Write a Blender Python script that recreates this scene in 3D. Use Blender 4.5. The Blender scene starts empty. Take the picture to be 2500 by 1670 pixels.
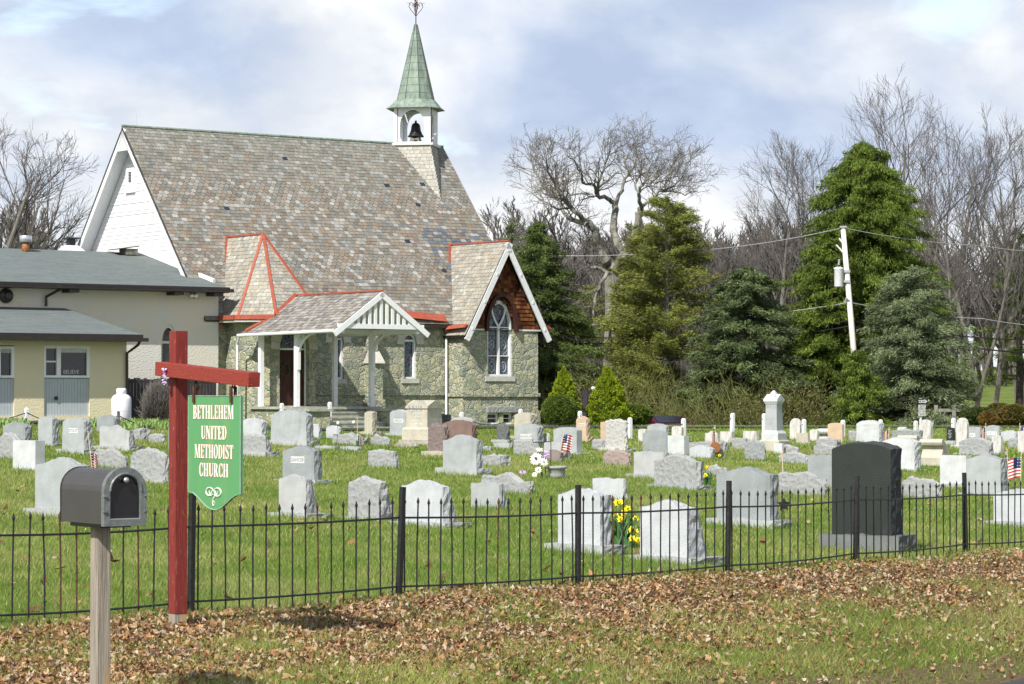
import bpy, math, random
import numpy as np
from mathutils import Vector, Matrix
from mathutils.geometry import tessellate_polygon
random.seed(7); rng = np.random.default_rng(7)
R = math.radians
S = bpy.context.scene
# ------------------------------------------------------------------ camera
F = 6600.0; EYE = 1.75; PITCH = math.atan(130/F)
cam = bpy.data.cameras.new('camera'); co = bpy.data.objects.new('camera', cam)
S.collection.objects.link(co); S.camera = co
cam.sensor_width = 36; cam.lens = F/2500*36; cam.clip_start = .1; cam.clip_end = 5000
co.location = (0, 0, EYE); co.rotation_euler = (math.pi/2+PITCH, 0, 0)
# ------------------------------------------------------------------ sun and sky
SUN_EL = R(45); sd = Vector((-.48, -.876, 0)).normalized()
sdir = Vector((sd.x*math.cos(SUN_EL), sd.y*math.cos(SUN_EL), math.sin(SUN_EL)))
sl = bpy.data.lights.new('sun', 'SUN'); so = bpy.data.objects.new('sun', sl); S.collection.objects.link(so)
sl.energy = 5.0; sl.angle = R(.5); sl.color = (1, .955, .88)
so.rotation_euler = sdir.to_track_quat('Z', 'Y').to_euler(); so.location = (-20, -20, 40)
W = bpy.data.worlds.new('World'); S.world = W; W.use_nodes = True
nt = W.node_tree; nt.nodes.clear()
def wn(t, **k):
    n = nt.nodes.new(t)
    for a, b in k.items(): setattr(n, a, b)
    return n
L = nt.links.new
sky = wn('ShaderNodeTexSky', sky_type='NISHITA', sun_disc=False)
sky.sun_elevation = SUN_EL; sky.sun_rotation = math.atan2(sd.x, sd.y); sky.air_density = 1.0
tc = wn('ShaderNodeTexCoord')
def wnoise(scale, det, rough, off=(0, 0, 0), dist=0, sc=(1, 1, 1)):
    m = wn('ShaderNodeMapping'); L(tc.outputs['Generated'], m.inputs[0])
    m.inputs['Location'].default_value = off; m.inputs['Scale'].default_value = sc
    n = wn('ShaderNodeTexNoise'); n.inputs['Scale'].default_value = scale
    n.inputs['Detail'].default_value = det; n.inputs['Roughness'].default_value = rough
    n.inputs['Distortion'].default_value = dist; L(m.outputs[0], n.inputs[0]); return n.outputs['Fac']
def wramp(fac, stops):
    r = wn('ShaderNodeValToRGB'); L(fac, r.inputs[0]); e = r.color_ramp.elements
    while len(e) < len(stops): e.new(.5)
    for i, (p, c) in enumerate(stops): e[i].position = p; e[i].color = (*c, 1)
    return r.outputs[0]
def wmix(fac, a, b):
    m = wn('ShaderNodeMix', data_type='RGBA')
    L(fac, m.inputs[0])
    for v, i in ((a, 6), (b, 7)):
        if isinstance(v, tuple): m.inputs[i].default_value = (*v, 1)
        else: L(v, m.inputs[i])
    return m.outputs[2]
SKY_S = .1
cl = wramp(wnoise(7.5, 10, .5, (3.1, .4, 1.2), .4, (1, 1, 2.0)),
           [(.33, (4.6, 5.4, 6.9)), (.43, (5.9, 6.4, 7.3)), (.50, (7.1, 7.35, 7.7)), (.58, (8.1, 8.15, 8.2))])
cl2 = wramp(wnoise(17, 10, .55, (8.3, 5.4, 2.2), .1, (1, 1, 1.7)), [(.38, (.86, .89, .94)), (.49, (.98, .99, 1.0)), (.58, (1.10, 1.09, 1.07))])
mul = wn('ShaderNodeMix', data_type='RGBA', blend_type='MULTIPLY'); mul.inputs[0].default_value = 1
L(cl, mul.inputs[6]); L(cl2, mul.inputs[7])
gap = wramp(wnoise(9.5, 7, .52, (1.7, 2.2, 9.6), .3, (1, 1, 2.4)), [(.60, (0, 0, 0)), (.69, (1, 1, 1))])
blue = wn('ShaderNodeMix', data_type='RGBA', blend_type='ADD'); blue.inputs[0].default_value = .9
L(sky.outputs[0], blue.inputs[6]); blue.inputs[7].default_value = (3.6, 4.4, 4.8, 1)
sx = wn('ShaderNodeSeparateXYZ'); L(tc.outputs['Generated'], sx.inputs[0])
hi_ = wn('ShaderNodeMapRange'); L(sx.outputs[2], hi_.inputs[0]); hi_.inputs[1].default_value = .26; hi_.inputs[2].default_value = .55; hi_.inputs[4].default_value = .85  # unseen sky overhead cleared to blue, added to lower the ambient fill
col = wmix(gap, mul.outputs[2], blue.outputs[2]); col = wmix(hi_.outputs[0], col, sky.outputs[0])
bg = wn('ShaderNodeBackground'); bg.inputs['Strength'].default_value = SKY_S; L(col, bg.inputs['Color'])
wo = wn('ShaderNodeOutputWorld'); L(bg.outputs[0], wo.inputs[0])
S.view_settings.view_transform = 'Standard'; S.view_settings.look = 'None'
S.view_settings.exposure = .33; S.view_settings.gamma = 1
# ------------------------------------------------------------------ geometry of the place
def px(x, y, D):            # point seen at photo pixel x, y, D metres ahead
    u = (x-1250)/F; v = (835-y)/F
    wy = math.cos(PITCH)-v*math.sin(PITCH); wz = math.sin(PITCH)+v*math.cos(PITCH)
    return Vector((u/wy*D, D, EYE+wz/wy*D))
def sstep(t): t = np.clip(t, 0, 1); return t*t*(3-2*t)
def fenceD(X): return np.clip(24.55+1.36*np.asarray(X, float), 18, 42)
def ground(X, Y):           # world height of the ground
    X = np.asarray(X, float); Y = np.asarray(Y, float)
    zf = -1.755-.027*np.clip(X, 0, 8)+.03*np.clip(-X-2.2, 0, 5)
    zc = np.where(X < 0, -1.08+.0034*np.clip(X, -11, 0)**2, -1.08-.05*np.clip(X/6, 0, 1))
    df = fenceD(X); t = (Y-df)/(92-df)
    z = zf+(zc-zf)*np.clip(t, 0, 1)
    z = z-1.15*sstep((Y-98)/10)*sstep((X-1.0)/4+.3)
    z = z+np.clip(Y-128, 0, 100)*.036+np.clip(Y-228, 0, 400)*.012
    b = np.clip(df-Y-.3, 0, 9)*np.clip(.03+.006*X, .012, .05)                   # bank falling from fence to road
    z = z-b+.02*np.sin(X*1.7+Y*.9)*np.exp(-((Y-25)/15)**2)
    return z+1.75
def _ss(t): t = min(1, max(0, t)); return t*t*(3-2*t)
def gz(x, y):               # the same, for one point
    zf = -1.755-.027*min(8, max(0, x))+.03*min(5, max(0, -x-2.2)); zc = -1.08+.0034*min(0, max(-11, x))**2 if x < 0 else -1.08-.05*min(1, x/6)
    df = min(42, max(18, 24.55+1.36*x)); z = zf+(zc-zf)*min(1, max(0, (y-df)/(92-df)))
    z -= 1.15*_ss((y-98)/10)*_ss((x-1.0)/4+.3); z += min(100, max(0, y-128))*.036+min(400, max(0, y-228))*.012
    return z-min(9, max(0, df-y-.3))*min(.05, max(.012, .03+.006*x))+.02*math.sin(x*1.7+y*.9)*math.exp(-((y-25)/15)**2)+1.75
def ray_ground(x, y, d0=12):
    D = d0
    while D < 130:
        p = px(x, y, D)
        if p.z <= gz(p.x, p.y): return p
        D += .1
    return px(x, y, 100)
U = Vector((.812, .584, 0)).normalized(); N = Vector((U.y, -U.x, 0))    # church axes: along and towards the camera
F0 = Vector((-10.365, 90.04, 0)); ZB = .65                             # church corner, its ground
CH_RZ = math.atan2(U.y, U.x)
def ch(x, y, b):            # photo pixel on the vertical plane b -> local (a, z)
    r = (x-1250)/F
    a = (r*(F0.y+N.y*b)-(F0.x+N.x*b))/(U.x-U.y*r)
    D = F0.y+U.y*a+N.y*b
    return a, px(x, y, D).z-ZB
# ------------------------------------------------------------------ materials
def vnoise(x, y, s=0):
    xi = np.floor(x).astype(np.int64); yi = np.floor(y).astype(np.int64); fx = x-xi; fy = y-yi
    fx = fx*fx*(3-2*fx); fy = fy*fy*(3-2*fy)
    def h(a, b):
        n = (a*374761393+b*668265263+s*1442695041) & 0xffffffff
        n = ((n ^ (n >> 13))*1274126177) & 0xffffffff
        return ((n ^ (n >> 16)) & 0xffff)/65535.0
    return (h(xi, yi)*(1-fx)+h(xi+1, yi)*fx)*(1-fy)+(h(xi, yi+1)*(1-fx)+h(xi+1, yi+1)*fx)*fy
class Mat:
    def __init__(s, name, rough=.8, metal=0, spec=.3):
        s.m = bpy.data.materials.new(name); s.m.use_nodes = True; s.t = s.m.node_tree
        s.b = s.t.nodes['Principled BSDF']; s.b.inputs['Roughness'].default_value = rough
        s.b.inputs['Metallic'].default_value = metal; s.b.inputs['Specular IOR Level'].default_value = spec
        s._tc = None
    def n(s, t, **k):
        n = s.t.nodes.new(t)
        for a, b in k.items(): setattr(n, a, b)
        return n
    def l(s, a, b): s.t.links.new(a, b)
    def co(s, scale=(1, 1, 1)):
        tcn = s.n('ShaderNodeTexCoord'); m = s.n('ShaderNodeMapping'); m.inputs['Scale'].default_value = scale
        s.l(tcn.outputs['Object'], m.inputs[0]); return m.outputs[0]
    def noise(s, scale, det=4, rough=.55, sc=(1, 1, 1)):
        n = s.n('ShaderNodeTexNoise'); n.inputs['Scale'].default_value = scale; n.inputs['Detail'].default_value = det
        n.inputs['Roughness'].default_value = rough; s.l(s.co(sc), n.inputs[0]); return n.outputs['Fac']
    def vor(s, scale, feature='F1', sc=(1, 1, 1), out='Color', vec=None):
        n = s.n('ShaderNodeTexVoronoi', feature=feature); n.inputs['Scale'].default_value = scale
        s.l(vec if vec else s.co(sc), n.inputs[0]); return n.outputs[out]
    def ramp(s, fac, stops):
        r = s.n('ShaderNodeValToRGB'); s.l(fac, r.inputs[0]); e = r.color_ramp.elements
        while len(e) < len(stops): e.new(.5)
        for i, (p, c) in enumerate(stops):
            e[i].position = p; e[i].color = (*(c if isinstance(c, tuple) else (c, c, c)), 1)
        return r.outputs[0]
    def mix(s, fac, a, b, mode='MIX'):
        m = s.n('ShaderNodeMix', data_type='RGBA', blend_type=mode)
        for v, i in ((fac, 0), (a, 6), (b, 7)):
            if isinstance(v, (int, float)): m.inputs[i].default_value = v
            elif isinstance(v, tuple): m.inputs[i].default_value = (*v, 1)
            else: s.l(v, m.inputs[i])
        return m.outputs[2]
    def attr(s): n = s.n('ShaderNodeAttribute', attribute_name='Col'); return n.outputs['Color']
    def col(s, c):
        if isinstance(c, tuple): s.b.inputs['Base Color'].default_value = (*c, 1)
        else: s.l(c, s.b.inputs['Base Color'])
        return s
    def bump(s, h, dist=.01, st=1.0):
        b = s.n('ShaderNodeBump'); b.inputs['Distance'].default_value = dist; b.inputs['Strength'].default_value = st
        s.l(h, b.inputs['Height']); s.l(b.outputs[0], s.b.inputs['Normal']); return s
MATS = {}
def plain(name, c, rough=.7, var=.12, nscale=6, bump=0, metal=0, spec=.3, sc=(1, 1, 1)):
    m = Mat(name, rough, metal, spec)
    lo = tuple(v*(1-var) for v in c); hi = tuple(min(1, v*(1+var)) for v in c)
    f = m.noise(nscale, 6, .6, sc); m.col(m.ramp(f, [(.3, lo), (.7, hi)]))
    if bump: m.bump(f, bump)
    MATS[name] = m.m; return m.m
def granite(name, c, var=.35, stain=None, rough=.6, bump=.004, bscale=60):
    m = Mat(name, rough, spec=.35)
    sp = m.ramp(m.noise(95, 3, .7), [(.35, tuple(v*(1-var) for v in c)), (.62, tuple(min(.95, v*(1+var*.7)) for v in c))])
    bl = m.ramp(m.noise(3.5, 6, .6), [(.3, .78), (.65, 1.05)])
    o = m.mix(1.0, sp, bl, 'MULTIPLY')
    o = m.mix(m.ramp(m.noise(5.5, 7, .7), [(.60, 0.0), (.72, .35)]), o, (.30, .29, .22) if c[0] > .1 else (.07, .07, .065))
    o = m.mix(m.ramp(m.noise(4, 6, .65, (1, 1, .15)), [(.56, 0.0), (.75, .4)]), o, tuple(v*.55 for v in c))
    if stain:
        f = m.ramp(m.noise(9, 6, .65, (1, 1, .22)), [(.47, 0.0), (.66, 1.0)]); o = m.mix(f, o, stain)
    m.col(o); m.bump(m.noise(bscale, 5, .6), bump); MATS[name] = m.m; return m.m
def rockface(name, c, dist=.035):
    m = Mat(name, .85)
    f = m.noise(14, 7, .62); v = m.vor(11, 'F1', out='Distance')
    m.col(m.mix(1.0, m.ramp(m.noise(70, 3, .7), [(.3, tuple(x*.72 for x in c)), (.68, tuple(min(.9, x*1.18) for x in c))]),
                m.ramp(f, [(.25, .75), (.7, 1.05)]), 'MULTIPLY'))
    m.bump(m.mix(.5, f, v), dist); MATS[name] = m.m; return m.m
STONE = {'light': ((.43, .44, .445), None), 'pale': ((.50, .52, .545), None), 'gray': ((.30, .325, .335), None),
         'mid': ((.38, .405, .415), None), 'dark': ((.022, .028, .025), None), 'pink': ((.44, .35, .32), None), 'brown': ((.22, .145, .125), None),
         'marble': ((.60, .59, .565), (.33, .31, .27)), 'tan': ((.55, .42, .30), None), 'beige': ((.47, .44, .36), None),
         'slate': ((.17, .18, .18), None), 'white': ((.56, .58, .59), None), 'mauve': ((.27, .215, .205), None)}
for k, (c, st) in STONE.items():
    granite('granite_'+k, c, .25 if k not in ('dark', 'gray') else .42, st)
    rockface('rock_'+k, tuple(v*.8 for v in c) if k != 'dark' else (.05, .054, .058))  # rock colour lowered below the granite, shade of the rough sides put into it
plain('white_paint', (.78, .79, .80), .55, .06, 9)
plain('old_white', (.70, .71, .72), .7, .14, 12, .002)
plain('red_flashing', (.34, .085, .05), .6, .2, 5)
plain('iron', (.018, .018, .02), .5, .5, 25, .002, 0, .4)
plain('rust', (.075, .035, .02), .85, .5, 30, .003)
plain('dark_trim', (.022, .017, .014), .35, .3, 6, 0, 0, .5)
plain('copper', (.20, .255, .21), .65, .4, 7, .004, 0, .3, (1, 1, .25))
plain('copper_seam', (.09, .11, .09), .7, .3, 7)
plain('bronze', (.03, .028, .025), .45, .4, 12, 0, .6)
plain('glass_dark', (.018, .02, .026), .12, .4, 8, 0, 0, .6)
plain('asphalt', (.05, .05, .055), .9, .3, 60, .004)
plain('panel_gray', (.42, .46, .50), .6, .05, 4)
plain('door_wood', (.05, .017, .012), .6, .35, 14, 0, 0, .3, (1, 1, .2))
plain('fence_wood', (.05, .045, .05), .9, .4, 14, .004, 0, .2, (1, 1, .1))
plain('soil', (.16, .11, .08), .95, .35, 20, .02)
plain('step_stone', (.34, .35, .29), .85, .25, 5, .01)
plain('dressed_stone', (.50, .49, .43), .8, .15, 7, .006)
plain('bark', (.16, .147, .13), .95, .35, 9, .03, 0, .1, (1, 1, .3))
plain('bark_pale', (.21, .205, .175), .95, .55, 4.5, .04, 0, .1, (1, 1, .35))
plain('bark_dark', (.06, .05, .042), .95, .35, 9, .03)
plain('twigs', (.105, .095, .088), .95, .3, 3)
plain('pole_wood', (.68, .66, .61), .85, .15, 6, .006, 0, .2, (1, 1, .1))
plain('wire', (.34, .34, .35), .6, .2, 3)
plain('wire_black', (.02, .02, .02), .6, .2, 3)
plain('steel', (.55, .57, .60), .35, .2, 7, 0, .7)
plain('tank_white', (.80, .80, .82), .35, .04, 4, 0, 0, .5)
plain('rust_pipe', (.25, .11, .04), .7, .5, 8)
plain('car_paint', (.10, .010, .035), .22, .1, 3, 0, .3, .6)
plain('rubber', (.02, .02, .02), .8, .2, 9)
plain('terracotta_gray', (.34, .34, .33), .8, .15, 10, .004)
plain('petal_white', (.82, .79, .70), .7, .08, 10)
plain('petal_purple', (.13, .05, .42), .6, .2, 10)
plain('petal_lilac', (.52, .40, .62), .6, .2, 10)
plain('petal_yellow', (.85, .70, .02), .6, .15, 20)
plain('petal_orange', (.75, .33, .02), .6, .15, 20)
plain('leaf_daffodil', (.06, .14, .045), .55, .3, 14)
plain('flag_red', (.45, .035, .05), .8, .1); plain('flag_white', (.75, .72, .68), .8, .05); plain('flag_blue', (.03, .04, .13), .8, .1)
plain('stick_wood', (.55, .47, .33), .7, .1)
plain('medallion', (.28, .12, .045), .6, .3, 30, 0, .3)
plain('sign_black', (.02, .02, .02), .5, .1); plain('sign_white', (.62, .62, .6), .5, .08); plain('sign_metal', (.3, .3, .31), .5, .1)
plain('letter_white', (.78, .77, .68), .6, .07, 30); plain('letter_edge', (.42, .12, .07), .6, .1)
plain('stone_panel', (.60, .62, .62), .8, .06, 40); plain('stone_letter', (.27, .28, .29), .8, .1)
plain('sign_edge', (.26, .38, .29), .7, .15, 20); plain('mailbox_body', (.06, .056, .053), .42, .1, 5, 0, .1, .5)
plain('mailbox_trim', (.18, .20, .19), .5, .25, 25, .003, .3); plain('mailbox_door', (.012, .012, .014), .3, .3, 5, 0, 0, .5)
plain('green_plastic', (.04, .12, .07), .6, .2)
def m_sign():
    m = Mat('sign_green', .55)
    f = m.ramp(m.noise(5, 5, .6, (1, 1, .25)), [(.50, 0.0), (.72, .5)])
    m.col(m.mix(f, (.10, .30, .12), (.29, .39, .11))); MATS['sign_green'] = m.m
m_sign()
def m_red():
    m = Mat('red_wood', .7)
    g = m.ramp(m.noise(7, 7, .6, (1, 14, 14)), [(.3, (.16, .02, .015)), (.7, (.34, .055, .035))])
    w = m.ramp(m.noise(16, 6, .7, (1, 5, 5)), [(.60, 0.0), (.68, .7)])
    m.col(m.mix(w, g, (.42, .24, .18))); m.bump(m.noise(7, 7, .6, (1, 14, 14)), .006); MATS['red_wood'] = m.m
    m = Mat('red_post', .7)
    g = m.ramp(m.noise(7, 7, .6, (14, 14, .7)), [(.3, (.14, .018, .015)), (.7, (.27, .04, .03))])
    w = m.ramp(m.noise(13, 6, .7, (3, 3, .6)), [(.60, 0.0), (.68, .7)])
    m.col(m.mix(w, g, (.40, .26, .2))); m.bump(m.noise(7, 7, .6, (14, 14, .7)), .006); MATS['red_post'] = m.m
    m = Mat('weathered_wood', .9)
    g = m.ramp(m.noise(5, 8, .65, (16, 16, .6)), [(.3, (.17, .145, .115)), (.55, (.36, .32, .26)), (.75, (.46, .40, .32))])
    w = m.ramp(m.noise(3, 3, .5, (3, 3, .6)), [(.56, 0.0), (.66, .8)])
    m.col(m.mix(w, g, (.50, .30, .11))); m.bump(m.noise(5, 8, .65, (18, 18, .6)), .012); MATS['weathered_wood'] = m.m
m_red()
def m_serp():
    m = Mat('serpentine_stone', .9)
    cv = m.co((1, 1, 1.25))
    nz = m.n('ShaderNodeTexNoise'); nz.inputs['Scale'].default_value = 3.0; nz.inputs['Detail'].default_value = 3
    m.l(cv, nz.inputs[0])
    ad = m.n('ShaderNodeVectorMath', operation='MULTIPLY_ADD'); m.l(nz.outputs['Color'], ad.inputs[0]); ad.inputs[1].default_value = (.18, .18, .18); m.l(cv, ad.inputs[2])
    edge = m.vor(3.9, 'DISTANCE_TO_EDGE', out='Distance', vec=ad.outputs[0]); cell = m.vor(3.9, 'F1', vec=ad.outputs[0])
    sep = m.n('ShaderNodeSeparateColor'); m.l(cell, sep.inputs[0])
    c = m.ramp(sep.outputs[0], [(.0, (.27, .31, .25)), (.3, (.36, .39, .28)), (.55, (.46, .47, .31)), (.8, (.54, .52, .36)), (1, (.40, .41, .36))])
    c = m.mix(1.0, c, m.ramp(m.noise(16, 6, .65), [(.3, .68), (.7, 1.12)]), 'MULTIPLY')
    mor = m.ramp(edge, [(.02, 1.0), (.045, 0.0)])
    m.col(m.mix(mor, c, (.52, .52, .44)))
    h = m.mix(.72, m.ramp(edge, [(.01, 0.0), (.09, 1.0)]), m.noise(7, 7, .68)); m.bump(h, .15, 1.0); MATS['serpentine_stone'] = m.m
m_serp()
def m_stucco(name, c, c2):
    m = Mat(name, .9)
    f = m.ramp(m.noise(1.2, 6, .6, (1, 1, .5)), [(.38, 0.0), (.66, .8)])
    m.col(m.mix(f, c, c2)); m.bump(m.noise(15, 4, .6), .022); MATS[name] = m.m
m_stucco('stucco_gray', (.66, .65, .60), (.72, .65, .52)); m_stucco('stucco_tan', (.70, .62, .42), (.64, .60, .46))
def m_attr(name, rough=.85, spec=.2, nvar=.25, bump=0, scale=18, sc=(1, 1, 1), trans=0):
    m = Mat(name, rough, spec=spec)
    f = m.noise(scale, 5, .6, sc)
    c = m.mix(1.0, m.attr(), m.ramp(f, [(.3, 1-nvar), (.7, 1+nvar*.3)]), 'MULTIPLY'); m.col(c)
    if bump: m.bump(f, bump)
    if trans:
        t = m.n('ShaderNodeBsdfTranslucent'); m.l(c, t.inputs[0]); mx = m.n('ShaderNodeMixShader'); mx.inputs[0].default_value = trans
        o = m.t.nodes['Material Output']; m.l(m.b.outputs[0], mx.inputs[1]); m.l(t.outputs[0], mx.inputs[2]); m.l(mx.outputs[0], o.inputs[0])
    MATS[name] = m.m
m_attr('slate', .7, .35, .35, .004); m_attr('wood_shingle', .8, .2, .45, .006, 10, (1, 1, .3)); m_attr('siding', .6, .3, .04)
m_attr('foliage', .7, .2, .2, 0, 6, trans=.12); m_attr('grass_blade', .75, .15, .1, 0, 2, trans=.3); m_attr('dead_leaf', .8, .2, .3, 0, 60, trans=.15)
def m_asph_shingle():
    m = Mat('roof_shingle', .9)
    b = m.n('ShaderNodeTexBrick'); b.inputs['Scale'].default_value = 1; b.offset = .37
    b.inputs['Brick Width'].default_value = .55; b.inputs['Row Height'].default_value = .14; b.inputs['Mortar Size'].default_value = .004
    b.inputs['Color1'].default_value = (.085, .11, .11, 1); b.inputs['Color2'].default_value = (.15, .185, .18, 1); b.inputs['Mortar'].default_value = (.08, .1, .1, 1)
    m.l(m.co(), b.inputs[0])
    c = m.mix(.6, b.outputs[0], m.ramp(m.noise(5, 6, .7, (1, 7, 1)), [(.3, (.085, .095, .095)), (.5, (.145, .165, .16)), (.72, (.24, .26, .25))])); m.col(c)
    MATS['roof_shingle'] = m.m
m_asph_shingle()
def m_glass():      # leaded stained glass seen from outside
    m = Mat('leaded_glass', .25, spec=.5)
    v = m.vor(7, 'DISTANCE_TO_EDGE', (1, 1, 1), 'Distance'); cell = m.vor(7, 'F1', (1, 1, 1)); n = m.noise(30, 4, .6)
    base = m.mix(.82, cell, (.035, .045, .06)); base = m.mix(1.0, base, (.34, .42, .52), 'MULTIPLY')
    m.col(m.mix(m.ramp(v, [(.02, 1.0), (.05, 0.0)]), base, (.19, .22, .26))); MATS['leaded_glass'] = m.m
m_glass()
def m_ground():
    m = Mat('ground', .95, spec=.1)
    tcn = m.n('ShaderNodeTexCoord'); sep = m.n('ShaderNodeSeparateXYZ'); m.l(tcn.outputs['Object'], sep.inputs[0])
    g = m.ramp(m.noise(.55, 8, .65), [(.32, (.10, .155, .03)), (.5, (.15, .20, .045)), (.66, (.22, .23, .09)), (.8, (.26, .23, .12))])
    g = m.mix(1.0, g, m.ramp(m.noise(9, 5, .7), [(.3, .65), (.7, 1.15)]), 'MULTIPLY')
    br = m.ramp(m.noise(30, 6, .7), [(.3, (.05, .032, .02)), (.5, (.13, .10, .05)), (.7, (.22, .18, .09))])
    ma = m.n('ShaderNodeMath', operation='MULTIPLY_ADD'); m.l(sep.outputs[0], ma.inputs[0]); ma.inputs[1].default_value = 1.36; ma.inputs[2].default_value = 24.4
    sb = m.n('ShaderNodeMath', operation='SUBTRACT'); m.l(ma.outputs[0], sb.inputs[0]); m.l(sep.outputs[1], sb.inputs[1])
    ad = m.n('ShaderNodeMath', operation='MULTIPLY_ADD'); m.l(m.noise(2.5, 4), ad.inputs[0]); ad.inputs[1].default_value = .8; m.l(sb.outputs[0], ad.inputs[2])
    f = m.ramp(ad.outputs[0], [(.35, 0.0), (.75, 1.0)])
    m.col(m.mix(f, g, br)); m.bump(m.noise(25, 6, .7), .02); MATS['ground'] = m.m
m_ground()
# ------------------------------------------------------------------ mesh helpers
def tag(o, label=None, cat=None, group=None, kind=None):
    if label: o['label'] = label
    if cat: o['category'] = cat
    if group: o['group'] = group
    if kind: o['kind'] = kind
    return o
def empty(name, loc=(0, 0, 0), rz=0, label=None, cat=None, group=None):
    o = bpy.data.objects.new(name, None); S.collection.objects.link(o); o.location = loc; o.rotation_euler = (0, 0, rz)
    o.empty_display_size = .2
    return tag(o, label, cat, group)
class MB:
    def __init__(s): s.v = []; s.f = []; s.m = []; s.c = []; s.cur = 0; s.cc = (1, 1, 1)
    def add(s, vs, fs, mi=None, col=None):
        o = len(s.v); s.v += [tuple(v) for v in vs]; s.c += [col or s.cc]*len(vs)
        for f in fs: s.f.append(tuple(i+o for i in f)); s.m.append(s.cur if mi is None else mi)
        return s
    def box(s, x0, x1, y0, y1, z0, z1, mi=None):
        return s.add([(x0, y0, z0), (x1, y0, z0), (x1, y1, z0), (x0, y1, z0), (x0, y0, z1), (x1, y0, z1), (x1, y1, z1), (x0, y1, z1)],
                     [(0, 3, 2, 1), (4, 5, 6, 7), (0, 1, 5, 4), (1, 2, 6, 5), (2, 3, 7, 6), (3, 0, 4, 7)], mi)
    def hexa(s, p, mi=None):    # 8 points, bottom ring then top ring
        return s.add(p, [(0, 3, 2, 1), (4, 5, 6, 7), (0, 1, 5, 4), (1, 2, 6, 5), (2, 3, 7, 6), (3, 0, 4, 7)], mi)
    def beam(s, p0, p1, w, h, mi=None, up=(0, 0, 1)):
        p0, p1 = Vector(p0), Vector(p1); d = (p1-p0).normalized(); a = d.cross(Vector(up)).normalized(); b = a.cross(d)
        q = []
        for p in (p0, p1):
            q += [p-a*w/2-b*h/2, p+a*w/2-b*h/2, p+a*w/2+b*h/2, p-a*w/2+b*h/2]
        return s.add(q, [(0, 3, 2, 1), (4, 5, 6, 7), (0, 1, 5, 4), (1, 2, 6, 5), (2, 3, 7, 6), (3, 0, 4, 7)], mi)
    def tube(s, pts, rad, n=6, mi=None, cap=True):
        pts = [Vector(p) for p in pts]; k = len(pts)
        if not hasattr(rad, '__len__'): rad = [rad]*k
        vs = []; a = None
        for i, p in enumerate(pts):
            d = (pts[min(i+1, k-1)]-pts[max(i-1, 0)])
            d = d.normalized() if d.length > 1e-9 else Vector((0, 0, 1))
            if a is None: a = d.orthogonal().normalized()
            else:
                a = a-d*a.dot(d); a = a.normalized() if a.length > 1e-6 else d.orthogonal().normalized()
            b = d.cross(a)
            for j in range(n):
                t = 2*math.pi*j/n; vs.append(p+(a*math.cos(t)+b*math.sin(t))*rad[i])
        fs = [(i*n+j, i*n+(j+1) % n, (i+1)*n+(j+1) % n, (i+1)*n+j) for i in range(k-1) for j in range(n)]
        if cap: fs += [tuple(range(n))[::-1], tuple((k-1)*n+j for j in range(n))]
        return s.add(vs, fs, mi)
    def lathe(s, prof, n=16, c=(0, 0, 0), mi=None):
        vs = [(c[0]+r*math.cos(2*math.pi*j/n), c[1]+r*math.sin(2*math.pi*j/n), c[2]+z) for r, z in prof for j in range(n)]
        k = len(prof)
        fs = [(i*n+j, i*n+(j+1) % n, (i+1)*n+(j+1) % n, (i+1)*n+j) for i in range(k-1) for j in range(n)]
        fs += [tuple(range(n))[::-1], tuple((k-1)*n+j for j in range(n))]
        return s.add(vs, fs, mi)
    def panel(s, outer, holes=(), y=0, th=.1, mi=None, axis='y'):     # outline in (x, z), front at y, back at y+th
        loops = [list(outer)]+[list(h) for h in holes]
        flat = [p for l_ in loops for p in l_]
        tri = tessellate_polygon([[Vector((p[0], p[1], 0)) for p in l_] for l_ in loops])
        k = len(flat)
        def P(p, yy): return (p[0], yy, p[1]) if axis == 'y' else (yy, p[0], p[1])
        vs = [P(p, y) for p in flat]+[P(p, y+th) for p in flat]
        fs = [tuple(t) for t in tri]+[tuple(i+k for i in t)[::-1] for t in tri]
        o = 0
        for l_ in loops:
            m_ = len(l_)
            fs += [(o+i, o+(i+1) % m_, k+o+(i+1) % m_, k+o+i) for i in range(m_)]; o += m_
        return s.add(vs, fs, mi)
    def build(s, name, mats, parent=None, smooth=False, bevel=0, fix=True):
        me = bpy.data.meshes.new(name); me.from_pydata(s.v, [], s.f)
        if isinstance(mats, str): mats = [mats]
        for m_ in mats: me.materials.append(MATS[m_])
        me.polygons.foreach_set('material_index', s.m)
        if any(c != (1, 1, 1) for c in s.c):
            a = me.color_attributes.new('Col', 'FLOAT_COLOR', 'POINT')
            a.data.foreach_set('color', np.array([(*c, 1) for c in s.c], dtype=np.float32).ravel())
        if fix:
            import bmesh
            bm = bmesh.new(); bm.from_mesh(me); bmesh.ops.recalc_face_normals(bm, faces=bm.faces[:]); bm.to_mesh(me); bm.free()
        if smooth: me.polygons.foreach_set('use_smooth', [True]*len(me.polygons))
        me.update(); o = bpy.data.objects.new(name, me); S.collection.objects.link(o)
        if parent: o.parent = parent
        if bevel:
            md = o.modifiers.new('bevel', 'BEVEL'); md.width = bevel; md.segments = 2; md.limit_method = 'ANGLE'
        return o
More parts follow.
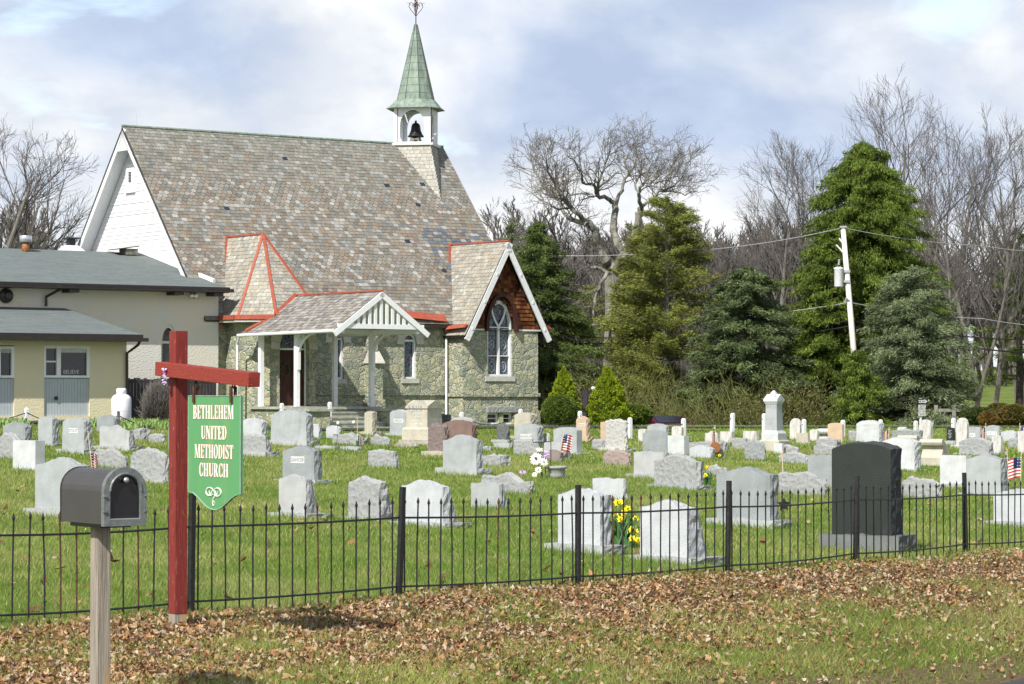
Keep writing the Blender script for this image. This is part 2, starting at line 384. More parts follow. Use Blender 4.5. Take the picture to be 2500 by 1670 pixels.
def np_mesh(name, v, k, cols, mat, parent=None, kind=None):     # v: (M*k,3) separate k-gons
    v = np.asarray(v, np.float32).reshape(-1, 3); M = len(v)//k
    me = bpy.data.meshes.new(name); me.vertices.add(len(v)); me.vertices.foreach_set('co', v.ravel())
    me.loops.add(len(v)); me.loops.foreach_set('vertex_index', np.arange(len(v), dtype=np.int32))
    me.polygons.add(M); me.polygons.foreach_set('loop_start', np.arange(0, len(v), k, dtype=np.int32))
    me.materials.append(MATS[mat])
    if cols is not None:
        a = me.color_attributes.new('Col', 'FLOAT_COLOR', 'POINT')
        c = np.repeat(np.asarray(cols, np.float32), k, 0) if len(cols) == M else np.asarray(cols, np.float32)
        a.data.foreach_set('color', np.hstack([c, np.ones((len(c), 1), np.float32)]).ravel())
    me.update(calc_edges=True)
    o = bpy.data.objects.new(name, me); S.collection.objects.link(o)
    if parent: o.parent = parent
    if kind: o['kind'] = kind
    return o
def text_obj(txt, size, name, mat, parent, loc, rot, ext=.003, sx=1, align='CENTER'):
    cu = bpy.data.curves.new('t', 'FONT'); cu.body = txt; cu.size = size; cu.extrude = ext; cu.align_x = align; cu.align_y = 'CENTER'; cu.resolution_u = 3
    t = bpy.data.objects.new('t', cu); S.collection.objects.link(t)
    dg = bpy.context.evaluated_depsgraph_get(); me = bpy.data.meshes.new_from_object(t.evaluated_get(dg))
    bpy.data.objects.remove(t); me.materials.clear(); me.materials.append(MATS[mat]); me.name = name
    o = bpy.data.objects.new(name, me); S.collection.objects.link(o); o.location = loc; o.rotation_euler = rot; o.scale = (sx, 1, 1)
    o.parent = parent; return o
# ================================================================== GROUND AND ROADS
def sheet(name, xs, ys, mat, dz=0, fn=None, kind='structure'):
    X, Y = np.meshgrid(xs, ys); 
    if fn: X, Y = fn(X, Y)
    Z = ground(X, Y)+dz; h, w = X.shape
    v = np.stack([X, Y, Z], -1).reshape(-1, 3)
    f = [(i*w+j, i*w+j+1, (i+1)*w+j+1, (i+1)*w+j) for i in range(h-1) for j in range(w-1)]
    me = bpy.data.meshes.new(name); me.from_pydata(v.tolist(), [], f); me.materials.append(MATS[mat])
    me.polygons.foreach_set('use_smooth', [True]*len(f)); me.update()
    o = bpy.data.objects.new(name, me); S.collection.objects.link(o); o['kind'] = kind; return o
sheet('ground', np.concatenate([np.arange(-260, -24, 12), np.arange(-24, 30, .5), np.arange(30, 330, 12)]),
      np.concatenate([np.arange(-10, 12, 4), np.arange(12, 46, .4), np.arange(46, 125, 1), np.arange(125, 520, 10)]), 'ground')
# road in front: edge runs parallel to the fence
def roadfn(T, O): return T*.62+O*.785+3.75, T*.785-O*.62+21.5
sheet('road', np.linspace(-40, 60, 220), np.linspace(.25, 7, 12), 'asphalt', .012, roadfn)
# driveway along the church
def drivefn(T, O):
    x = T; y = np.interp(T, [-30, -9, -6, -1, 6, 30], [76, 78.6, 79.5, 88.2, 91.5, 93]); return x, y+O
sheet('driveway', np.linspace(-30, 40, 120), np.linspace(0, 2.7, 6), 'asphalt', .05, drivefn)
FOOT = []
# ================================================================== GRAVESTONES
WH = N.copy()         # tablet local x axis (screen right, towards camera)
ST_RZ = math.atan2(N.y, N.x)
def tabtop(kind, w):  # outline of the top edge, right to left, as (x, dz from shoulder), and rise of the peak
    n = 13; pts = []
    for i in range(n):
        t = 1-2*i/(n-1); x = t*w/2
        if kind == 'flat': z = 0
        elif kind == 'serp': z = (.5+.5*math.cos(math.pi*t))**1.0*.09*w
        elif kind == 'arch': z = (math.sqrt(max(0, 1-(t*.92)**2))-math.sqrt(1-.92**2))*.17*w
        elif kind == 'round': z = math.sqrt(max(0, 1-t*t))*.5*w
        elif kind == 'gable': z = (1-abs(t))*.2*w
        elif kind == 'point': z = max(0, 1-abs(t)*1.7)*.16*w
        elif kind == 'ragged': z = (.05+.05*math.cos(2.2*t+.6)+.03*math.sin(6*t+w*7))*w
        pts.append((x, z))
    pk = max(p[1] for p in pts); return pts, pk
def tablet(w, h, t, top, rough, slant, seed, taper=0):
    rg = random.Random(seed); tp, pk = tabtop(top, w); sh = h-pk
    nside = max(4, int(sh/.07)); out = []
    for i in range(nside): out.append((w/2*(1+taper*(1-i/nside)), sh*i/nside))
    for x, z in tp: out.append((x, sh+z))
    for i in range(nside): out.append((-w/2*(1+taper*((i+1)/nside)), sh*(1-(i+1)/nside)))
    K = 5; mb = MB(); n = len(out); vs = []
    cz = h*.45
    for j in range(K+1):
        f = j/K
        for i, (x, z) in enumerate(out):
            tt = t if not slant else t*(1-.62*min(1, z/h))
            r_ = 0 if j == 0 or (rough < .5 and j == K) else rough
            dx, dz = x, (z-cz)*.8; dl = math.hypot(dx, dz)+1e-6
            am = (rg.random()-.3)*.03*r_
            if z < .02: dz = 0
            bulge = .012*rough*math.sin(math.pi*f)
            vs.append((x+dx/dl*(am+bulge), tt*f+(rg.random()-.5)*.01*r_, z+(dz/dl*(am+bulge) if z > .02 else 0)))
    mb.add(vs, [], 0)
    fs = [tuple(range(n)), tuple(K*n+i for i in range(n))[::-1]]; mb.f += fs; mb.m += [0, 0 if not slant else 0]
    for j in range(K):
        for i in range(n):
            a = i; b = (i+1) % n
            mb.f.append((j*n+a, j*n+b, (j+1)*n+b, (j+1)*n+a)); mb.m.append(1)
    return mb, out
def pix_w(p, x, ax):        # length along ax from p so that the end shows at photo column x
    r = (x-1250)/F; return (r*p.y-p.x)/(ax.x-r*ax.y)
def stone(xl, xr, xs, yt, yb, mat, top='serp', lab='', rough=1, slant=0, plinth=None, text=None, taper=0, depth=None, pm=None, name='gravestone', ex=None, D=None, smooth_side=False, ang=None):
    ang = R((ang or 46)+rng.uniform(-2.5, 2.5)); N = Vector((math.sin(ang), -math.cos(ang), 0)); U = Vector((-N.y, N.x, 0))
    yb2 = plinth or yb
    p = ray_ground(xl, yb2) if D is None else px(xl, yb2, D)
    s = F/p.y; ph = 0
    if plinth:
        ph = max(.04, (plinth-yb)/s); p = p+U*.09
    w = max(.15, pix_w(p, xr, N)); q = p+N*w; t = max(.08, pix_w(q, xs, U)) if xs > xr else (depth or .12)
    t = min(t, 1.1 if not ex else 3); h = (yb-yt)/s
    c = p+N*(w/2); root = empty(name, (c.x, c.y, gz(c.x, c.y)-.02), math.atan2(N.y, N.x), 'x', 'gravestone', 'gravestones standing in rows on the churchyard lawn')
    root['label'] = lab
    e0 = .13 if plinth else .02; FOOT.append((c+U*t/2, N, U, w/2+e0, t/2+e0))
    mb, out = tablet(w, h+.02, t, top, rough, slant, int(xl*3+yt), taper)
    rk = 'granite_'+mat if smooth_side or rough == 0 else 'rock_'+mat
    o = mb.build('tablet', ['rock_'+mat if rough >= 2 else 'granite_'+mat, rk], root); o.location.z = ph
    if plinth:
        m2 = pm or ('light' if mat in ('gray', 'pale', 'white', 'mid') else mat)
        mbp, _ = tablet(w+.26, ph+.03, t+.2, 'flat', 1, 0, int(xl)); o2 = mbp.build('plinth', ['granite_'+m2, 'rock_'+m2], root)
        o2.location = (0, -.09, -.03)
    if text:
        tx, tz, tw, th, body = text      # centre as fractions, size as fractions of width and height
        lines = body.split('|'); pn = MB().box(-tw*w/2, tw*w/2, -.004, .01, -th*h/2, th*h/2)
        if th > 0: pno = pn.build('name_panel', 'stone_panel', o); pno.location = ((tx-.5)*w, 0, tz*h)
        ls = abs(th)*h/len(lines)
        for i, l_ in enumerate(lines):
            if l_[0] == '#': worn_line(o, (tx-.5)*w, tz*h+(len(lines)/2-.5-i)*ls, tw*w*.8*int(l_[1])/9, ls*.5, 'stone_letter' if th > 0 else 'stone_panel', int(xl)+i); continue
            k = min(1.4, (tw*w*.9)/(max(1, len(l_))*ls*.62*.85)) 
            text_obj(l_, ls*.85, 'lettering', 'stone_letter' if th > 0 else 'stone_panel', o, ((tx-.5)*w, -.006, tz*h+(len(lines)/2-.5-i)*ls), (R(90), 0, 0), .002, k)
    return root
T = stone
def worn_line(parent, x, z, w, h, mat, seed, y=-.008):     # a line of lettering too worn to read
    rg = random.Random(seed); m = MB(); a = x-w/2
    while a < x+w/2:
        b = rg.uniform(.35, .6)*h; t = rg.random()
        if t > .15:
            m.box(a, a+b*.3, y, y+.012, z-h/2, z+h/2)
            if t > .5: m.box(a+b*.3, a+b*.8, y, y+.012, z+h*rg.uniform(-.3, .2), z+h*rg.uniform(.25, .45))
        a += b*1.25
    m.build('worn_inscription', mat, parent)
T(7, 62, 79, 1032, 1077, 'gray', 'arch', 'low dark gray headstone with a curved top near the white chain post at far left')
T(-28, 62, 76, 1059, 1118, 'light', 'ragged', 'rough pale headstone cut by the left edge of the picture', 2)
T(85, 128, 143, 1017, 1080, 'mid', 'arch', 'plain gray headstone with a rough right side left of the one with a name panel', plinth=1089)
T(144, 205, 225, 1020, 1093, 'mid', 'arch', 'gray headstone with flared foot and light name panel before the gray garage door', plinth=1107, text=(.5, .62, .42, .17, 'STOUT'), taper=.06)
T(236, 278, 290, 1013, 1056, 'gray', 'arch', 'small dark gray headstone in front of the white gas tank')
T(235, 315, 332, 1038, 1085, 'light', 'ragged', 'wide low light headstone below the white gas tank', 1, 1, plinth=1098)
T(324, 342, 368, 1050, 1076, 'light', 'flat', 'small white block marker beside the red post, under the twiggy bush', 2)
T(365, 396, 404, 1062, 1083, 'light', 'flat', 'very low pale block marker touching the left side of the red post', 2)
T(21, 87, 110, 1077, 1144, 'white', 'flat', 'smooth pale square slab headstone with a flat top at far left', 0, plinth=1147)
T(71, 200, 222, 1117, 1235, 'mid', 'serp', 'large gray headstone with a wavy top right behind the mailbox', plinth=1257)
T(229, 302, 308, 1097, 1141, 'light', 'ragged', 'low rough headstone just behind the mailbox and its flag', 2)
T(308, 398, 411, 1097, 1164, 'light', 'arch', 'rough light gray headstone between the mailbox and the red post', 2, plinth=1175)
T(403, 450, 466, 1040, 1098, 'gray', 'flat', 'dark gray headstone mostly hidden behind the red sign post', plinth=1105)
T(585, 639, 653, 1021, 1066, 'pale', 'arch', 'pale headstone beside the right edge of the green sign, rear one of two')
T(585, 646, 662, 1064, 1099, 'light', 'flat', 'light rough block beside the right edge of the green sign, front one of two', 2, 1, plinth=1114)
T(655, 747, 764, 1000, 1071, 'mid', 'arch', 'large blank gray headstone on a rough base in front of the porch', plinth=1088, taper=.03)
T(762, 778, 790, 1037, 1073, 'pale', 'flat', 'narrow pale marker tucked behind the right end of the large blank headstone', 1, 1)
T(796, 827, 834, 1040, 1073, 'pale', 'arch', 'small bluish headstone at the foot of the white post before the steps')
T(812, 880, 902, 1058, 1085, 'light', 'ragged', 'long low rough marker behind the small flag in front of the steps', 2)
T(769, 814, 828, 1088, 1098, 'light', 'flat', 'flush gray marker beside the top of the headstone with DANCER panel', 1)
T(830, 872, 888, 1090, 1101, 'light', 'flat', 'flush gray marker directly under the small flag with a green cup', 1)
T(884, 909, 920, 1005, 1052, 'beige', 'arch', 'tall narrow cream headstone in front of the right porch pier', plinth=1064)
T(906, 944, 955, 1063, 1089, 'light', 'ragged', 'small light block left of the stepped cream monument', 2, 1)
T(946, 990, 1000, 1001, 1055, 'mid', 'arch', 'gray headstone with a light name panel left of the stepped cream monument', plinth=1066, text=(.55, .56, .62, .17, 'PIERSON'), smooth_side=True)
T(962, 1005, 1023, 1079, 1093, 'beige', 'ragged', 'flat cream slab lying at the foot of the stepped monument', 2)
T(1038, 1082, 1096, 1037, 1099, 'mauve', 'ragged', 'rough pinkish brown headstone left of the dark red one', 2, plinth=1115, pm='beige')
T(680, 767, 786, 1088, 1165, 'gray', 'serp', 'dark gray headstone reading DANCER right of the green sign', plinth=1176, text=(.48, .62, .43, .21, 'DANCER'))
T(899, 960, 978, 1102, 1141, 'light', 'flat', 'small light slant marker alone on the lawn left of centre', 2, 1)
T(668, 747, 780, 1160, 1247, 'light', 'serp', 'light gray headstone nearest the green sign, left of the front three near the fence', 1, 1, plinth=1261)
T(838, 925, 961, 1169, 1256, 'light', 'serp', 'light headstone with chipped lower face, middle of the front three near the fence', 2, 1, plinth=1268)
T(968, 1081, 1116, 1173, 1268, 'pale', 'serp', 'smooth pale headstone behind the second fence post, right of the front three', 1, 1, plinth=1283)
T(1072, 1163, 1179, 1062, 1138, 'mid', 'serp', 'large bluish gray headstone on a pale base in the middle of the lawn', plinth=1158, ang=38)
T(1075, 1152, 1165, 1026, 1074, 'brown', 'arch', 'dark red headstone with a curved top behind the large bluish one')
T(1100, 1152, 1160, 1018, 1060, 'light', 'arch', 'pale curved headstone peeping over the dark red one')
T(1064, 1092, 1100, 1014, 1045, 'slate', 'flat', 'low dark block between the stepped monument and the stone bay of the church', 2)
T(1207, 1235, 1243, 1038, 1072, 'slate', 'ragged', 'small dark stone under the bay window', 2, plinth=1085, pm='light')
T(1205, 1243, 1254, 1082, 1097, 'light', 'flat', 'low pale block in front of the small dark stone', 1)
T(1179, 1221, 1245, 1113, 1139, 'light', 'flat', 'low light block right behind the large bluish headstone', 2)
T(1180, 1193, 1201, 1093, 1104, 'light', 'flat', 'tiny pale marker right of the large bluish headstone', 2)
T(1250, 1295, 1312, 1008, 1062, 'beige', 'arch', 'cream headstone at the right corner of the church', plinth=1074)
T(1257, 1312, 1327, 1035, 1090, 'mid', 'arch', 'gray headstone with carved arch and light name panel right of the church corner', text=(.5, .5, .5, .2, 'HANNUM'))
T(1254, 1308, 1318, 1076, 1112, 'light', 'flat', 'light rough block in front of the headstone with the carved arch', 2)
T(1327, 1338, 1342, 1057, 1092, 'marble', 'round', 'thin white round topped stone between the carved arch headstone and the gray square one', 0)
T(1345, 1408, 1421, 1042, 1102, 'mid', 'arch', 'gray headstone with smooth square sides behind the leaning flag', 0, plinth=1109)
T(1328, 1375, 1397, 1081, 1121, 'light', 'flat', 'light slant marker behind the leaning flag, rear one of the pair', 1, 1)
T(1325, 1366, 1376, 1100, 1128, 'mauve', 'arch', 'small brownish marker beside the flower urn, front one of the pair')
T(1401, 1431, 1440, 1017, 1064, 'tan', 'gable', 'orange tan headstone with a pointed top between the two clipped yews', plinth=1080, text=(.55, .62, .62, .14, 'ARGUE'))
T(1466, 1488, 1494, 1030, 1080, 'tan', 'flat', 'tan stone mostly hidden behind the rough white headstone', 0)
T(1472, 1524, 1532, 1026, 1090, 'marble', 'arch', 'rough hewn white headstone below the right clipped yew', 2, plinth=1103)
T(1446, 1470, 1478, 1076, 1101, 'light', 'flat', 'small pale block at the left foot of the rough hewn white headstone', 2)
T(1473, 1530, 1539, 1101, 1136, 'pink', 'arch', 'low pink headstone in the middle of the lawn', 2)
T(1447, 1521, 1535, 1168, 1220, 'pale', 'flat', 'smooth pale marker with a sloping flat top behind the third fence post', 1, 1)
T(1348, 1465, 1490, 1193, 1320, 'pale', 'serp', 'tall pale headstone left of the yellow daffodils', plinth=1345)
T(1549, 1677, 1729, 1221, 1348, 'pale', 'serp', 'pale headstone with a broad rough side right of the yellow daffodils', 1, 1, plinth=1366)
T(1176, 1288, 1302, 1156, 1202, 'light', 'ragged', 'wide low rough headstone between flower urn and fence', 2)
T(1150, 1219, 1241, 1180, 1240, 'mid', 'flat', 'flat topped gray marker in front of the wide low rough headstone', 1, 1)
T(1540, 1620, 1632, 1103, 1153, 'light', 'flat', 'light square headstone half hidden by the long rough one', 1, plinth=1166, pm='light')
T(1588, 1699, 1716, 1110, 1178, 'light', 'serp', 'long rough light headstone with small daffodils at its right end', 2, plinth=1190, pm='mid', ang=39)
T(1569, 1628, 1636, 1050, 1108, 'gray', 'serp', 'dark gray headstone standing behind the smooth white square one')
T(1630, 1670, 1682, 1063, 1113, 'white', 'flat', 'smooth white square headstone with a gray side in the centre right', 0)
T(1683, 1734, 1746, 1088, 1120, 'pale', 'arch', 'bluish white low headstone left of the round brown medallion')
T(1682, 1758, 1778, 1079, 1102, 'light', 'flat', 'long low block behind the round brown medallion', 2)
T(1738, 1756, 1770, 1092, 1121, 'mid', 'flat', 'small rough marker holding the brown medallion', 2, 1)
T(1727, 1748, 1752, 1031, 1060, 'marble', 'round', 'stained white round topped stone behind the upright flag', 0, D=76)
T(1721, 1752, 1757, 1057, 1085, 'marble', 'flat', 'white block under the stained round topped stone', 0)
T(1760, 1782, 1786, 1043, 1056, 'marble', 'point', 'small white stone with pointed arch top right of the upright flag', 0, D=77)
T(1758, 1787, 1793, 1053, 1083, 'marble', 'flat', 'white block under the small pointed arch stone', 0)
T(1814, 1847, 1853, 1052, 1079, 'marble', 'flat', 'dirty white square stone left of the tall capped monument', 0)
T(1787, 1818, 1825, 1072, 1098, 'light', 'flat', 'light low block left of the rough gray upright stone', 2)
T(1820, 1860, 1870, 1078, 1124, 'mid', 'arch', 'rough gray upright stone with rounded shoulders before the tall capped monument', 2, 1)
T(1889, 1909, 1914, 1082, 1110, 'white', 'flat', 'small smooth block at the right foot of the tall capped monument', 0)
T(1905, 1942, 1949, 1088, 1110, 'light', 'ragged', 'rounded rough boulder marker right of the tall capped monument', 2)
T(1902, 1966, 1973, 1106, 1132, 'light', 'arch', 'low light headstone beside the thin yellow stake', 2)
T(1928, 1953, 1957, 1021, 1075, 'marble', 'round', 'tall white streaked stone with a rounded top right of the capped monument', 0)
T(1939, 1972, 1977, 1057, 1078, 'beige', 'flat', 'cream block in front of the tall white streaked stone', 0, plinth=1084)
T(1977, 1995, 1998, 1048, 1079, 'marble', 'arch', 'short mossy white stone left of the scroll topped white one', 0)
T(2021, 2056, 2060, 1032, 1082, 'tan', 'arch', 'peach colored stone with rounded top behind the scroll topped white one', 0)
T(1993, 2038, 2052, 1073, 1094, 'light', 'flat', 'rough pale block below the scroll topped white stone', 2)
T(1987, 2030, 2040, 1084, 1112, 'light', 'ragged', 'rough pale boulder stone just left of the big black headstone', 2)
T(2073, 2088, 2093, 1055, 1078, 'light', 'flat', 'small rough pale stone left of the one with two carved panels', 2)
T(2091, 2146, 2158, 1027, 1082, 'white', 'arch', 'tall pale headstone with two carved panels above the big black one', text=(.5, .86, .8, -.16, 'ROBERTS'))
T(1972, 2030, 2042, 1112, 1190, 'gray', 'flat', 'gray headstone partly hidden behind the left edge of the big black one')
T(1739, 1879, 1899, 1141, 1260, 'gray', 'serp', 'large speckled gray headstone with wavy top behind the fourth fence post', plinth=1281)
T(1725, 1765, 1775, 1138, 1162, 'light', 'ragged', 'low rough stone hidden behind the speckled gray headstone', 2)
T(1903, 2008, 2020, 1153, 1206, 'light', 'ragged', 'low rough headstone left of the big black one, behind the fence', 2, 1)
T(2024, 2174, 2200, 1079, 1298, 'dark', 'arch', 'big polished black headstone on a dark base behind the fence', plinth=1342, pm='slate', ang=60)
T(2146, 2232, 2247, 1069, 1142, 'white', 'arch', 'pale smooth headstone right behind the big black one', plinth=1148)
T(2178, 2243, 2252, 1051, 1082, 'mid', 'flat', 'gray flat headstone in front of the direction signs', 2)
T(2191, 2210, 2215, 1042, 1062, 'marble', 'arch', 'small white stone below the direction signs', 0)
T(2243, 2272, 2277, 1024, 1078, 'marble', 'round', 'white round topped stone standing behind the scroll topped cream one', 0)
T(2306, 2327, 2331, 1044, 1075, 'dark', 'arch', 'small black stone with white carved lines between two white round topped stones', 0, plinth=1088, pm='light', text=(.5, .55, .8, -.7, '#7|#5|#8|#5|#7|#4'))
T(2330, 2360, 2365, 1020, 1085, 'marble', 'round', 'tallest white round topped stone with dark streaks at the right', 0, plinth=1095, pm='marble')
T(2362, 2392, 2398, 1043, 1075, 'mid', 'flat', 'gray stone with a small light panel right of the tallest white one', text=(.4, .45, .45, .3, '#8'))
T(2404, 2438, 2444, 1040, 1076, 'mid', 'arch', 'gray arched stone in front of the brown and green hedge', text=(.5, .55, .7, .26, '#8'))
T(2336, 2413, 2424, 1071, 1104, 'light', 'arch', 'long rough pale headstone right of the cream scroll stone', 2, plinth=1112)
T(2421, 2443, 2452, 1060, 1110, 'marble', 'point', 'tilted white stone with dark moss streaks at the right', 0, 1)
T(2444, 2478, 2486, 1052, 1080, 'pale', 'arch', 'bluish low stone near the right edge below the hedge', 1)
T(2462, 2482, 2490, 1073, 1095, 'light', 'flat', 'little rough block near the right edge', 2)
T(2485, 2512, 2520, 1052, 1107, 'marble', 'flat', 'tall white stone cut by the right edge of the picture', 0)
T(2288, 2358, 2372, 1111, 1178, 'white', 'flat', 'smooth white square headstone behind the gray wavy topped one at right', 0, plinth=1190)
T(2353, 2442, 2458, 1111, 1200, 'mid', 'serp', 'gray wavy topped headstone behind the last fence post at right', plinth=1210)
T(2203, 2284, 2297, 1165, 1215, 'light', 'ragged', 'low rough stone with red twigs right of the big black headstone', 2)
T(2417, 2515, 2540, 1194, 1267, 'pale', 'serp', 'pale bluish headstone in the lower right behind the fence', 1, plinth=1282)
T(1558, 1575, 1580, 1047, 1081, 'marble', 'arch', 'short white stone left of the arched gray one near the purple car', 0)
T(1580, 1626, 1634, 1035, 1072, 'mid', 'arch', 'gray arched stone directly in front of the purple car')
T(1640, 1664, 1669, 1040, 1078, 'marble', 'arch', 'white round shouldered stone before the hood of the purple car', 0)
# ---- the special monuments
def monument(xl, xr, ybase, parts, lab, name):      # stepped square monuments built from prisms: (half width, z0, z1, top half width, material)
    a_ = R(57); N = Vector((math.sin(a_), -math.cos(a_), 0)); U = Vector((-N.y, N.x, 0))
    p = ray_ground(xl, ybase); s = F/p.y; w = pix_w(p, xr, N); c = p+N*w/2+U*w/2
    return empty(name, (c.x, c.y, gz(c.x, c.y)-.02), math.atan2(N.y, N.x), lab, 'monument'), s, w
def frust(mb, h0, h1, z0, z1, mi=0):
    return mb.hexa([(-h0, -h0, z0), (h0, -h0, z0), (h0, h0, z0), (-h0, h0, z0), (-h1, -h1, z1), (h1, -h1, z1), (h1, h1, z1), (-h1, h1, z1)], mi)
def crossgable(mb, h, z0, z1, mi=0):   # roof with a gable on each face
    a = [(-h, -h, z0), (h, -h, z0), (h, h, z0), (-h, h, z0), (0, -h, z1), (h, 0, z1), (0, h, z1), (-h, 0, z1), (0, 0, z1)]
    return mb.add(a, [(0, 1, 4), (1, 2, 5), (2, 3, 6), (3, 0, 7), (0, 4, 8, 7), (1, 5, 8, 4), (2, 6, 8, 5), (3, 7, 8, 6), (0, 3, 2, 1)], mi)
root, s, w = monument(971, 1047, 1086, None, 'stepped cream stone monument with gabled top and carved inscription left of the church bay', 'stepped_monument')
k = w/2
m = MB(); frust(m, k, k*.97, 0, 14/s+.02); m.build('foundation', ['rock_beige'], root)
m = MB(); frust(m, k*.84, k*.84, 14/s+.02, 41/s); frust(m, k*.84, k*.76, 41/s, 46/s); m.build('base', ['granite_beige'], root)
m = MB(); frust(m, k*.70, k*.66, 46/s, 92/s); frust(m, k*.72, k*.72, 92/s, 97/s); crossgable(m, k*.72, 97/s, 112/s)
die = m.build('die', ['granite_beige'], root)
worn_line(die, 0, 94.5/s, k*1.0, .1, 'stone_letter', 3, -k*.73-.003)
for i in range(7): worn_line(die, 0, 87/s-i*.085, k*(.75, .5, .7, .5, .62, .4, .8)[i], .05, 'stone_panel', 40+i, -k*.695)
root, s, w = monument(1850, 1902, 1103, None, 'tall gray capped monument on a stepped white base, tallest stone in the churchyard', 'capped_monument')
k = w/2
m = MB(); frust(m, k, k, 0, 28/s); frust(m, k, k*.85, 28/s, 31/s); m.build('foundation', ['granite_beige'], root)
m = MB(); frust(m, k*.77, k*.77, 31/s, 47/s); frust(m, k*.77, k*.6, 47/s, 54/s); m.build('base', ['granite_white'], root)
m = MB(); frust(m, k*.55, k*.5, 54/s, 118/s); sh = m.build('shaft', ['granite_mid'], root)
worn_line(sh, 0, 113/s, k*.85, .1, 'stone_letter', 8, -k*.515)
m = MB(); frust(m, k*.52, k*.64, 118/s, 125/s); frust(m, k*.66, k*.66, 125/s, 131/s); crossgable(m, k*.64, 131/s, 143/s); frust(m, k*.34, .02, 139/s, 152/s); m.build('cap', ['granite_white'], root)
def scroll(xl, xr, xs, yt, yb, yp, mat, lab):
    a_ = R(55); N = Vector((math.sin(a_), -math.cos(a_), 0)); U = Vector((-N.y, N.x, 0))
    p = ray_ground(xl, yp); s = F/p.y; w = pix_w(p, xr, N); h = (yb-yt)/s; ph = (yp-yb)/s; t = .42
    c = p+N*w/2; root = empty('scroll_gravestone', (c.x, c.y, gz(c.x, c.y)-.02), math.atan2(N.y, N.x), lab, 'gravestone', 'gravestones standing in rows on the churchyard lawn')
    if ph > .05:
        m = MB(); m.box(-w/2-.12, w/2+.12, -.1, t+.15, 0, ph+.02); m.build('plinth', 'granite_'+mat, root)
    m = MB(); prof = [(0, 0), (.02, h*.15), (.1, h*.5), (.1, h*.7), (0, h-.11), (-.03, h-.05), (0, h), (.07, h+.03), (.13, h)]
    prof += [(.3, h*.75), (t-.02, h*.4), (t, 0)]; m.panel([(y, z+ph) for y, z in prof], y=-w/2, th=w, axis='x')
    m.build('tablet', 'granite_'+mat, root)
    m = MB(); m.tube([(-w/2-.03, .05, h-.05+ph), (w/2+.03, .05, h-.05+ph)], .075, 12); m.build('scroll', 'granite_'+mat, root)
scroll(2248, 2297, 2306, 1072, 1117, 1138, 'beige', 'cream scroll topped stone on a thick base in front of the white round topped one')
scroll(1997, 2033, 2040, 1047, 1078, 1078, 'marble', 'bright white scroll topped stone left of the peach colored one')
scroll(2193, 2236, 2244, 1063, 1086, 1086, 'beige', 'yellowish scroll topped block behind the pale smooth headstone at right')
# ================================================================== IRON FENCE
PP = [(-5.9, 18.15), (-4.2, 19.75), (-2.55, 21.5), (-.98, 23.4), (.62, 25.4), (2.19, 27.5), (3.79, 29.9), (5.47, 32.6), (7.2, 35.2)]
fen = empty('iron_fence', (PP[3][0], PP[3][1], gz(*PP[3])), 0, 'low black wrought iron picket fence running between lawn and leaf covered verge', 'fence')
fo = Vector(fen.location); npk = 0; extra = MB()
for i, (x, y) in enumerate(PP):
    if i in (0, 8): continue
    g = gz(x, y); m = MB(); ln = Vector((rng.uniform(-.03, .03), .0, 0))
    if i == 3: ln = Vector((.035, 0, 0))
    b = Vector((x, y, g-.05))-fo; t = b+Vector((0, 0, 1.0))+ln
    d = (Vector((*PP[min(i+1, 8)], 0))-Vector((*PP[i], 0))).normalized(); c = d.cross(Vector((0, 0, 1)))
    m.beam(b, t, .045, .04, up=c); o = m.build('post', 'iron', fen)
for i in range(8):
    a = Vector((*PP[i], gz(*PP[i]))); b = Vector((*PP[i+1], gz(*PP[i+1]))); sag = rng.uniform(.01, .03)
    def pt(t, h): p = a.lerp(b, t); p.z += h-sag*4*t*(1-t)-(.015 if h > .3 else 0); return p-fo
    for h in (.70, .09):
        m = MB(); m.tube([pt(t, h) for t in np.linspace(0, 1, 9)], .0095, 5); m.build('rail', 'iron', fen)
    n = 16
    for j in range(n):
        t = (j+.5)/n; w1 = rng.uniform(-.008, .008); w2 = rng.uniform(-.012, .012); h = .855+rng.uniform(-.008, .008)
        p = pt(t, 0); d = (b-a).normalized()
        m = MB() if (2 <= i <= 6) or (i == 1 and j >= 2) else extra
        q0 = p+Vector((0, 0, -.0)); q1 = p+d*w1*.5+Vector((0, 0, .42)); q2 = p+d*(w1+w2)+Vector((0, 0, h-.05))
        m.tube([q0, q1, q2], .0075, 5); q3 = q2+Vector((0, 0, .055))
        m.tube([q2-Vector((0, 0, .004)), q2+Vector((0, 0, .014)), q3], [.008, .0145, .001], 5)
        if m is not extra:
            o = m.build('picket', 'rust' if rng.random() < .12 else 'iron', fen); npk += 1
extra.build('picket', 'iron', fen)['kind'] = 'stuff'
# ================================================================== CHURCH SIGN
sb = ray_ground(434, 1530); DS = sb.y; sb.z = gz(sb.x, sb.y)
def zs(y, D=None): return px(430, y, D or DS).z-sb.z
sign = empty('sign_post', sb, CH_RZ, 'weathered red wooden post with crossbeam holding the green church sign', 'sign post')
# local x = U (right and away), local y = -N
hw = .052; ph = zs(808)
m = MB()
m.box(-hw, hw, -hw, hw, .09, ph); m.build('post', 'red_post', sign, bevel=.004)
m = MB(); m.hexa([(-hw, -hw, -.1), (hw, -hw, -.1), (hw, hw, -.1), (-hw, hw, -.1), (-hw+.004, -hw+.004, .09), (hw-.004, -hw+.004, .09), (hw-.004, hw-.004, .09), (-hw+.004, hw-.004, .09)]); m.build('post_foot', 'weathered_wood', sign)
# crossbeam along N (local -y), lies half across the post on its front (-U) face
zl = zs(903); zr = zs(922, DS-1)
m = MB(); m.beam((-hw-.012, .16, zl+.01), (-hw-.012, -1.24, zr-.015), .10, .105); beam = m.build('crossbeam', 'red_wood', sign, bevel=.005)
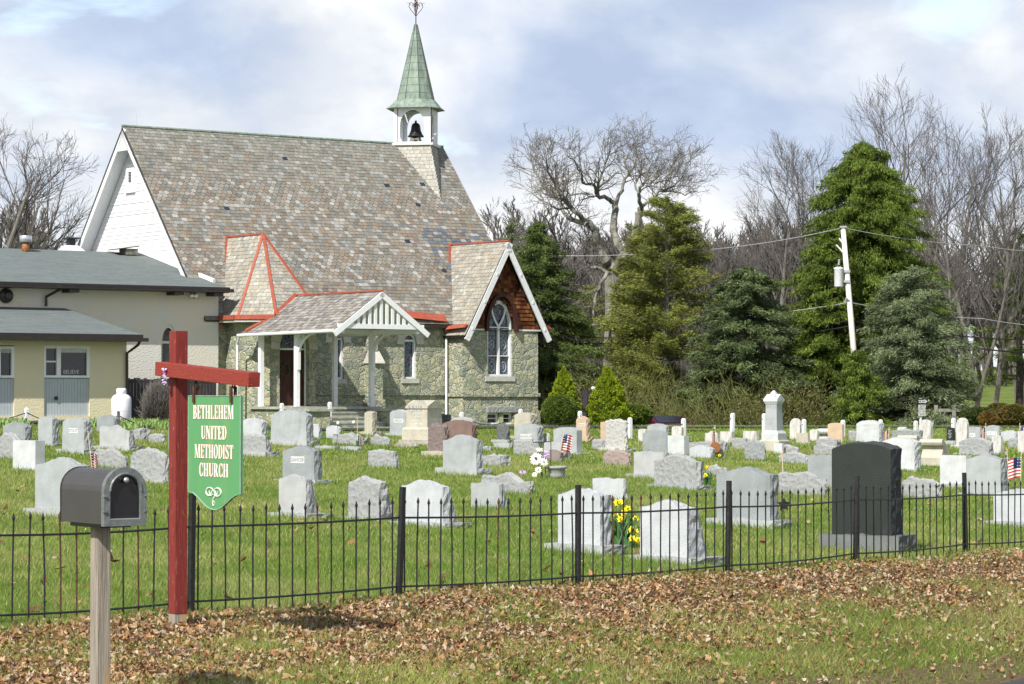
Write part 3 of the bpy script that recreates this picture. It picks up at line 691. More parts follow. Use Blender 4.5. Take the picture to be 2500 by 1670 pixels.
# board hung beneath: plane across local y, from -.17 to -.93
bw0, bw1 = -.31, -1.08; zt = zs(967, DS-.6); zb_ = zs(1203, DS-.6)
pts = [(bw0, zt), (bw0, zb_+.02)]
def yy(t): return bw0+(bw1-bw0)*t
prof = [(0, .0), (.09, -.012), (.18, -.05), (.27, -.10), (.36, -.145), (.44, -.168), (.5, -.172), (.56, -.168), (.64, -.145), (.73, -.10), (.82, -.05), (.91, -.012), (1, 0)]
pts = [(yy(0), zt)]+[(yy(t), zb_+dz*.72) for t, dz in prof]+[(yy(1), zt)]
bx = -hw-.02
brd = empty('church_sign', (0, 0, 0), 0, 'green hanging board reading BETHLEHEM UNITED METHODIST CHURCH in white letters', 'sign')
brd.location = Vector(sb); brd.rotation_euler = (0, 0, CH_RZ)
m = MB(); m.panel(pts, y=bx-.012, th=.022, axis='x'); m.build('board', 'sign_green', brd)
m = MB(); ce = [(bx-.012, y, z) for y, z in pts]
m.tube(ce+[ce[0]], .0045, 5); m.build('board_edging', 'sign_edge', brd)
# hangers with chain links
for t, zh in ((.12, zl-.06), (.84, zr-.05)):
    h = empty('sign_hanger', Vector(sb)+Matrix.Rotation(CH_RZ, 3, 'Z') @ Vector((bx-.0, yy(t), zt)), CH_RZ,
              'rusty hook and chain link holding the %s end of the green board' % ('left' if t < .5 else 'right'), 'hook', 'rusty sign hangers')
    m = MB(); m.beam((-.02, 0, -.05), (-.02, 0, .07), .03, .012, up=(1, 0, 0)); m.beam((.016, 0, -.05), (.016, 0, .07), .03, .012, up=(1, 0, 0)); m.beam((-.02, 0, .065), (.02, 0, .065), .03, .012, up=(0, 0, 1)); m.build('strap', 'rust', h)
    m = MB(); top = zh-zt
    for q in range(3):
        zz = .085+q*.032
        pts_ = [(math.cos(a)*.012*(q % 2 == 0), math.cos(a)*.012*(q % 2), zz+math.sin(a)*.022) for a in np.linspace(0, 2*math.pi, 11)]
        m.tube(pts_, .005, 4)
    m.tube([(0, 0, .16), (0, 0, top+.02)], .006, 5); m.build('chain', 'iron', h)
# serif lettering, cut as flat raised letters: every glyph in a unit-high box, thick stems and hairlines
def arc(cx, cz, rx, rz, a0, a1, tk, th, n=12):   # crescent ribbon: thick at the sides, thin at top and bottom
    o = []; i_ = []
    for k_ in range(n+1):
        a = a0+(a1-a0)*k_/n; o.append((cx+rx*math.cos(a), cz+rz*math.sin(a))); i_.append((cx+(rx-tk)*math.cos(a), cz+(rz-th)*math.sin(a)))
    return [[o[k_], o[k_+1], i_[k_+1], i_[k_]] for k_ in range(n)]
def rc(x0, x1, z0, z1): return [(x0, z0), (x1, z0), (x1, z1), (x0, z1)]
TK, TH, SF = .15, .05, .05
def stem(x, z0=0, z1=1, b=1, t=1):
    r_ = [rc(x, x+TK, z0, z1)]
    if b: r_.append(rc(x-SF, x+TK+SF, z0, z0+.045))
    if t: r_.append(rc(x-SF, x+TK+SF, z1-.045, z1))
    return r_
pi = math.pi
def G(c):
    if c == 'I': return stem(.06), .27
    if c == 'T': return stem(.19)+[rc(0, .53, .93, 1), [(0, .74), (.04, .74), (.07, .94), (0, .94)], [(.53, .74), (.49, .74), (.46, .94), (.53, .94)]], .53
    if c == 'L': return stem(.06)+[rc(.1, .46, 0, .06), [(.46, 0), (.49, .28), (.45, .28), (.38, .05)]], .49
    if c == 'E': return stem(.06)+[rc(.1, .46, 0, .06), rc(.1, .46, .94, 1), rc(.1, .37, .48, .53), rc(.34, .38, .38, .63), [(.46, 0), (.49, .26), (.45, .26), (.38, .05)], [(.46, 1), (.47, .74), (.43, .74), (.38, .95)]], .49
    if c == 'H': return stem(.06)+stem(.42)+[rc(.2, .43, .48, .53)], .64
    if c == 'U': return stem(.06, .2, 1, 0)+[rc(.46, .51, .25, 1), rc(.40, .57, .955, 1)]+arc(.285, .25, .225, .25, pi, 2*pi, .12, .07), .57
    if c == 'N': return [rc(.07, .12, 0, 1), rc(.0, .18, 0, .045), rc(.0, .12, .955, 1), [(.05, 1), (.22, 1), (.56, 0), (.42, 0)], rc(.50, .555, 0, 1), rc(.44, .62, .955, 1)], .62
    if c == 'M': return [rc(.07, .12, 0, 1), rc(.0, .18, 0, .045), rc(.0, .14, .955, 1), [(.06, 1), (.22, 1), (.44, 0), (.36, 0)], [(.58, 1), (.64, 1), (.42, 0), (.37, 0)]]+stem(.58), .79
    if c == 'D': return stem(.06)+[rc(.1, .28, 0, .05), rc(.1, .28, .95, 1)]+arc(.27, .5, .28, .5, -pi/2, pi/2, .15, .05), .56
    if c == 'O': return arc(.28, .5, .28, .52, 0, 2*pi, .15, .05, 20), .56
    if c == 'C': return arc(.28, .5, .28, .52, pi*.22, pi*1.78, .15, .05, 18)+[[(.46, .64), (.50, .64), (.50, 1.0), (.46, .86)], [(.46, .14), (.50, .0), (.50, .34), (.46, .32)]], .53
    if c == 'S': return arc(.25, .75, .2, .27, pi*.15, pi*1.35, .11, .055, 12)+arc(.25, .25, .23, .27, -pi*.85, pi*.35, .12, .055, 12)+[[(.09, .64), (.25, .66), (.44, .42), (.30, .36)], rc(.41, .45, .7, .98), rc(.03, .07, .02, .32)], .49
    if c == 'B': return stem(.06)+[rc(.1, .27, 0, .05), rc(.1, .26, .95, 1), rc(.1, .27, .49, .54)]+arc(.25, .745, .22, .255, -pi/2, pi/2, .12, .045)+arc(.26, .26, .26, .27, -pi/2, pi/2, .14, .045), .54
    if c == 'R': return stem(.06)+[rc(.1, .27, .95, 1), rc(.1, .27, .46, .51)]+arc(.25, .73, .24, .27, -pi/2, pi/2, .13, .045)+[[(.24, .48), (.38, .50), (.58, .0), (.43, .0)], rc(.43, .62, 0, .045)], .61
    return [], .3
def word(w, h, zc_, total, yc):
    ad = 0; gl = []
    for c in w:
        g, a = G(c); gl.append((g, ad)); ad += a+.05
    ad -= .05; k_ = total/ad
    for mat, grow, off in (('letter_edge', .004, .0135), ('letter_white', 0, .0155)):
        m = MB(); lay = 0
        for g, x0 in gl:
            for poly in g:
                lay += 1; cx = sum(p[0] for p in poly)/4; cz = sum(p[1] for p in poly)/4
                q = []
                for X_, Z_ in poly:
                    yv = yc+total/2-(x0+X_)*k_; zv = zc_+(Z_-.5)*h
                    if grow: yv += math.copysign(grow*.6, cx-X_); zv += math.copysign(grow*.6, Z_-cz)
                    q.append((bx-off-.00001*(lay % 17), yv, zv))
                n_ = len(q); m.add(q+[(p_[0]+.002, p_[1], p_[2]) for p_ in q], [tuple(range(n_))]+[(i_, (i_+1) % n_, n_+(i_+1) % n_, n_+i_) for i_ in range(n_)])
        m.build('lettering' if not grow else 'letter_outline', mat, brd)
yc = yy(.5)
def zp(y_): return zs(y_, DS-.55)
word('BETHLEHEM', .100, zp(1006), .60, yc+.01); word('UNITED', .098, zp(1056), .375, yc)
word('METHODIST', .100, zp(1102), .57, yc); word('CHURCH', .098, zp(1147), .43, yc)
m = MB()      # scroll flourish
def fl(pts_, r0): m.tube([(bx-.015, yc-a, zp(1203)+b) for a, b in pts_], [r0*(.45+.55*math.sin(math.pi*i/(len(pts_)-1))) for i in range(len(pts_))], 5)
for sgn in (-1, 1):
    fl([(sgn*(.1*math.cos(t)*.55+.055), .03*math.sin(t)+.008) for t in np.linspace(-2.6, 2.9, 16)], .006)
    fl([(sgn*(.02+.045*t), .02-.035*math.sin(t*3)) for t in np.linspace(0, 1, 9)], .006)
fl([(.035*math.sin(t*5)*(1-t*.6), .02-.1*t) for t in np.linspace(0, 1, 20)], .006)
fl([(.012*math.cos(t), -.075+.018*math.sin(t)) for t in np.linspace(0, 2*math.pi, 12)], .004)
m.build('flourish', 'letter_white', brd)
m = MB(); o0 = Vector((-hw-.03, -.03, zl+.02))   # faded flower tied to the post
for k_ in range(26):
    p = o0+Vector((-.045-rng.random()*.02, rng.normal(0, .012), -rng.random()*.13)); d = Vector(rng.normal(0, 1, 3)).normalized()*.015; e = d.orthogonal().normalized()*.012
    m.add([p-d, p+e, p+d, p-e], [(0, 1, 2, 3)])
fw = m.build('faded_flower', 'petal_lilac', None, fix=False); fw.location = sb; fw.rotation_euler = (0, 0, CH_RZ); tag(fw, 'faded purple flower sprig tied where the red crossbeam meets the post', 'flower')
# ================================================================== MAILBOX
DB = 16.2
mbp = px(244, 1677, DB); mbp.z = gz(mbp.x, mbp.y)
post = empty('mailbox_post', mbp, CH_RZ, 'split gray weathered wooden post under the mailbox', 'post')
zt_ = px(244, 1285, DB).z-mbp.z
m = MB(); m.hexa([(-.045, -.05, -.1), (.045, -.05, -.1), (.05, .05, -.1), (-.045, .05, -.1), (-.043, -.047, zt_), (.045, -.047, zt_), (.045, .045, zt_), (-.043, .045, zt_)]); m.build('post', 'weathered_wood', post, bevel=.004)
m = MB(); m.box(-.10, .10, -.20, .20, zt_, zt_+.025); m.build('mounting_board', 'dark_trim', post)
mx = empty('mailbox', mbp+Vector((0, 0, zt_+.025)), CH_RZ, 'large dark brown metal mailbox with arched door on the split wooden post', 'mailbox')
hwm = .128; hs = .195; LN = .29
def archp(hw_, hs_, n=14): return [(-hw_, 0), (hw_, 0)]+[(hw_*math.cos(a), hs_+hw_*math.sin(a)) for a in np.linspace(0, math.pi, n)]
m = MB(); m.panel(archp(hwm, hs), y=-LN, th=2*LN-.02); m.build('body', 'mailbox_body', mx)
m = MB(); o_ = archp(hwm+.014, hs); o_[0] = (-hwm-.014, -.012); o_[1] = (hwm+.014, -.012); i_ = [(a*.77, b*.8+.03) for a, b in archp(hwm, hs)]
m.panel(o_, [i_], y=-LN-.03, th=.035); 
for s_ in (-1, 1):
    for zz in (.07, .16): m.box(s_*(hwm+.006)-.012, s_*(hwm+.006)+.012, -LN-.04, -LN-.02, zz, zz+.012)
m.build('door_frame', 'mailbox_trim', mx, bevel=.004)
m = MB(); rim = [(a*.99, b) for a, b in archp(hwm*.80, hs+.0)][2:]
m.tube([(a, -LN-.033, b) for a, b in rim], .007, 6); m.build('door_beading', 'mailbox_trim', mx)
m = MB(); m.panel([(a*.995, b) for a, b in i_], y=-LN-.012, th=.02); dr = m.build('door', 'mailbox_door', mx)
m = MB(); m.box(-hwm*.76, hwm*.76, -LN-.03, -LN-.013, .027, .034); m.build('door_sill', 'steel', dr)
m = MB(); m.lathe([(.006, 0), (.006, .02), (.018, .024), (.016, .034), (.004, .04)], 14); kn = m.build('knob', 'steel', dr, True); kn.location = (0, -LN-.012, .26); kn.rotation_euler = (R(90), 0, 0)
m = MB(); m.tube([(a, LN-.02, b) for a, b in archp(hwm+.002, hs)]+[(-hwm, LN-.02, 0)], .004, 5); m.build('rear_rim', 'dark_trim', mx)
# ================================================================== CHURCH (local x along the nave, local -y towards the lawn, z from its ground)
CH = empty('church', (F0.x, F0.y, ZB), CH_RZ, 'stone church with steep slate roof, red flashing, porch and green copper steeple', 'church')
def zl_(z): return z+1.10
def slates(mb, O, e, s, poly, row=.19, wd=.22, pal=None, lift=.018, scale_rows=None, board=False, seed=1, jit=.15):
    """lay separate slates over a convex polygon given in (e, s) coordinates of the plane at O"""
    rg = random.Random(seed); e = Vector(e).normalized(); s = Vector(s).normalized(); n = e.cross(s)
    O = Vector(O); smin = min(p[1] for p in poly); smax = max(p[1] for p in poly)
    def span(v):
        xs = []
        for i in range(len(poly)):
            (x0, y0), (x1, y1) = poly[i], poly[(i+1) % len(poly)]
            if (y0 <= v < y1) or (y1 <= v < y0): xs.append(x0+(x1-x0)*(v-y0)/(y1-y0))
        return (min(xs), max(xs)) if len(xs) >= 2 else None
    k = 0; v = smin
    while v < smax-.02:
        sp = span(min(v+row*.5, smax-.001))
        if sp:
            a, b = sp; fs = scale_rows and scale_rows(v)
            x = a if board else math.floor(a/wd)*wd+(wd*.5 if k % 2 else 0)-wd
            while x < b:
                w_ = (b-a) if board else wd*rg.uniform(1-jit, 1+jit) if not fs else wd
                x0, x1 = max(x, a), min(x+w_, b)
                if x1-x0 > .02:
                    c = pal(rg, v, x) if pal else (.7, .7, .7)
                    g = .004; v1 = min(v+row*1.25, smax); lf = lift*rg.uniform(.8, 1.25); sk = 0 if board else rg.uniform(-.006, .006)
                    if fs:
                        q = [(x0+g, v+row*.42), (x0+(x1-x0)*.18, v+row*.1), (x0+(x1-x0)*.5, v-.01), (x1-(x1-x0)*.18, v+row*.1), (x1-g, v+row*.42), (x1-g, v1), (x0+g, v1)]
                    else: q = [(x0+g, v+sk), (x1-g, v-sk), (x1-g, v1), (x0+g, v1)]
                    P = [O+e*p[0]+s*p[1]+n*(lf*(1-(p[1]-v)/(v1-v)*.85)+.004) for p in q]
                    m_ = len(P); nb = 2 if not fs else 5
                    o = len(mb.v); mb.v += [tuple(p) for p in P]+[tuple(p-n*lf) for p in P[:nb]]; mb.c += [c]*(m_+nb)
                    mb.f.append(tuple(range(o, o+m_))); mb.m.append(mb.cur)
                    for i in range(nb-1): mb.f.append((o+i+1, o+i, o+m_+i, o+m_+i+1)); mb.m.append(mb.cur)
                x += w_
        v += row; k += 1
def pal_main(rg, v, x):
    r = rg.random()
    if r < .003: return (.03, .035, .055)
    base = rg.choice([(.235, .205, .165), (.28, .235, .18), (.27, .205, .155), (.25, .235, .20), (.33, .315, .285), (.20, .185, .155), (.29, .27, .235), (.38, .37, .345), (.22, .225, .21), (.25, .22, .175)])
    t = min(1, max(0, (v-5.2)/3.5)); g = (.25, .26, .23)
    if x > 10.5 and v < 4.6 and r < .28: base = (.13, .15, .18)
    base = tuple(b*(1-.5*t)+gg*.5*t for b, gg in zip(base, g)); k_ = rg.uniform(.8, 1.15)
    return tuple(b*k_ for b in base)
def pal_light(rg, v, x):
    base = rg.choice([(.36, .34, .28), (.40, .355, .28), (.33, .32, .27), (.42, .41, .36), (.30, .29, .25), (.36, .32, .255)]); k_ = rg.uniform(.85, 1.12); return tuple(b*k_ for b in base)
def pal_porch(rg, v, x):
    base = rg.choice([(.27, .25, .22), (.33, .31, .28), (.20, .19, .18), (.36, .35, .33), (.25, .22, .18)]); k_ = rg.uniform(.8, 1.15); return tuple(b*k_ for b in base)
def pal_wood(rg, v, x):
    base = rg.choice([(.22, .08, .03), (.15, .05, .02), (.10, .036, .018), (.27, .12, .045)]); k_ = rg.uniform(.6, 1.1); return tuple(b*k_ for b in base)
def pal_white(rg, v, x): k_ = rg.uniform(.66, .72); return (k_, k_, k_*1.02)
def V(a, b, z): return Vector((a, -b, z))
EZ = 3.6; RZ = 10.52; RB = -5.65; EB = .3; LA = 0.0; LB = 13.6
SL = math.hypot(RB-EB, RZ-EZ)
# nave walls
GL = .55; GR = 13.1                          # gable wall planes
def arch_pts(a0, a1, z0, zs_, za, n=7):    # pointed arch outline, counter clockwise from lower left
    c = (a0+a1)/2; p = [(a0, z0), (a1, z0), (a1, zs_)]
    for i in range(1, n): t = i/n; p.append((a1-(a1-c)*(1-math.cos(t*pi/2))*.92-(a1-c)*.08*t, zs_+(za-zs_)*math.sin(t*pi/2)**.9))
    p.append((c, za))
    for i in range(n-1, 0, -1): t = i/n; p.append((a0+(c-a0)*(1-math.cos(t*pi/2))*.92+(c-a0)*.08*t, zs_+(za-zs_)*math.sin(t*pi/2)**.9))
    p.append((a0, zs_)); return p
def win_px(x0, x1, ya, ysp, yb, b):        # from photo columns on plane b
    a0, z0 = ch(x0, yb, b); a1, _ = ch(x1, yb, b); _, zs_ = ch((x0+x1)/2, ysp, b); _, za = ch((x0+x1)/2, ya, b); return a0, a1, z0, zs_, za
w1 = win_px(812, 839, 802, 828, 926, 0); w2 = win_px(986, 1017, 811, 832, 925, 0)
m = MB(); m.panel([(GL, -.3), (9.9, -.3), (9.9, EZ-.02), (GL, EZ-.02)], [arch_pts(*w1), arch_pts(*w2)], y=0, th=.35); 
m.box(9.9, GR, .0, .35, -.3, EZ-.03); m.box(GR-.35, GR, .35, 11.2, -.3, EZ-.03); m.box(GL, GL+.35, .35, 11.2, -.3, EZ-.03); m.box(GL+.35, GR-.35, 10.9, 11.2, -.3, EZ-.03)
m.box(3.9, 9.9, -.07, 0, zl_(.02)-.02, zl_(.02)+.09)
m.build('stone_wall', 'serpentine_stone', CH)
m = MB(); m.panel([(-.02, EZ-.03), (11.22, EZ-.03), (5.95-.3+.0, RZ-.45)], y=GR-.2, th=.18, axis='x'); m.build('gable_wall', 'serpentine_stone', CH)
# left gable siding, boards 11 cm; vertical triangle facing -x
m = MB(); gb = (RB*-1)  # ridge at y=5.65
slope = (RZ-EZ)/(5.65+.3)
m.panel([(-.0, EZ-1.2), (11.3, EZ-1.2), (11.3, EZ+.25), (5.65, RZ-.15), (0, EZ+.25)], y=GL+.02, th=.12, axis='x'); m.build('gable_backing', 'white_paint', CH)
m = MB(); O = (GL+.02, 11.2, EZ-1.0); H = RZ-EZ+.85
slates(m, O, (0, -1, 0), (0, 0, 1), [(0, 0), (11.2, 0), (11.2, 1.0), (5.55, H-.0), (0, 1.0)], row=.135, pal=pal_white, lift=.022, board=True)
m.build('gable_siding', 'siding', CH)
a_v, z_v = .55, 0
_b = 4.3
m = MB(); m.box(GL-.05, GL, 5.72, 6.35, 8.3, 9.25); m.box(GL-.08, GL, 5.68, 6.39, 8.24, 8.3); m.build('attic_door', 'white_paint', CH)
m = MB()
for i in range(7): m.box(GL-.07, GL-.052, 5.92, 6.12, 8.62+i*.055, 8.645+i*.055)
m.build('louver', 'dark_trim', CH)
# soffit and rake boards of left gable
m = MB()
for sg, y0 in ((1, -.3), (-1, 11.6)):
    P0 = Vector((0, y0, EZ)); P1 = Vector((0, 5.65, RZ)); d = (P1-P0).normalized(); nn = Vector((0, -d.z*1, d.y)) if sg == 1 else Vector((0, d.z, -d.y))
    nn = Vector((0, -d.z, d.y)) if sg == 1 else Vector((0, -d.z, d.y))*1
    up = nn if nn.z > 0 else -nn
    q = [P0-up*.06, P1-up*.06]
    m.hexa([q[0]-up*.2, q[0]-up*.2+Vector((.05, 0, 0)), q[0]+Vector((.05, 0, 0)), q[0], q[1]-up*.2, q[1]-up*.2+Vector((.05, 0, 0)), q[1]+Vector((.05, 0, 0)), q[1]])
    m.hexa([q[0]-up*.06+Vector((.05, 0, 0)), q[0]-up*.06+Vector((GL, 0, 0)), q[0]-up*.03+Vector((GL, 0, 0)), q[0]-up*.03+Vector((.05, 0, 0)), q[1]-up*.06+Vector((.05, 0, 0)), q[1]-up*.06+Vector((GL, 0, 0)), q[1]-up*.03+Vector((GL, 0, 0)), q[1]-up*.03+Vector((.05, 0, 0))])
m.panel([(5.65-.45, RZ-.85), (5.65+.45, RZ-.85), (5.65, RZ-.12)], y=.0, th=.05, axis='x')
m.build('bargeboard', 'white_paint', CH)
# main slate roof
rf = MB(); O1 = V(0, EB, EZ); sv = Vector((0, RB*-1+EB, RZ-EZ)).normalized()
rows_fs = lambda v: (1.5 < v < 2.5) or (5.3 < v < 6.5) or (3.2 < v < 3.6 and False)
slates(rf, O1, (1, 0, 0), sv, [(0, 0), (LB, 0), (LB, SL), (0, SL)], row=.158, wd=.205, pal=pal_main, scale_rows=lambda v: (2.0 < v < 3.3) or (5.5 < v < 6.7), seed=3)
rf.build('slate_roof', 'slate', CH)
m = MB(); up = Vector((0, -sv.z, sv.y)); 
for sg in (1,):
    a = [V(0, EB, EZ), V(LB, EB, EZ), V(LB, RB, RZ), V(0, RB, RZ)]
    m.hexa([p-up*.1 for p in a]+[p+up*.0 for p in a])
b_ = [Vector((0, 11.6, EZ)), Vector((LB, 11.6, EZ)), Vector((LB, 5.66, RZ)), Vector((0, 5.66, RZ))]; upb = Vector((0, sv.z, sv.y))
m.hexa([p-upb*.1 for p in b_]+[p for p in b_]); m.build('roof_deck', 'dark_trim', CH)
m = MB(); m.tube([V(-.02, RB, RZ+.02), V(11.4, RB, RZ+.02)], .055, 8); m.tube([V(13.1, RB, RZ+.02), V(LB, RB, RZ+.02)], .05, 8); m.build('ridge_cap', 'copper', CH)
for a in (.55, 5.6): m = MB(); m.tube([V(a, RB, RZ), V(a, RB, RZ+.5)], [.012, .004], 5); m.build('lightning_rod', 'steel', CH)
# eave gutter strip right of the porch
m = MB(); m.hexa([V(5.2, .10, EZ+.42), V(9.75, .10, EZ+.10), V(9.75, .34, EZ+.10), V(5.2, .34, EZ+.42), V(5.2, .02, EZ+.66), V(9.75, .02, EZ+.34), V(9.75, .06, EZ+.36), V(5.2, .06, EZ+.68)][::1])
m.build('red_gutter', 'red_flashing', CH)
m = MB(); m.box(4.2, 9.8, -.3, 0, EZ-.12, EZ-.02); m.build('eave_board', 'dark_trim', CH)
# ---------------------------------------------------------------- transept bay
TA0, TA1, TB = 9.93, 13.22, .97
TZ = ch(1160, 803, TB)[1]
tw = win_px(1190, 1251, 733, 802, 919, TB)
bw = [win_px(1189, 1217, 1008, 1009, 1036, TB), win_px(1228, 1250, 1008, 1009, 1036, TB)]
sq = lambda w: [(w[0], max(w[2], .05)), (w[1], max(w[2], .05)), (w[1], w[4]), (w[0], w[4])]
m = MB(); m.panel([(TA0, -.3), (TA1, -.3), (TA1, TZ), (TA0, TZ)], [[p for p in arch_pts(*tw) if p[1] < TZ-.02][:3]+[(tw[1], TZ-.01), (tw[0], TZ-.01)][:0]+[p for p in [(tw[1], TZ-.012), (tw[0], TZ-.012)]]] if False else [sq(b__) for b__ in bw]+[[(tw[0], tw[2]), (tw[1], tw[2]), (tw[1], TZ-.015), (tw[0], TZ-.015)]], y=-TB, th=.35)
m.box(TA0, TA0+.35, -TB+.35, 0, -.3, TZ-.03); m.box(TA1-.35, TA1, -TB+.35, 0, -.3, TZ-.03)
zc_ = zl_(.0)
m.box(TA0-.06, TA1+.06, -TB-.06, -TB, zc_-.05, zc_+.07); m.box(TA0-.06, TA0, -TB, 0, zc_-.05, zc_+.07)
m.box(TA0-.02, bw[0][0]-.02, -TB-.05, -TB, -.3, .55); m.box(bw[1][1]+.02, TA1+.08, -TB-.05, -TB, -.3, .55); m.box(bw[0][1]+.01, bw[1][0]-.01, -TB-.03, -TB, -.3, .5)
m.build('bay_wall', 'serpentine_stone', CH)
TR = 11.62; THW = 1.86; TRZ = zl_(5.45); TEZ = zl_(2.1); TFB = 1.39
sls = math.hypot(THW, TRZ-TEZ)
m = MB()     # left and right slopes
bi = EB-(TRZ-EZ)/slope; 
slates(m, V(TR-THW, 0, TEZ), (0, -1, 0), Vector((THW, 0, TRZ-TEZ)), [(-.1, 0), (TFB, 0), (TFB, sls), (-(-bi), sls), (-(-.0), (EZ-TEZ)/(TRZ-TEZ)*sls)] if False else [(0, 0), (TFB, 0), (TFB, sls), (bi, sls)], row=.15, wd=.2, pal=pal_light, seed=5)
slates(m, V(TR+THW, 0, TEZ), (0, 1, 0), Vector((-THW, 0, TRZ-TEZ)), [(-TFB, 0), (0, 0), (-bi, sls), (-TFB, sls)], row=.15, wd=.2, pal=pal_light, seed=6)
m.build('bay_roof', 'slate', CH)
m = MB()
for sg in (-1, 1):
    a = [V(TR+sg*THW, .0, TEZ), V(TR+sg*THW, TFB, TEZ), V(TR, TFB, TRZ), V(TR, bi, TRZ)]
    m.add([p-Vector((0, 0, .01)) for p in a]+[p-Vector((0, 0, .08)) for p in a], [(0, 1, 2, 3), (7, 6, 5, 4), (0, 1, 5, 4), (1, 2, 6, 5), (2, 3, 7, 6), (3, 0, 4, 7)])
m.build('bay_roof_deck', 'dark_trim', CH)
m = MB()
for sg in (-1, 1):     # bargeboards
    p0 = V(TR+sg*(THW+.03), TFB+.03, TEZ-.12); p1 = V(TR, TFB+.03, TRZ-.02)
    d = (p1-p0).normalized(); nn = Vector((-d.z, 0, d.x))*(1 if sg > 0 else -1)
    if nn.z < 0: nn = -nn
    m.hexa([p0-nn*.2, p0-nn*.2+Vector((0, .06, 0)), p0+Vector((0, .06, 0)), p0, p1-nn*.2, p1-nn*.2+Vector((0, .06, 0)), p1+Vector((0, .06, 0)), p1])
    for t in (.12, .4, .68, .93):
        q = p0.lerp(p1, t)-nn*.1; m.box(q.x-.03, q.x+.03, q.y-.02, q.y, q.z-.05, q.z+.04)
m.build('bay_bargeboard', 'old_white', CH)
# gable shingles with pointed opening
ga = arch_pts(tw[0]-.02, tw[1]+.02, TZ-.2, tw[3], tw[4]+.02, 9)
m = MB(); gp = [(TA0+.0, TZ+.01), (tw[0]-.02, TZ+.01)]+[p for p in ga[::-1] if p[1] > TZ+.02][::1]
up_pts = [p for p in ga if p[1] > TZ+.02]; up_pts.sort(key=lambda p: p[0])
poly = [(TA0, TZ+.01), (tw[0]-.02, TZ+.01)]+up_pts+[(tw[1]+.02, TZ+.01), (TA1+.12, TZ+.01), (TR+.05, TRZ-.1), (TR-.05, TRZ-.1)]
m.panel(poly, y=-TB+.02, th=.1); m.build('gable_backing', 'dark_trim', CH)
def row_shingles():
    m = MB(); rg = random.Random(9); z = TZ+.03; k = 0
    while z < TRZ-.15:
        fr = (z+.07-TEZ)/(TRZ-TEZ); hw_ = THW*(1-fr)-.06; x = TR-hw_-rg.random()*.1
        if hw_ < .03: break
        while x < TR+hw_:
            w_ = rg.uniform(.10, .17); cx = x+w_/2; inside = False
            c0 = (tw[0]+tw[1])/2; hwid = (tw[1]-tw[0])/2+.03
            if z < tw[4]+.0:
                tz = (z+.07-tw[3])/(tw[4]-tw[3]); lim = hwid*(1-max(0, tz)**1.7) if tz > 0 else hwid
                inside = abs(cx-c0) < lim+w_/2
            if TR-hw_+.02 < cx < TR+hw_-.02 and not inside:
                c = pal_wood(rg, z, x); dz = rg.uniform(-.008, .008)
                P = [(x+.004, -TB-.035, z+dz), (x+w_-.004, -TB-.035, z+dz-.004), (x+w_-.004, -TB+.005, z+.2), (x+.004, -TB+.005, z+.2)]
                o = len(m.v); m.v += P+[(x+.004, -TB+.01, z+dz), (x+w_-.004, -TB+.01, z+dz)]; m.c += [c]*6
                m.f += [(o, o+1, o+2, o+3), (o+1, o, o+4, o+5)]; m.m += [0, 0]
            x += w_
        z += .145; k += 1
    m.build('cedar_shingles', 'wood_shingle', CH)
row_shingles()
m = MB()    # arched shingle hood around the window head
ct = (tw[0]+tw[1])/2
hood = []
for t in np.linspace(0, 1, 9):
    hood.append((tw[0]-.10+(ct-tw[0]+.10)*(1-math.cos(t*pi/2)), tw[3]-.1+(tw[4]+.18-tw[3]+.1)*math.sin(t*pi/2)**.9))
hood += [(2*ct-x, z) for x, z in hood[::-1]]
for i in range(len(hood)-1):
    p, q = hood[i], hood[i+1]; m.beam((p[0], -TB-.10, p[1]), (q[0], -TB-.10, q[1]), .12, .16, up=(0, 1, 0))
m.build('window_hood', 'door_wood', CH)
m = MB(); m.box(TA0-.02, tw[0]-.07, -TB-.05, -TB+.04, TZ-.05, TZ+.01); m.box(tw[1]+.07, TA1+.12, -TB-.05, -TB+.04, TZ-.05, TZ+.01); m.build('gable_ledge', 'old_white', CH)
# red flashing of bay
m = MB(); m.beam(V(TR, TFB+.02, TRZ+.03), V(TR, bi, TRZ+.05), .10, .05)
m.beam(V(TR, bi, TRZ+.05), V(TR-THW-.02, .28, EZ-.25), .14, .05, up=(0, -1, .5)); m.beam(V(TR-THW, .3, EZ-.25), V(TR-THW-.02, .3, TEZ+.3), .09, .04)
m.hexa([V(TR-THW-.10, .25, TEZ+.22), V(TR-THW+.02, .25, TEZ+.22), V(TR-THW+.02, TFB-.03, TEZ+.27), V(TR-THW-.10, TFB-.03, TEZ+.27), V(TR-THW+.02, .25, TEZ+.34), V(TR-THW+.14, .25, TEZ+.38), V(TR-THW+.14, TFB-.03, TEZ+.41), V(TR-THW+.02, TFB-.03, TEZ+.36)])
m.hexa([V(TR+THW-.02, .25, TEZ+.22), V(TR+THW+.10, .25, TEZ+.22), V(TR+THW+.10, TFB-.03, TEZ+.27), V(TR+THW-.02, TFB-.03, TEZ+.27), V(TR+THW-.10, .25, TEZ+.40), V(TR+THW-.02, .25, TEZ+.34), V(TR+THW-.02, TFB-.03, TEZ+.36), V(TR+THW-.10, TFB-.03, TEZ+.41)])
m.build('red_flashing', 'red_flashing', CH)
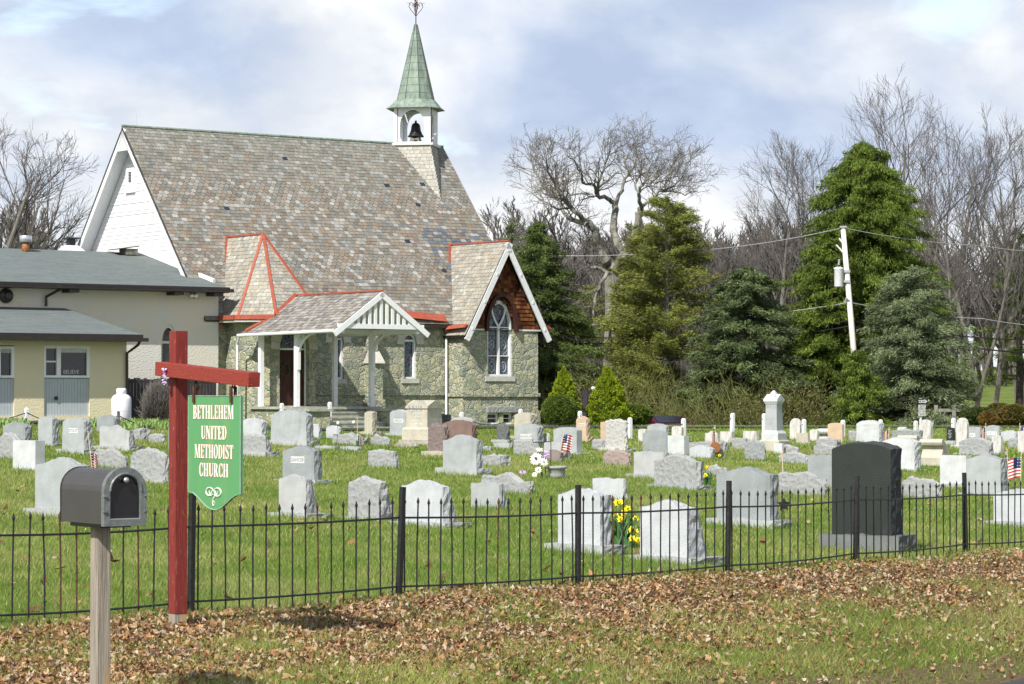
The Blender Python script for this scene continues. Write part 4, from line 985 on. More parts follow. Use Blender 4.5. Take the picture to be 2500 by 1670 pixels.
# ---------------------------------------------------------------- windows
def gothic(w, y, name='window', tracery=False, sill=None, fr=.07):
    a0, a1, z0, zs_, za = w
    o = arch_pts(a0, a1, z0, zs_, za); i_ = arch_pts(a0+fr, a1-fr, z0+fr, zs_, za-fr*1.6)
    m = MB(); m.panel(o, [i_], y=y-.03, th=.12)
    if tracery:
        c = (a0+a1)/2; m.box(c-.045, c+.045, y-.02, y+.06, z0+fr, zs_+(za-zs_)*.12)
        for sg in (-1, 1):
            pp = [(c+sg*0, zs_+(za-zs_)*.08)]+[(c+sg*((a1-c)-.06)*(math.sin(t*pi/2)**1.0)*.62, zs_+(za-zs_)*(.08+.70*(1-math.cos(t*pi/2))**.62)) for t in np.linspace(.15, 1, 7)]
            for k_ in range(len(pp)-1): m.beam((pp[k_][0], y+.0, pp[k_][1]), (pp[k_+1][0], y+.0, pp[k_+1][1]), .06, .05, up=(0, 1, 0))
        m.box(a0+fr, a1-fr, y+.0, y+.05, zs_+.02, zs_+.06); zz = z0+(zs_-z0)*.42; m.box(a0+fr, a1-fr, y, y+.05, zz, zz+.035)
    else:
        m.box(a0+fr, a1-fr, y-.01, y+.05, zs_-.03, zs_+.04); 
    fo_ = m.build(name, 'white_paint', CH)
    m = MB(); m.panel(i_, y=y+.07, th=.02); m.build('leaded_glass', 'leaded_glass', fo_)
    if tracery:
        m = MB(); zz = z0+(zs_-z0)*.20; c = (a0+a1)/2
        for cx in ((a0+fr+c-.045)/2, (a1-fr+c+.045)/2):
            for zc2, r_ in ((zz, .15), (z0+(zs_-z0)*.66, .13), (zs_+(za-zs_)*.3, .10)):
                m.tube([(cx+r_*.8*math.cos(t), y+.06, zc2+r_*math.sin(t)*1.2) for t in np.linspace(0, 2*pi, 15)], .014, 4)
                for t in np.linspace(0, pi, 4)[:-1]:
                    m.tube([(cx+r_*.5*math.cos(t), y+.06, zc2+r_*.7*math.sin(t)), (cx-r_*.5*math.cos(t), y+.06, zc2-r_*.7*math.sin(t))], .008, 3)
            for k_ in range(5):
                zz2 = z0+(zs_-z0)*(.46+.1*k_); m.tube([(cx-.18, y+.062, zz2), (cx, y+.062, zz2+.14), (cx+.18, y+.062, zz2)], .008, 3); m.tube([(cx-.18, y+.062, zz2+.14), (cx, y+.062, zz2), (cx+.18, y+.062, zz2+.14)], .008, 3)
        m.build('glass_ornament', 'panel_gray', fo_)['kind'] = 'stuff'
    if sill:
        m = MB(); m.box(a0-.1, a1+.1, y-.14, y+.1, z0-sill, z0); m.build('sill', 'dressed_stone', fo_)
gothic(w1, .1, sill=.15); gothic(w2, .1, sill=.15); gothic(tw, -TB+.1, tracery=True, sill=.17, fr=.08)
for w in (w1, w2):
    m = MB()
    a0, a1, z0, zs_, za = w
    for sg, ax in ((-1, a0), (1, a1)):
        m.panel([(ax+sg*0.005, zs_-.12), (ax+sg*.3, zs_-.12), (ax+sg*.26, zs_+.35), (ax+sg*.12, za+.12), ((a0+a1)/2+sg*.02, za+.22), ((a0+a1)/2+sg*.02, za+.03), (ax-sg*.06, (zs_+za)/2)], y=-.025, th=.03)
    m.build('window_surround', 'dressed_stone', CH)
for w in bw:
    z0 = max(w[2], .05); m = MB(); m.panel([(w[0], z0), (w[1], z0), (w[1], w[4]), (w[0], w[4])], [[(w[0]+.06, z0+.06), (w[1]-.06, z0+.06), (w[1]-.06, w[4]-.06), (w[0]+.06, w[4]-.06)]], y=-TB+.06, th=.1)
    m.box(w[0]+.06, w[1]-.06, -TB+.1, -TB+.13, (z0+w[4])/2-.01, (z0+w[4])/2+.02)
    f_ = m.build('basement_window', 'white_paint', CH); m = MB(); m.box(w[0]+.06, w[1]-.06, -TB+.14, -TB+.15, z0+.06, w[4]-.06); m.build('pane', 'glass_dark', f_)
l0, lz = ch(1186, 1008, TB); l1, lz1 = ch(1263, 994, TB)
m = MB(); m.box(l0, l1, -TB-.10, -TB, lz+.0, lz1+.02); m.build('lintel', 'rock_light', CH, bevel=.02)
# ---------------------------------------------------------------- buttress
ba0, _ = ch(912, 900, .6); ba1, _ = ch(934, 900, .6)
m = MB(); zt1 = ch(920, 887, .6)[1]
m.box(ba0, ba1, -.62, 0, -.3, zt1); m.box(ba0+.03, ba1-.03, -.34, 0, zt1+.42, zt1+1.1); m.box(ba0-.05, ba1+.05, -.70, -.62, -.3, .95)
m.build('buttress', 'serpentine_stone', CH)
m = MB(); m.hexa([(ba0-.05, -.7, zt1), (ba1+.05, -.7, zt1), (ba1+.05, .0, zt1), (ba0-.05, 0, zt1), (ba0-.05, -.66, zt1+.06), (ba1+.05, -.66, zt1+.06), (ba1+.05, -.3, zt1+.44), (ba0-.05, -.3, zt1+.44)]); m.build('buttress_cap', 'dressed_stone', CH)
# ---------------------------------------------------------------- entrance bay: half octagon
EC = 2.27; ew = 1.3; eh = .82; e1 = 1.05; e2 = 2.25; ZE = EZ-.05
ring = [(EC-ew, 0), (EC-ew, e1), (EC-eh, e2), (EC+eh, e2), (EC+ew, e1), (EC+ew, 0)]
dw = win_px(696, 748, 812, 858, 981, e2); dw = (EC-.56, EC+.56, .74, zl_(1.52), zl_(2.3))
m = MB()
def wallseg(p, q, z0, z1, th=.3):
    P, Q = V(p[0], p[1], 0), V(q[0], q[1], 0); d = (Q-P).normalized(); n_ = Vector((d.y, -d.x, 0))*-1
    if n_.y > 0 and abs(n_.y) > .2: pass
    return P, Q, d
cx0 = V(EC, 0, 0)
for i in (0, 1, 3, 4):
    P, Q = V(*ring[i], 0), V(*ring[i+1], 0); inn = lambda v: v+(cx0-v).normalized()*.3
    a, b = inn(P), inn(Q)
    m.hexa([Vector((p.x, p.y, -.3)) for p in (P, Q, b, a)]+[Vector((p.x, p.y, ZE)) for p in (P, Q, b, a)])
m.panel([(EC-eh, -.3), (EC+eh, -.3), (EC+eh, ZE), (EC-eh, ZE)], [arch_pts(*dw, 9)], y=-e2, th=.4)
m.build('entrance_wall', 'serpentine_stone', CH)
m = MB()       # voussoirs round the door
c = EC
for sg in (-1, 1):
    for k_ in range(6):
        t0, t1 = k_/6, (k_+.94)/6
        def pt(t, off):
            x = dw[1]-(dw[1]-c)*(1-math.cos(t*pi/2)); z = dw[3]+(dw[4]-dw[3])*math.sin(t*pi/2); n_ = Vector((math.cos(t*pi/2)+.35*t, 0, math.sin(t*pi/2))).normalized()
            return (c+sg*(x-c+n_.x*off), z+n_.z*off)
        a, b, cc, d = pt(t0, .02), pt(t1, .02), pt(t1, .34+.04*(k_ % 2)), pt(t0, .34+.04*(k_ % 2))
        m.panel([a, b, cc, d], y=-e2-.03, th=.05)
m.build('door_arch', 'dressed_stone', CH)
m = MB(); m.panel(arch_pts(*dw, 9), [arch_pts(dw[0]+.06, dw[1]-.06, dw[2]+.01, dw[3], dw[4]-.1, 9)], y=-e2+.18, th=.1); m.box(dw[0]+.06, dw[1]-.06, -e2+.18, -e2+.26, dw[3]-.02, dw[3]+.04); frd = m.build('door_frame', 'white_paint', CH)
dzt = dw[3]-.02
for s_, x0, x1 in ((-1, dw[0]+.06, c-.006), (1, c+.006, dw[1]-.06)):
    m = MB(); m.box(x0, x1, -e2+.2, -e2+.26, dw[2]+.01, dzt)
    for zz in (.15, .85): m.box(x0+.08, x1-.08, -e2+.19, -e2+.2, dw[2]+zz, dw[2]+zz+.55)
    m.build('door', 'door_wood', CH)
m = MB(); m.panel(arch_pts(dw[0]+.06, dw[1]-.06, dw[3]+.04, dw[3]+.041, dw[4]-.1, 9), y=-e2+.22, th=.02); m.build('fanlight', 'leaded_glass', CH)
wr = MB(); rgw = random.Random(2)
for sx in (-.27, .27):
    for k_ in range(60):
        a_ = rgw.random()*2*pi; r_ = .17+rgw.uniform(-.04, .04); q = Vector((c+sx+r_*math.cos(a_), -e2+.17-rgw.random()*.05, 1.95+r_*math.sin(a_))); d = Vector((rgw.gauss(0, 1), rgw.gauss(0, .5), rgw.gauss(0, 1))).normalized()*.05; e_ = d.orthogonal().normalized()*.02
        wr.add([q-d, q+e_, q+d, q-e_], [(0, 1, 2, 3)])
wro = wr.build('door_wreaths', 'leaf_daffodil', CH, fix=False); wro.name = 'wreath'
# entrance bay roof
AP = V(EC, .2, zl_(5.42)); bi2 = EB-(zl_(5.42)-EZ)/slope; BK = V(EC, bi2, zl_(5.42)); hz = zl_(2.52)
Hs = [V(EC-1.6, 1.28, hz), V(EC-.9, 2.6, hz), V(EC+.9, 2.6, hz), V(EC+1.6, 1.28, hz)]
m = MB()
def face_slates(pts, seed, pal=pal_light):
    e = (pts[1]-pts[0]).normalized(); nn = (pts[1]-pts[0]).cross(pts[2]-pts[0]).normalized(); s = nn.cross(e)
    poly = [((p-pts[0]).dot(e), (p-pts[0]).dot(s)) for p in pts]
    slates(m, pts[0], e, s, poly, row=.15, wd=.19, pal=pal, seed=seed)
Lb = V(EC-1.6, .1, hz+.1); Rb = V(EC+1.6, .1, hz+.1)
face_slates([V(EC-1.6, .25, hz), Hs[0], AP, BK], 11); face_slates([Hs[0], Hs[1], AP], 12); face_slates([Hs[1], Hs[2], AP], 13); face_slates([Hs[2], Hs[3], AP], 14); face_slates([Hs[3], V(EC+1.6, .25, hz), BK, AP], 15)
m.build('entrance_roof', 'slate', CH)
m = MB(); z8 = Vector((0, 0, .02)); m.add([p-z8 for p in [V(EC-1.6, .0, hz)]+Hs+[V(EC+1.6, .0, hz), AP, BK]], [(0, 1, 6, 7), (1, 2, 6), (2, 3, 6), (3, 4, 6), (4, 5, 7, 6), (5, 4, 3, 2, 1, 0)]); m.build('entrance_roof_deck', 'dark_trim', CH)
m = MB(); n6 = Vector((0, 0, .04))
for h in Hs: m.beam(AP+n6, h+n6, .09, .05)
m.beam(AP+n6, BK+n6, .1, .05)
m.beam(BK+n6, V(EC-1.64, .3, EZ-.2), .15, .05, up=(0, -1, .5)); m.beam(BK+n6, V(EC+1.64, .3, EZ-.2), .12, .05, up=(0, -1, .5))
for p, q in ((V(EC-1.66, .1, hz+.06), Hs[0]+Vector((-.06, 0, .06))), (Hs[0]+Vector((-.06, 0, .06)), Hs[1]+Vector((-.03, -.05, .06))), (Hs[1]+Vector((-.03, -.05, .06)), Hs[2]+Vector((.03, -.05, .06)))): m.beam(p, q, .2, .15)
m.build('red_hips', 'red_flashing', CH)
m = MB(); q = [V(EC-1.72, .1, hz-.1), Hs[0]+Vector((-.1, -.05, -.1)), Hs[1]+Vector((-.03, -.12, -.1)), Hs[2]+Vector((.03, -.12, -.1)), Hs[3]+Vector((.1, -.05, -.1)), V(EC+1.72, .1, hz-.1), V(EC, .1, hz-.1)]
m.add(q+[p+Vector((0, 0, .07)) for p in q], [tuple(range(7))[::-1], tuple(range(7, 14))]+[(i, (i+1) % 7, 7+(i+1) % 7, 7+i) for i in range(7)]); m.build('eave_course', 'dressed_stone', CH)
# ---------------------------------------------------------------- porch
PH = 1.76; PRZ = zl_(3.27); PEZ = zl_(2.02); PB = 7.56; PB0 = 1.75; PC = EC
psl = math.hypot(PH, PRZ-PEZ)
m = MB(); slates(m, V(PC-PH, 0, PEZ), (0, -1, 0), Vector((PH, 0, PRZ-PEZ)), [(PB0, 0), (PB, 0), (PB, psl), (2.45, psl)], row=.15, wd=.19, pal=pal_porch, seed=21)
slates(m, V(PC+PH, 0, PEZ), (0, 1, 0), Vector((-PH, 0, PRZ-PEZ)), [(-PB, 0), (-PB0, 0), (-2.45, psl), (-PB, psl)], row=.15, wd=.19, pal=pal_porch, seed=22)
m.build('porch_roof', 'slate', CH)
m = MB()
for sg in (-1, 1):
    a = [V(PC+sg*PH, PB0, PEZ), V(PC+sg*PH, PB, PEZ), V(PC, PB, PRZ), V(PC, 2.3, PRZ)]; m.add([p-Vector((0, 0, .005)) for p in a]+[p-Vector((0, 0, .07)) for p in a], [(0, 1, 2, 3), (7, 6, 5, 4), (0, 1, 5, 4), (1, 2, 6, 5), (2, 3, 7, 6), (3, 0, 4, 7)])
m.build('porch_ceiling', 'old_white', CH)
m = MB(); m.beam(V(PC, PB+.02, PRZ+.03), V(PC, 2.4, PRZ+.05), .12, .05)
m.beam(V(PC, 2.35, PRZ+.06), V(PC-.9, 2.55, hz+.12), .16, .06, up=(0, -1, .6)); m.beam(V(PC-.75, 2.6, hz+.2), V(PC-PH+.05, 2.0, PEZ+.1), .2, .06, up=(0, -.3, 1)); m.build('porch_flashing', 'red_flashing', CH)
m = MB()
for sg in (-1, 1):
    p0 = V(PC+sg*(PH+.06), PB+.04, PEZ-.05); p1 = V(PC, PB+.04, PRZ+.0); d = (p1-p0).normalized(); nn = Vector((-d.z, 0, d.x)); nn = nn if nn.z > 0 else -nn
    m.hexa([p0-nn*.17, p0-nn*.17+Vector((0, .05, 0)), p0+Vector((0, .05, 0)), p0, p1-nn*.17, p1-nn*.17+Vector((0, .05, 0)), p1+Vector((0, .05, 0)), p1])
m.box(PC-PH+.15, PC+PH-.15, -PB+.0, -PB+.07, PEZ+.07, PEZ+.22)
for sg in (-1, 1): m.beam(V(PC+sg*1.42, PB-.05, PEZ+.02), V(PC+sg*1.42, 2.2, PEZ+.02), .12, .16)
m.box(PC-1.42, PC+1.42, -4.86, -4.74, PEZ-.02, PEZ+.12)
m.build('porch_frame', 'white_paint', CH)
m = MB()
for k_ in range(-6, 7):
    x = PC+k_*.215; zt2 = PRZ-abs(x-PC)*(PRZ-PEZ)/PH-.12
    if zt2 > PEZ+.3: m.box(x-.05, x+.05, -PB+.01, -PB+.05, PEZ+.2, zt2)
m.build('gable_slats', 'white_paint', CH)
fl_z = .73
for x, b, z0, nm in ((PC-1.42, 4.76, fl_z+.0, 1), (PC+1.42, 4.76, fl_z, 1), (PC-1.42, 2.5, fl_z, 0), (PC+1.42, 2.5, fl_z, 0)):
    m = MB(); m.box(x-.075, x+.075, -b-.075, -b+.075, z0, PEZ-.02); po = m.build('porch_post', 'white_paint', CH, bevel=.008)
    if nm:
        m = MB(); pth = [V(x, b+.08, PEZ-.85)]+[V(x, b+.08+.95*(1-math.cos(t*pi/2)), PEZ-.85+.78*math.sin(t*pi/2)) for t in np.linspace(.1, 1, 9)]
        for k_ in range(len(pth)-1): m.beam(pth[k_], pth[k_+1], .06, .07, up=(1, 0, 0))
        m.beam(V(x, b+.08, PEZ-.45), V(x, b+.45, PEZ-.08), .04, .05, up=(1, 0, 0)); m.box(x-.05, x+.05, -b-.15, -b-.075, PEZ-1.2, PEZ-.05)
        m.build('porch_brace', 'white_paint', po)
m = MB(); m.tube([V(PC-PH-.05, PB+.02, PEZ-.01), V(PC-PH-.05, PB0-.1, PEZ-.05)], .05, 8); m.build('porch_gutter', 'white_paint', CH)
m = MB(); m.tube([V(PC-PH-.03, PB0-.05, PEZ-.1), V(PC-PH+.05, PB0-.3, PEZ-.35), V(PC-PH+.05, PB0-.32, .3)], .04, 8); m.build('downspout', 'white_paint', CH)
m = MB(); m.tube([V(9.82, .12, TEZ+.05), V(9.82, .12, .3)], .04, 8); m.build('downspout', 'white_paint', CH)
m = MB()   # floor, piers and steps
m.box(PC-1.62, PC+1.62, -4.95, -2.2, -.3, fl_z-.08); m.build('porch_base', 'serpentine_stone', CH)
m = MB(); m.box(PC-1.7, PC+1.7, -5.0, -2.15, fl_z-.08, fl_z); m.build('porch_floor', 'step_stone', CH)
for sg in (-1, 1):
    m = MB(); m.box(PC+sg*1.5-.38, PC+sg*1.5+.38, -6.3, -5.0, -.3, fl_z-.14); m.build('step_pier', 'serpentine_stone', CH)
    m = MB(); m.box(PC+sg*1.5-.45, PC+sg*1.5+.45, -6.38, -5.002, fl_z-.14, fl_z-.06); m.build('pier_cap', 'step_stone', CH)
for k_ in range(4):
    m = MB(); z1 = fl_z-.16*(k_+1); m.box(PC-1.1, PC+1.1, -5.003-.36*(k_+1), -5.003-.36*k_, -.2, z1-.05); m.box(PC-1.1, PC+1.1, -5.003-.36*(k_+1)-.03, -5.003-.36*k_, z1-.05, z1); m.build('step', 'step_stone', CH)
# ---------------------------------------------------------------- steeple, square tower turned 45 degrees
SA = 12.36; SZ = RZ-.05
stp = MB(); bz = zl_(9.37)
def rot(pts_, ang=R(45)): return [Vector((SA+x*math.cos(ang)-y*math.sin(ang), 5.65+x*math.sin(ang)+y*math.cos(ang), z)) for x, y, z in pts_]
hb = .70
stp_root = None
# flared shingled base: four battered faces running down into the roof
m = MB(); zb0 = bz-2.75
hi = [(-hb, -hb), (hb, -hb), (hb, hb), (-hb, hb)]
lo = [(-1.62, -1.4), (.8, -1.4), (.8, .78), (-1.62, .78)]
P8 = rot([(x, y, zb0) for x, y in lo]+[(x, y, bz) for x, y in hi]); m.hexa(P8); m.build('steeple_base', 'dark_trim', CH)
m = MB()
def pal_base(rg, v, x):
    b_ = rg.choice([(.40, .39, .34), (.36, .35, .31), (.44, .42, .36)]); k_ = rg.uniform(.88, 1.08); return tuple(q*k_ for q in b_)
for i in range(4):
    a, b, c_, d = P8[i], P8[(i+1) % 4], P8[4+(i+1) % 4], P8[4+i]
    pts_ = [a, b, c_, d]; e = (b-a).normalized(); nn = (b-a).cross(d-a).normalized(); s = nn.cross(e)
    slates(m, a, e, s, [((p-a).dot(e), (p-a).dot(s)) for p in pts_], row=.15, wd=.2, pal=pal_base, seed=30+i)
m.build('steeple_shingles', 'slate', CH)
m = MB(); m.hexa(rot([(x*1.14, y*1.14, bz+.0) for x, y in hi]+[(x*1.18, y*1.18, bz+.09) for x, y in hi])); m.build('belfry_ledge', 'white_paint', CH)
bt = bz+1.42; m = MB(); z0 = bz+.09
ah = arch_pts(-.47, .47, z0+.04, z0+.66, z0+1.24, 8)
for k_ in range(4):
    ang = R(45+90*k_); sub = MB(); sub.panel([(-hb+.0, z0), (hb-.0, z0), (hb-.0, bt), (-hb+.0, bt)], [ah], y=-hb-(.0015*(k_ % 2)), th=.1)
    m.add([Vector((SA+x*math.cos(ang)-y*math.sin(ang), 5.65+x*math.sin(ang)+y*math.cos(ang), z)) for x, y, z in sub.v], sub.f)
bel = m.build('belfry', 'white_paint', CH)
m = MB()
for k_ in range(4):
    ang = R(45+90*k_)
    for s_ in (-1,):
        q = [(s_*(hb-.16)-.012, -hb-.012), (s_*(hb-.16)+.012, -hb-.012)]
        for x, y in q[:1]:
            p0 = (SA+x*math.cos(ang)-y*math.sin(ang), 5.65+x*math.sin(ang)+y*math.cos(ang)); m.tube([(p0[0], p0[1], z0), (p0[0], p0[1], bt)], .012, 4)
m.build('corner_joint', 'dark_trim', bel)
m = MB(); bc = (SA, 5.65, z0+.28)
m.lathe([(.30, 0), (.31, .03), (.25, .10), (.19, .25), (.165, .42), (.13, .50), (.04, .54), (.04, .62)], 20, bc); m.build('bell', 'bronze', bel, True)
m = MB(); qq = rot([(-.34, -.05, z0+.1), (.34, -.05, z0+.1)]); m.beam(qq[0], qq[1], .1, .1); 
ang = R(45); ri = [Vector((SA+.36*math.cos(t)*math.cos(ang), 5.65+.36*math.cos(t)*math.sin(ang), z0+.48+.36*math.sin(t))) for t in np.linspace(0, 2*pi, 25)]
m.tube(ri, .014, 5)
for t in (.6, 2.2, 3.8, 5.4): m.tube([Vector((SA, 5.65, z0+.48)), Vector((SA+.36*math.cos(t)*math.cos(ang), 5.65+.36*math.cos(t)*math.sin(ang), z0+.48+.36*math.sin(t)))], .01, 4)
m.hexa(rot([(-.3, -.2, z0+.06), (.3, -.2, z0+.06), (.3, .2, z0+.06), (-.3, .2, z0+.06), (-.22, -.15, z0+.26), (.22, -.15, z0+.26), (.22, .15, z0+.26), (-.22, .15, z0+.26)]))
m.build('bell_wheel', 'bronze', bel)
m = MB(); k1 = 1.02   # copper skirt: square to octagon
sq8 = [(-k1, -k1), (k1, -k1), (k1, k1), (-k1, k1)]; o_r = .76
oc = [(o_r*math.cos(R(22.5+45*i)), o_r*math.sin(R(22.5+45*i))) for i in range(8)]
zs0, zs1 = bt-.02, bt+.33
rot0 = lambda x, y, z: Vector((SA+x*math.cos(R(45))-y*math.sin(R(45)), 5.65+x*math.sin(R(45))+y*math.cos(R(45)), z))
ch_ = .62
sk = [(-k1, -ch_), (-ch_, -k1), (ch_, -k1), (k1, -ch_), (k1, ch_), (ch_, k1), (-ch_, k1), (-k1, ch_)]
oc8 = [(o_r*math.cos(R(202.5+45*i)), o_r*math.sin(R(202.5+45*i))) for i in range(8)]
v0 = [rot0(x, y, zs0) for x, y in sk]; vmid = [rot0(x*.86, y*.86, zs0+.12) for x, y in sk]; v1 = [rot0(x, y, zs1) for x, y in oc8]; vb = [rot0(x*.72, y*.72, zs0+.02) for x, y in sk]
m.add(vb+v0+vmid+v1, [((i+1) % 8+8*r_, i+8*r_, i+8*(r_+1), (i+1) % 8+8*(r_+1)) for r_ in range(3) for i in range(8)]); m.build('copper_skirt', 'copper', CH)
m = MB(); tipz = zl_(14.0)
vt = [rot0(x*.055/o_r*1, y*.055/o_r, tipz) for x, y in oc8]; base = [rot0(x*.95, y*.95, zs1-.01) for x, y in oc8]
m.add(base+vt, [((i+1) % 8, i, 8+i, 8+(i+1) % 8) for i in range(8)]+[tuple(range(8, 16))]); spi = m.build('spire', 'copper', CH)
m = MB()
for i in range(8): m.tube([base[i], vt[i]], .013, 4)
for t in np.linspace(.09, .88, 9):
    rg_ = [base[i].lerp(vt[i], t) for i in range(8)]; rg_.append(rg_[0]); m.tube(rg_, .007, 4)
m.build('standing_seams', 'copper_seam', spi)
m = MB(); tp = rot0(0, 0, tipz); m.tube([tp, tp+Vector((0, 0, 1.15))], [.022, .01], 6); d1 = Vector((math.cos(R(-20)), math.sin(R(-20)), 0)); d2 = Vector((-d1.y, d1.x, 0))
for dd in (d1, -d1, d2, -d2):
    m.tube([tp+dd*x+Vector((0, 0, z)) for x, z in ((.0, .3), (.08, .42), (.2, .55), (.27, .68), (.24, .8), (.16, .83), (.11, .76), (.15, .68))], .012, 4)
    m.tube([tp+dd*x+Vector((0, 0, z)) for x, z in ((0, .5), (.07, .6), (.09, .75), (.04, .88), (.1, .98), (.14, .92))], .01, 4)
    m.tube([tp+dd*x+Vector((0, 0, z)) for x, z in ((.2, .72), (.28, .82), (.34, .8))], .008, 4)
m.build('finial', 'rust', CH)
# ================================================================== FLAT-ROOFED HALL BESIDE THE CHURCH
HA = empty('parish_hall', (F0+U*-4, )[0].to_tuple()[:2]+(ZB,), CH_RZ, 'low stucco parish hall with gray shingle roofs and dark gutters left of the church', 'building')
# local x here = a + 4
def H(a, b, z): return Vector((a+4, -b, z))
hr = lambda a, b, z: H(a, b, zl_(z))
AL = -14.0
m = MB(); gwx = ch(394, 900, .2); hw3 = win_px(393, 431, 793, 835, 925, .2)
m.panel([(AL+4, -.6), (GL+4, -.6), (GL+4, zl_(3.5)), (AL+4, zl_(3.5))], [[(p[0]+4, p[1]) for p in arch_pts(*hw3)]], y=-.2, th=.3); m.box(AL+4, AL+4.3, .1, 6, -.6, zl_(3.5)); m.build('stucco_wall', 'stucco_gray', HA)
m = MB(); m.panel([(p[0]+4, p[1]) for p in arch_pts(*hw3)], [[(p[0]+4, p[1]) for p in arch_pts(hw3[0]+.06, hw3[1]-.06, hw3[2]+.06, hw3[3], hw3[4]-.1)]], y=-.2+.03, th=.08); m.box(hw3[0]+4, hw3[1]+4, -.16, -.1, hw3[3]-.05, hw3[3]+.03)
f_ = m.build('arched_window', 'stucco_gray', HA); m = MB(); m.panel([(p[0]+4, p[1]) for p in arch_pts(hw3[0]+.06, hw3[1]-.06, hw3[2]+.06, hw3[3], hw3[4]-.1)], y=-.08, th=.01); m.build('pane', 'glass_dark', f_)
RA = .62
m = MB(); q = [hr(AL-.5, .8, 3.56), hr(RA, .8, 3.56), hr(RA, .02, 3.56+.78*.2325), hr(GL-.04, 0, 3.74), hr(GL-.04, -5.35, 4.99), hr(AL-.5, -5.35, 4.99)]
m.add(q+[p-Vector((0, 0, .1)) for p in q], [tuple(range(6)), tuple(range(6, 12))[::-1]]+[(i, (i+1) % 6, 6+(i+1) % 6, 6+i) for i in range(6)])
q = [hr(AL-.5, -5.36, 4.99), hr(GL-.04, -5.36, 4.99), hr(GL-.04, -10, 4.2), hr(AL-.5, -10, 4.2)]; m.add(q+[p-Vector((0, 0, .1)) for p in q], [(0, 1, 2, 3), (7, 6, 5, 4), (0, 1, 5, 4), (2, 3, 7, 6), (1, 2, 6, 5), (3, 0, 4, 7)])
m.build('upper_roof', 'roof_shingle', HA)
m = MB(); m.box(AL+3.5, RA+4.02, -.83, -.78, zl_(3.56)-.13, zl_(3.56)+.02); m.box(AL+3.5, RA+4.1, -.96, -.84, zl_(3.56)-.15, zl_(3.56)-.04); m.box(AL+3.5, RA+4, -.78, -.2, zl_(3.56)-.16, zl_(3.56)-.11); m.build('gutter', 'dark_trim', HA)
m = MB()
for a in np.arange(AL, RA, 1.05): m.box(a+4, a+4.9, -.975, -.962, zl_(3.56)-.065, zl_(3.56)-.055)
for a in (-1.2, .28, -5): m.box(a+4-.2, a+4+.15, -.75, -.15, zl_(3.56)-.27, zl_(3.56)-.165)
m.build('gutter_trim', 'dark_trim', HA)
m = MB(); m.beam(hr(GL-.02, -.05, 3.83), hr(GL-.02, -5.3, 5.06), .1, .12); m.build('wall_flashing', 'white_paint', HA)
# wing
wb = 3.8; wa1 = -4.75; wzt = zl_(1.86)
def wx(x, y): a, z = ch(x, y, wb); return a+4, z
m = MB(); W0 = wx(108, 844); W1 = wx(219, 924); V0 = wx(-40, 845); V1 = wx(35, 924); pb = wx(100, 1016)[1]
holes = [[(W0[0], pb), (W1[0], pb), (W1[0], W0[1]), (W0[0], W0[1])], [(V0[0], pb), (V1[0], pb), (V1[0], W0[1]), (V0[0], W0[1])]]
m.panel([(AL+4, -.6), (wa1+4, -.6), (wa1+4, wzt-.1), (AL+4, wzt-.1)], holes, y=-wb, th=.3); m.box(wa1+3.7, wa1+4, -wb+.3, -.2, -.6, wzt-.1); m.build('wing_wall', 'stucco_tan', HA)
for (x0, z1), (x1, z0_) in ((W0, W1), (V0, V1)):
    m = MB(); n_ = int((x1-x0)/.095)
    for k_ in range(n_): xx = x0+k_*(x1-x0)/n_; m.box(xx+.005, xx+(x1-x0)/n_-.003, -wb+.06, -wb+.12, pb, z0_)
    m.box(x0, x1, -wb+.1, -wb+.2, pb, z0_)
    m.build('garage_door_panel', 'panel_gray', HA)
    zsl = z0_+.02; m = MB(); m.panel([(x0, zsl), (x1, zsl), (x1, z1), (x0, z1)], [[(x0+.06, zsl+.07), (x0+.42, zsl+.07), (x0+.42, z1-.08), (x0+.06, z1-.08)], [(x0+.56, zsl+.07), (x1-.09, zsl+.07), (x1-.09, z1-.08), (x0+.56, z1-.08)]], y=-wb+.0, th=.1)
    m.box(x0+.06, x0+.42, -wb+.03, -wb+.07, (zsl+z1)/2-.02, (zsl+z1)/2+.03)
    f_ = m.build('window', 'white_paint', HA); m = MB(); m.box(x0+.05, x1-.05, -wb+.08, -wb+.1, zsl+.05, z1-.05); m.build('pane', 'glass_dark', f_)
    m = MB(); n_ = 22
    for k_ in range(n_): xx = x0+.56+k_*(x1-.09-x0-.56)/n_; m.box(xx, xx+.03, -wb+.075, -wb+.079, z1-.2, z1-.08)
    m.build('valance', 'old_white', f_)
m = MB(); kx, kz = wx(138, 972); m.lathe([(.01, 0), (.06, .02), (.06, .05), (.01, .06)], 12); kn = m.build('door_knob', 'iron', HA); kn.location = (kx, -wb+.05, kz); kn.rotation_euler = (R(90), 0, 0)
bl = text_obj('BELIEVE', .17, 'believe_sign', 'stone_panel', None, HA.matrix_world @ Vector((0, 0, 0)), (0, 0, 0), .006)
bl.parent = None; bp = wx(176, 909); bl.location = Vector(HA.location)+Matrix.Rotation(CH_RZ, 3, 'Z') @ Vector((bp[0], -wb+.072, bp[1]+.01)); bl.rotation_euler = (R(90), 0, CH_RZ); bl.scale = (.93, 1, 1)
tag(bl, 'silvery word BELIEVE standing on the window sill of the hall', 'word sign')
m = MB(); q = [hr(AL-.4, .22, 2.8), hr(-5.1, .22, 2.8), hr(-4.5, 4.4, 1.87), hr(AL-.4, 4.4, 1.87)]; m.add(q+[p-Vector((0, 0, .08)) for p in q], [(0, 1, 2, 3), (7, 6, 5, 4), (0, 1, 5, 4), (2, 3, 7, 6), (1, 2, 6, 5), (3, 0, 4, 7)]); m.build('lower_roof', 'roof_shingle', HA)
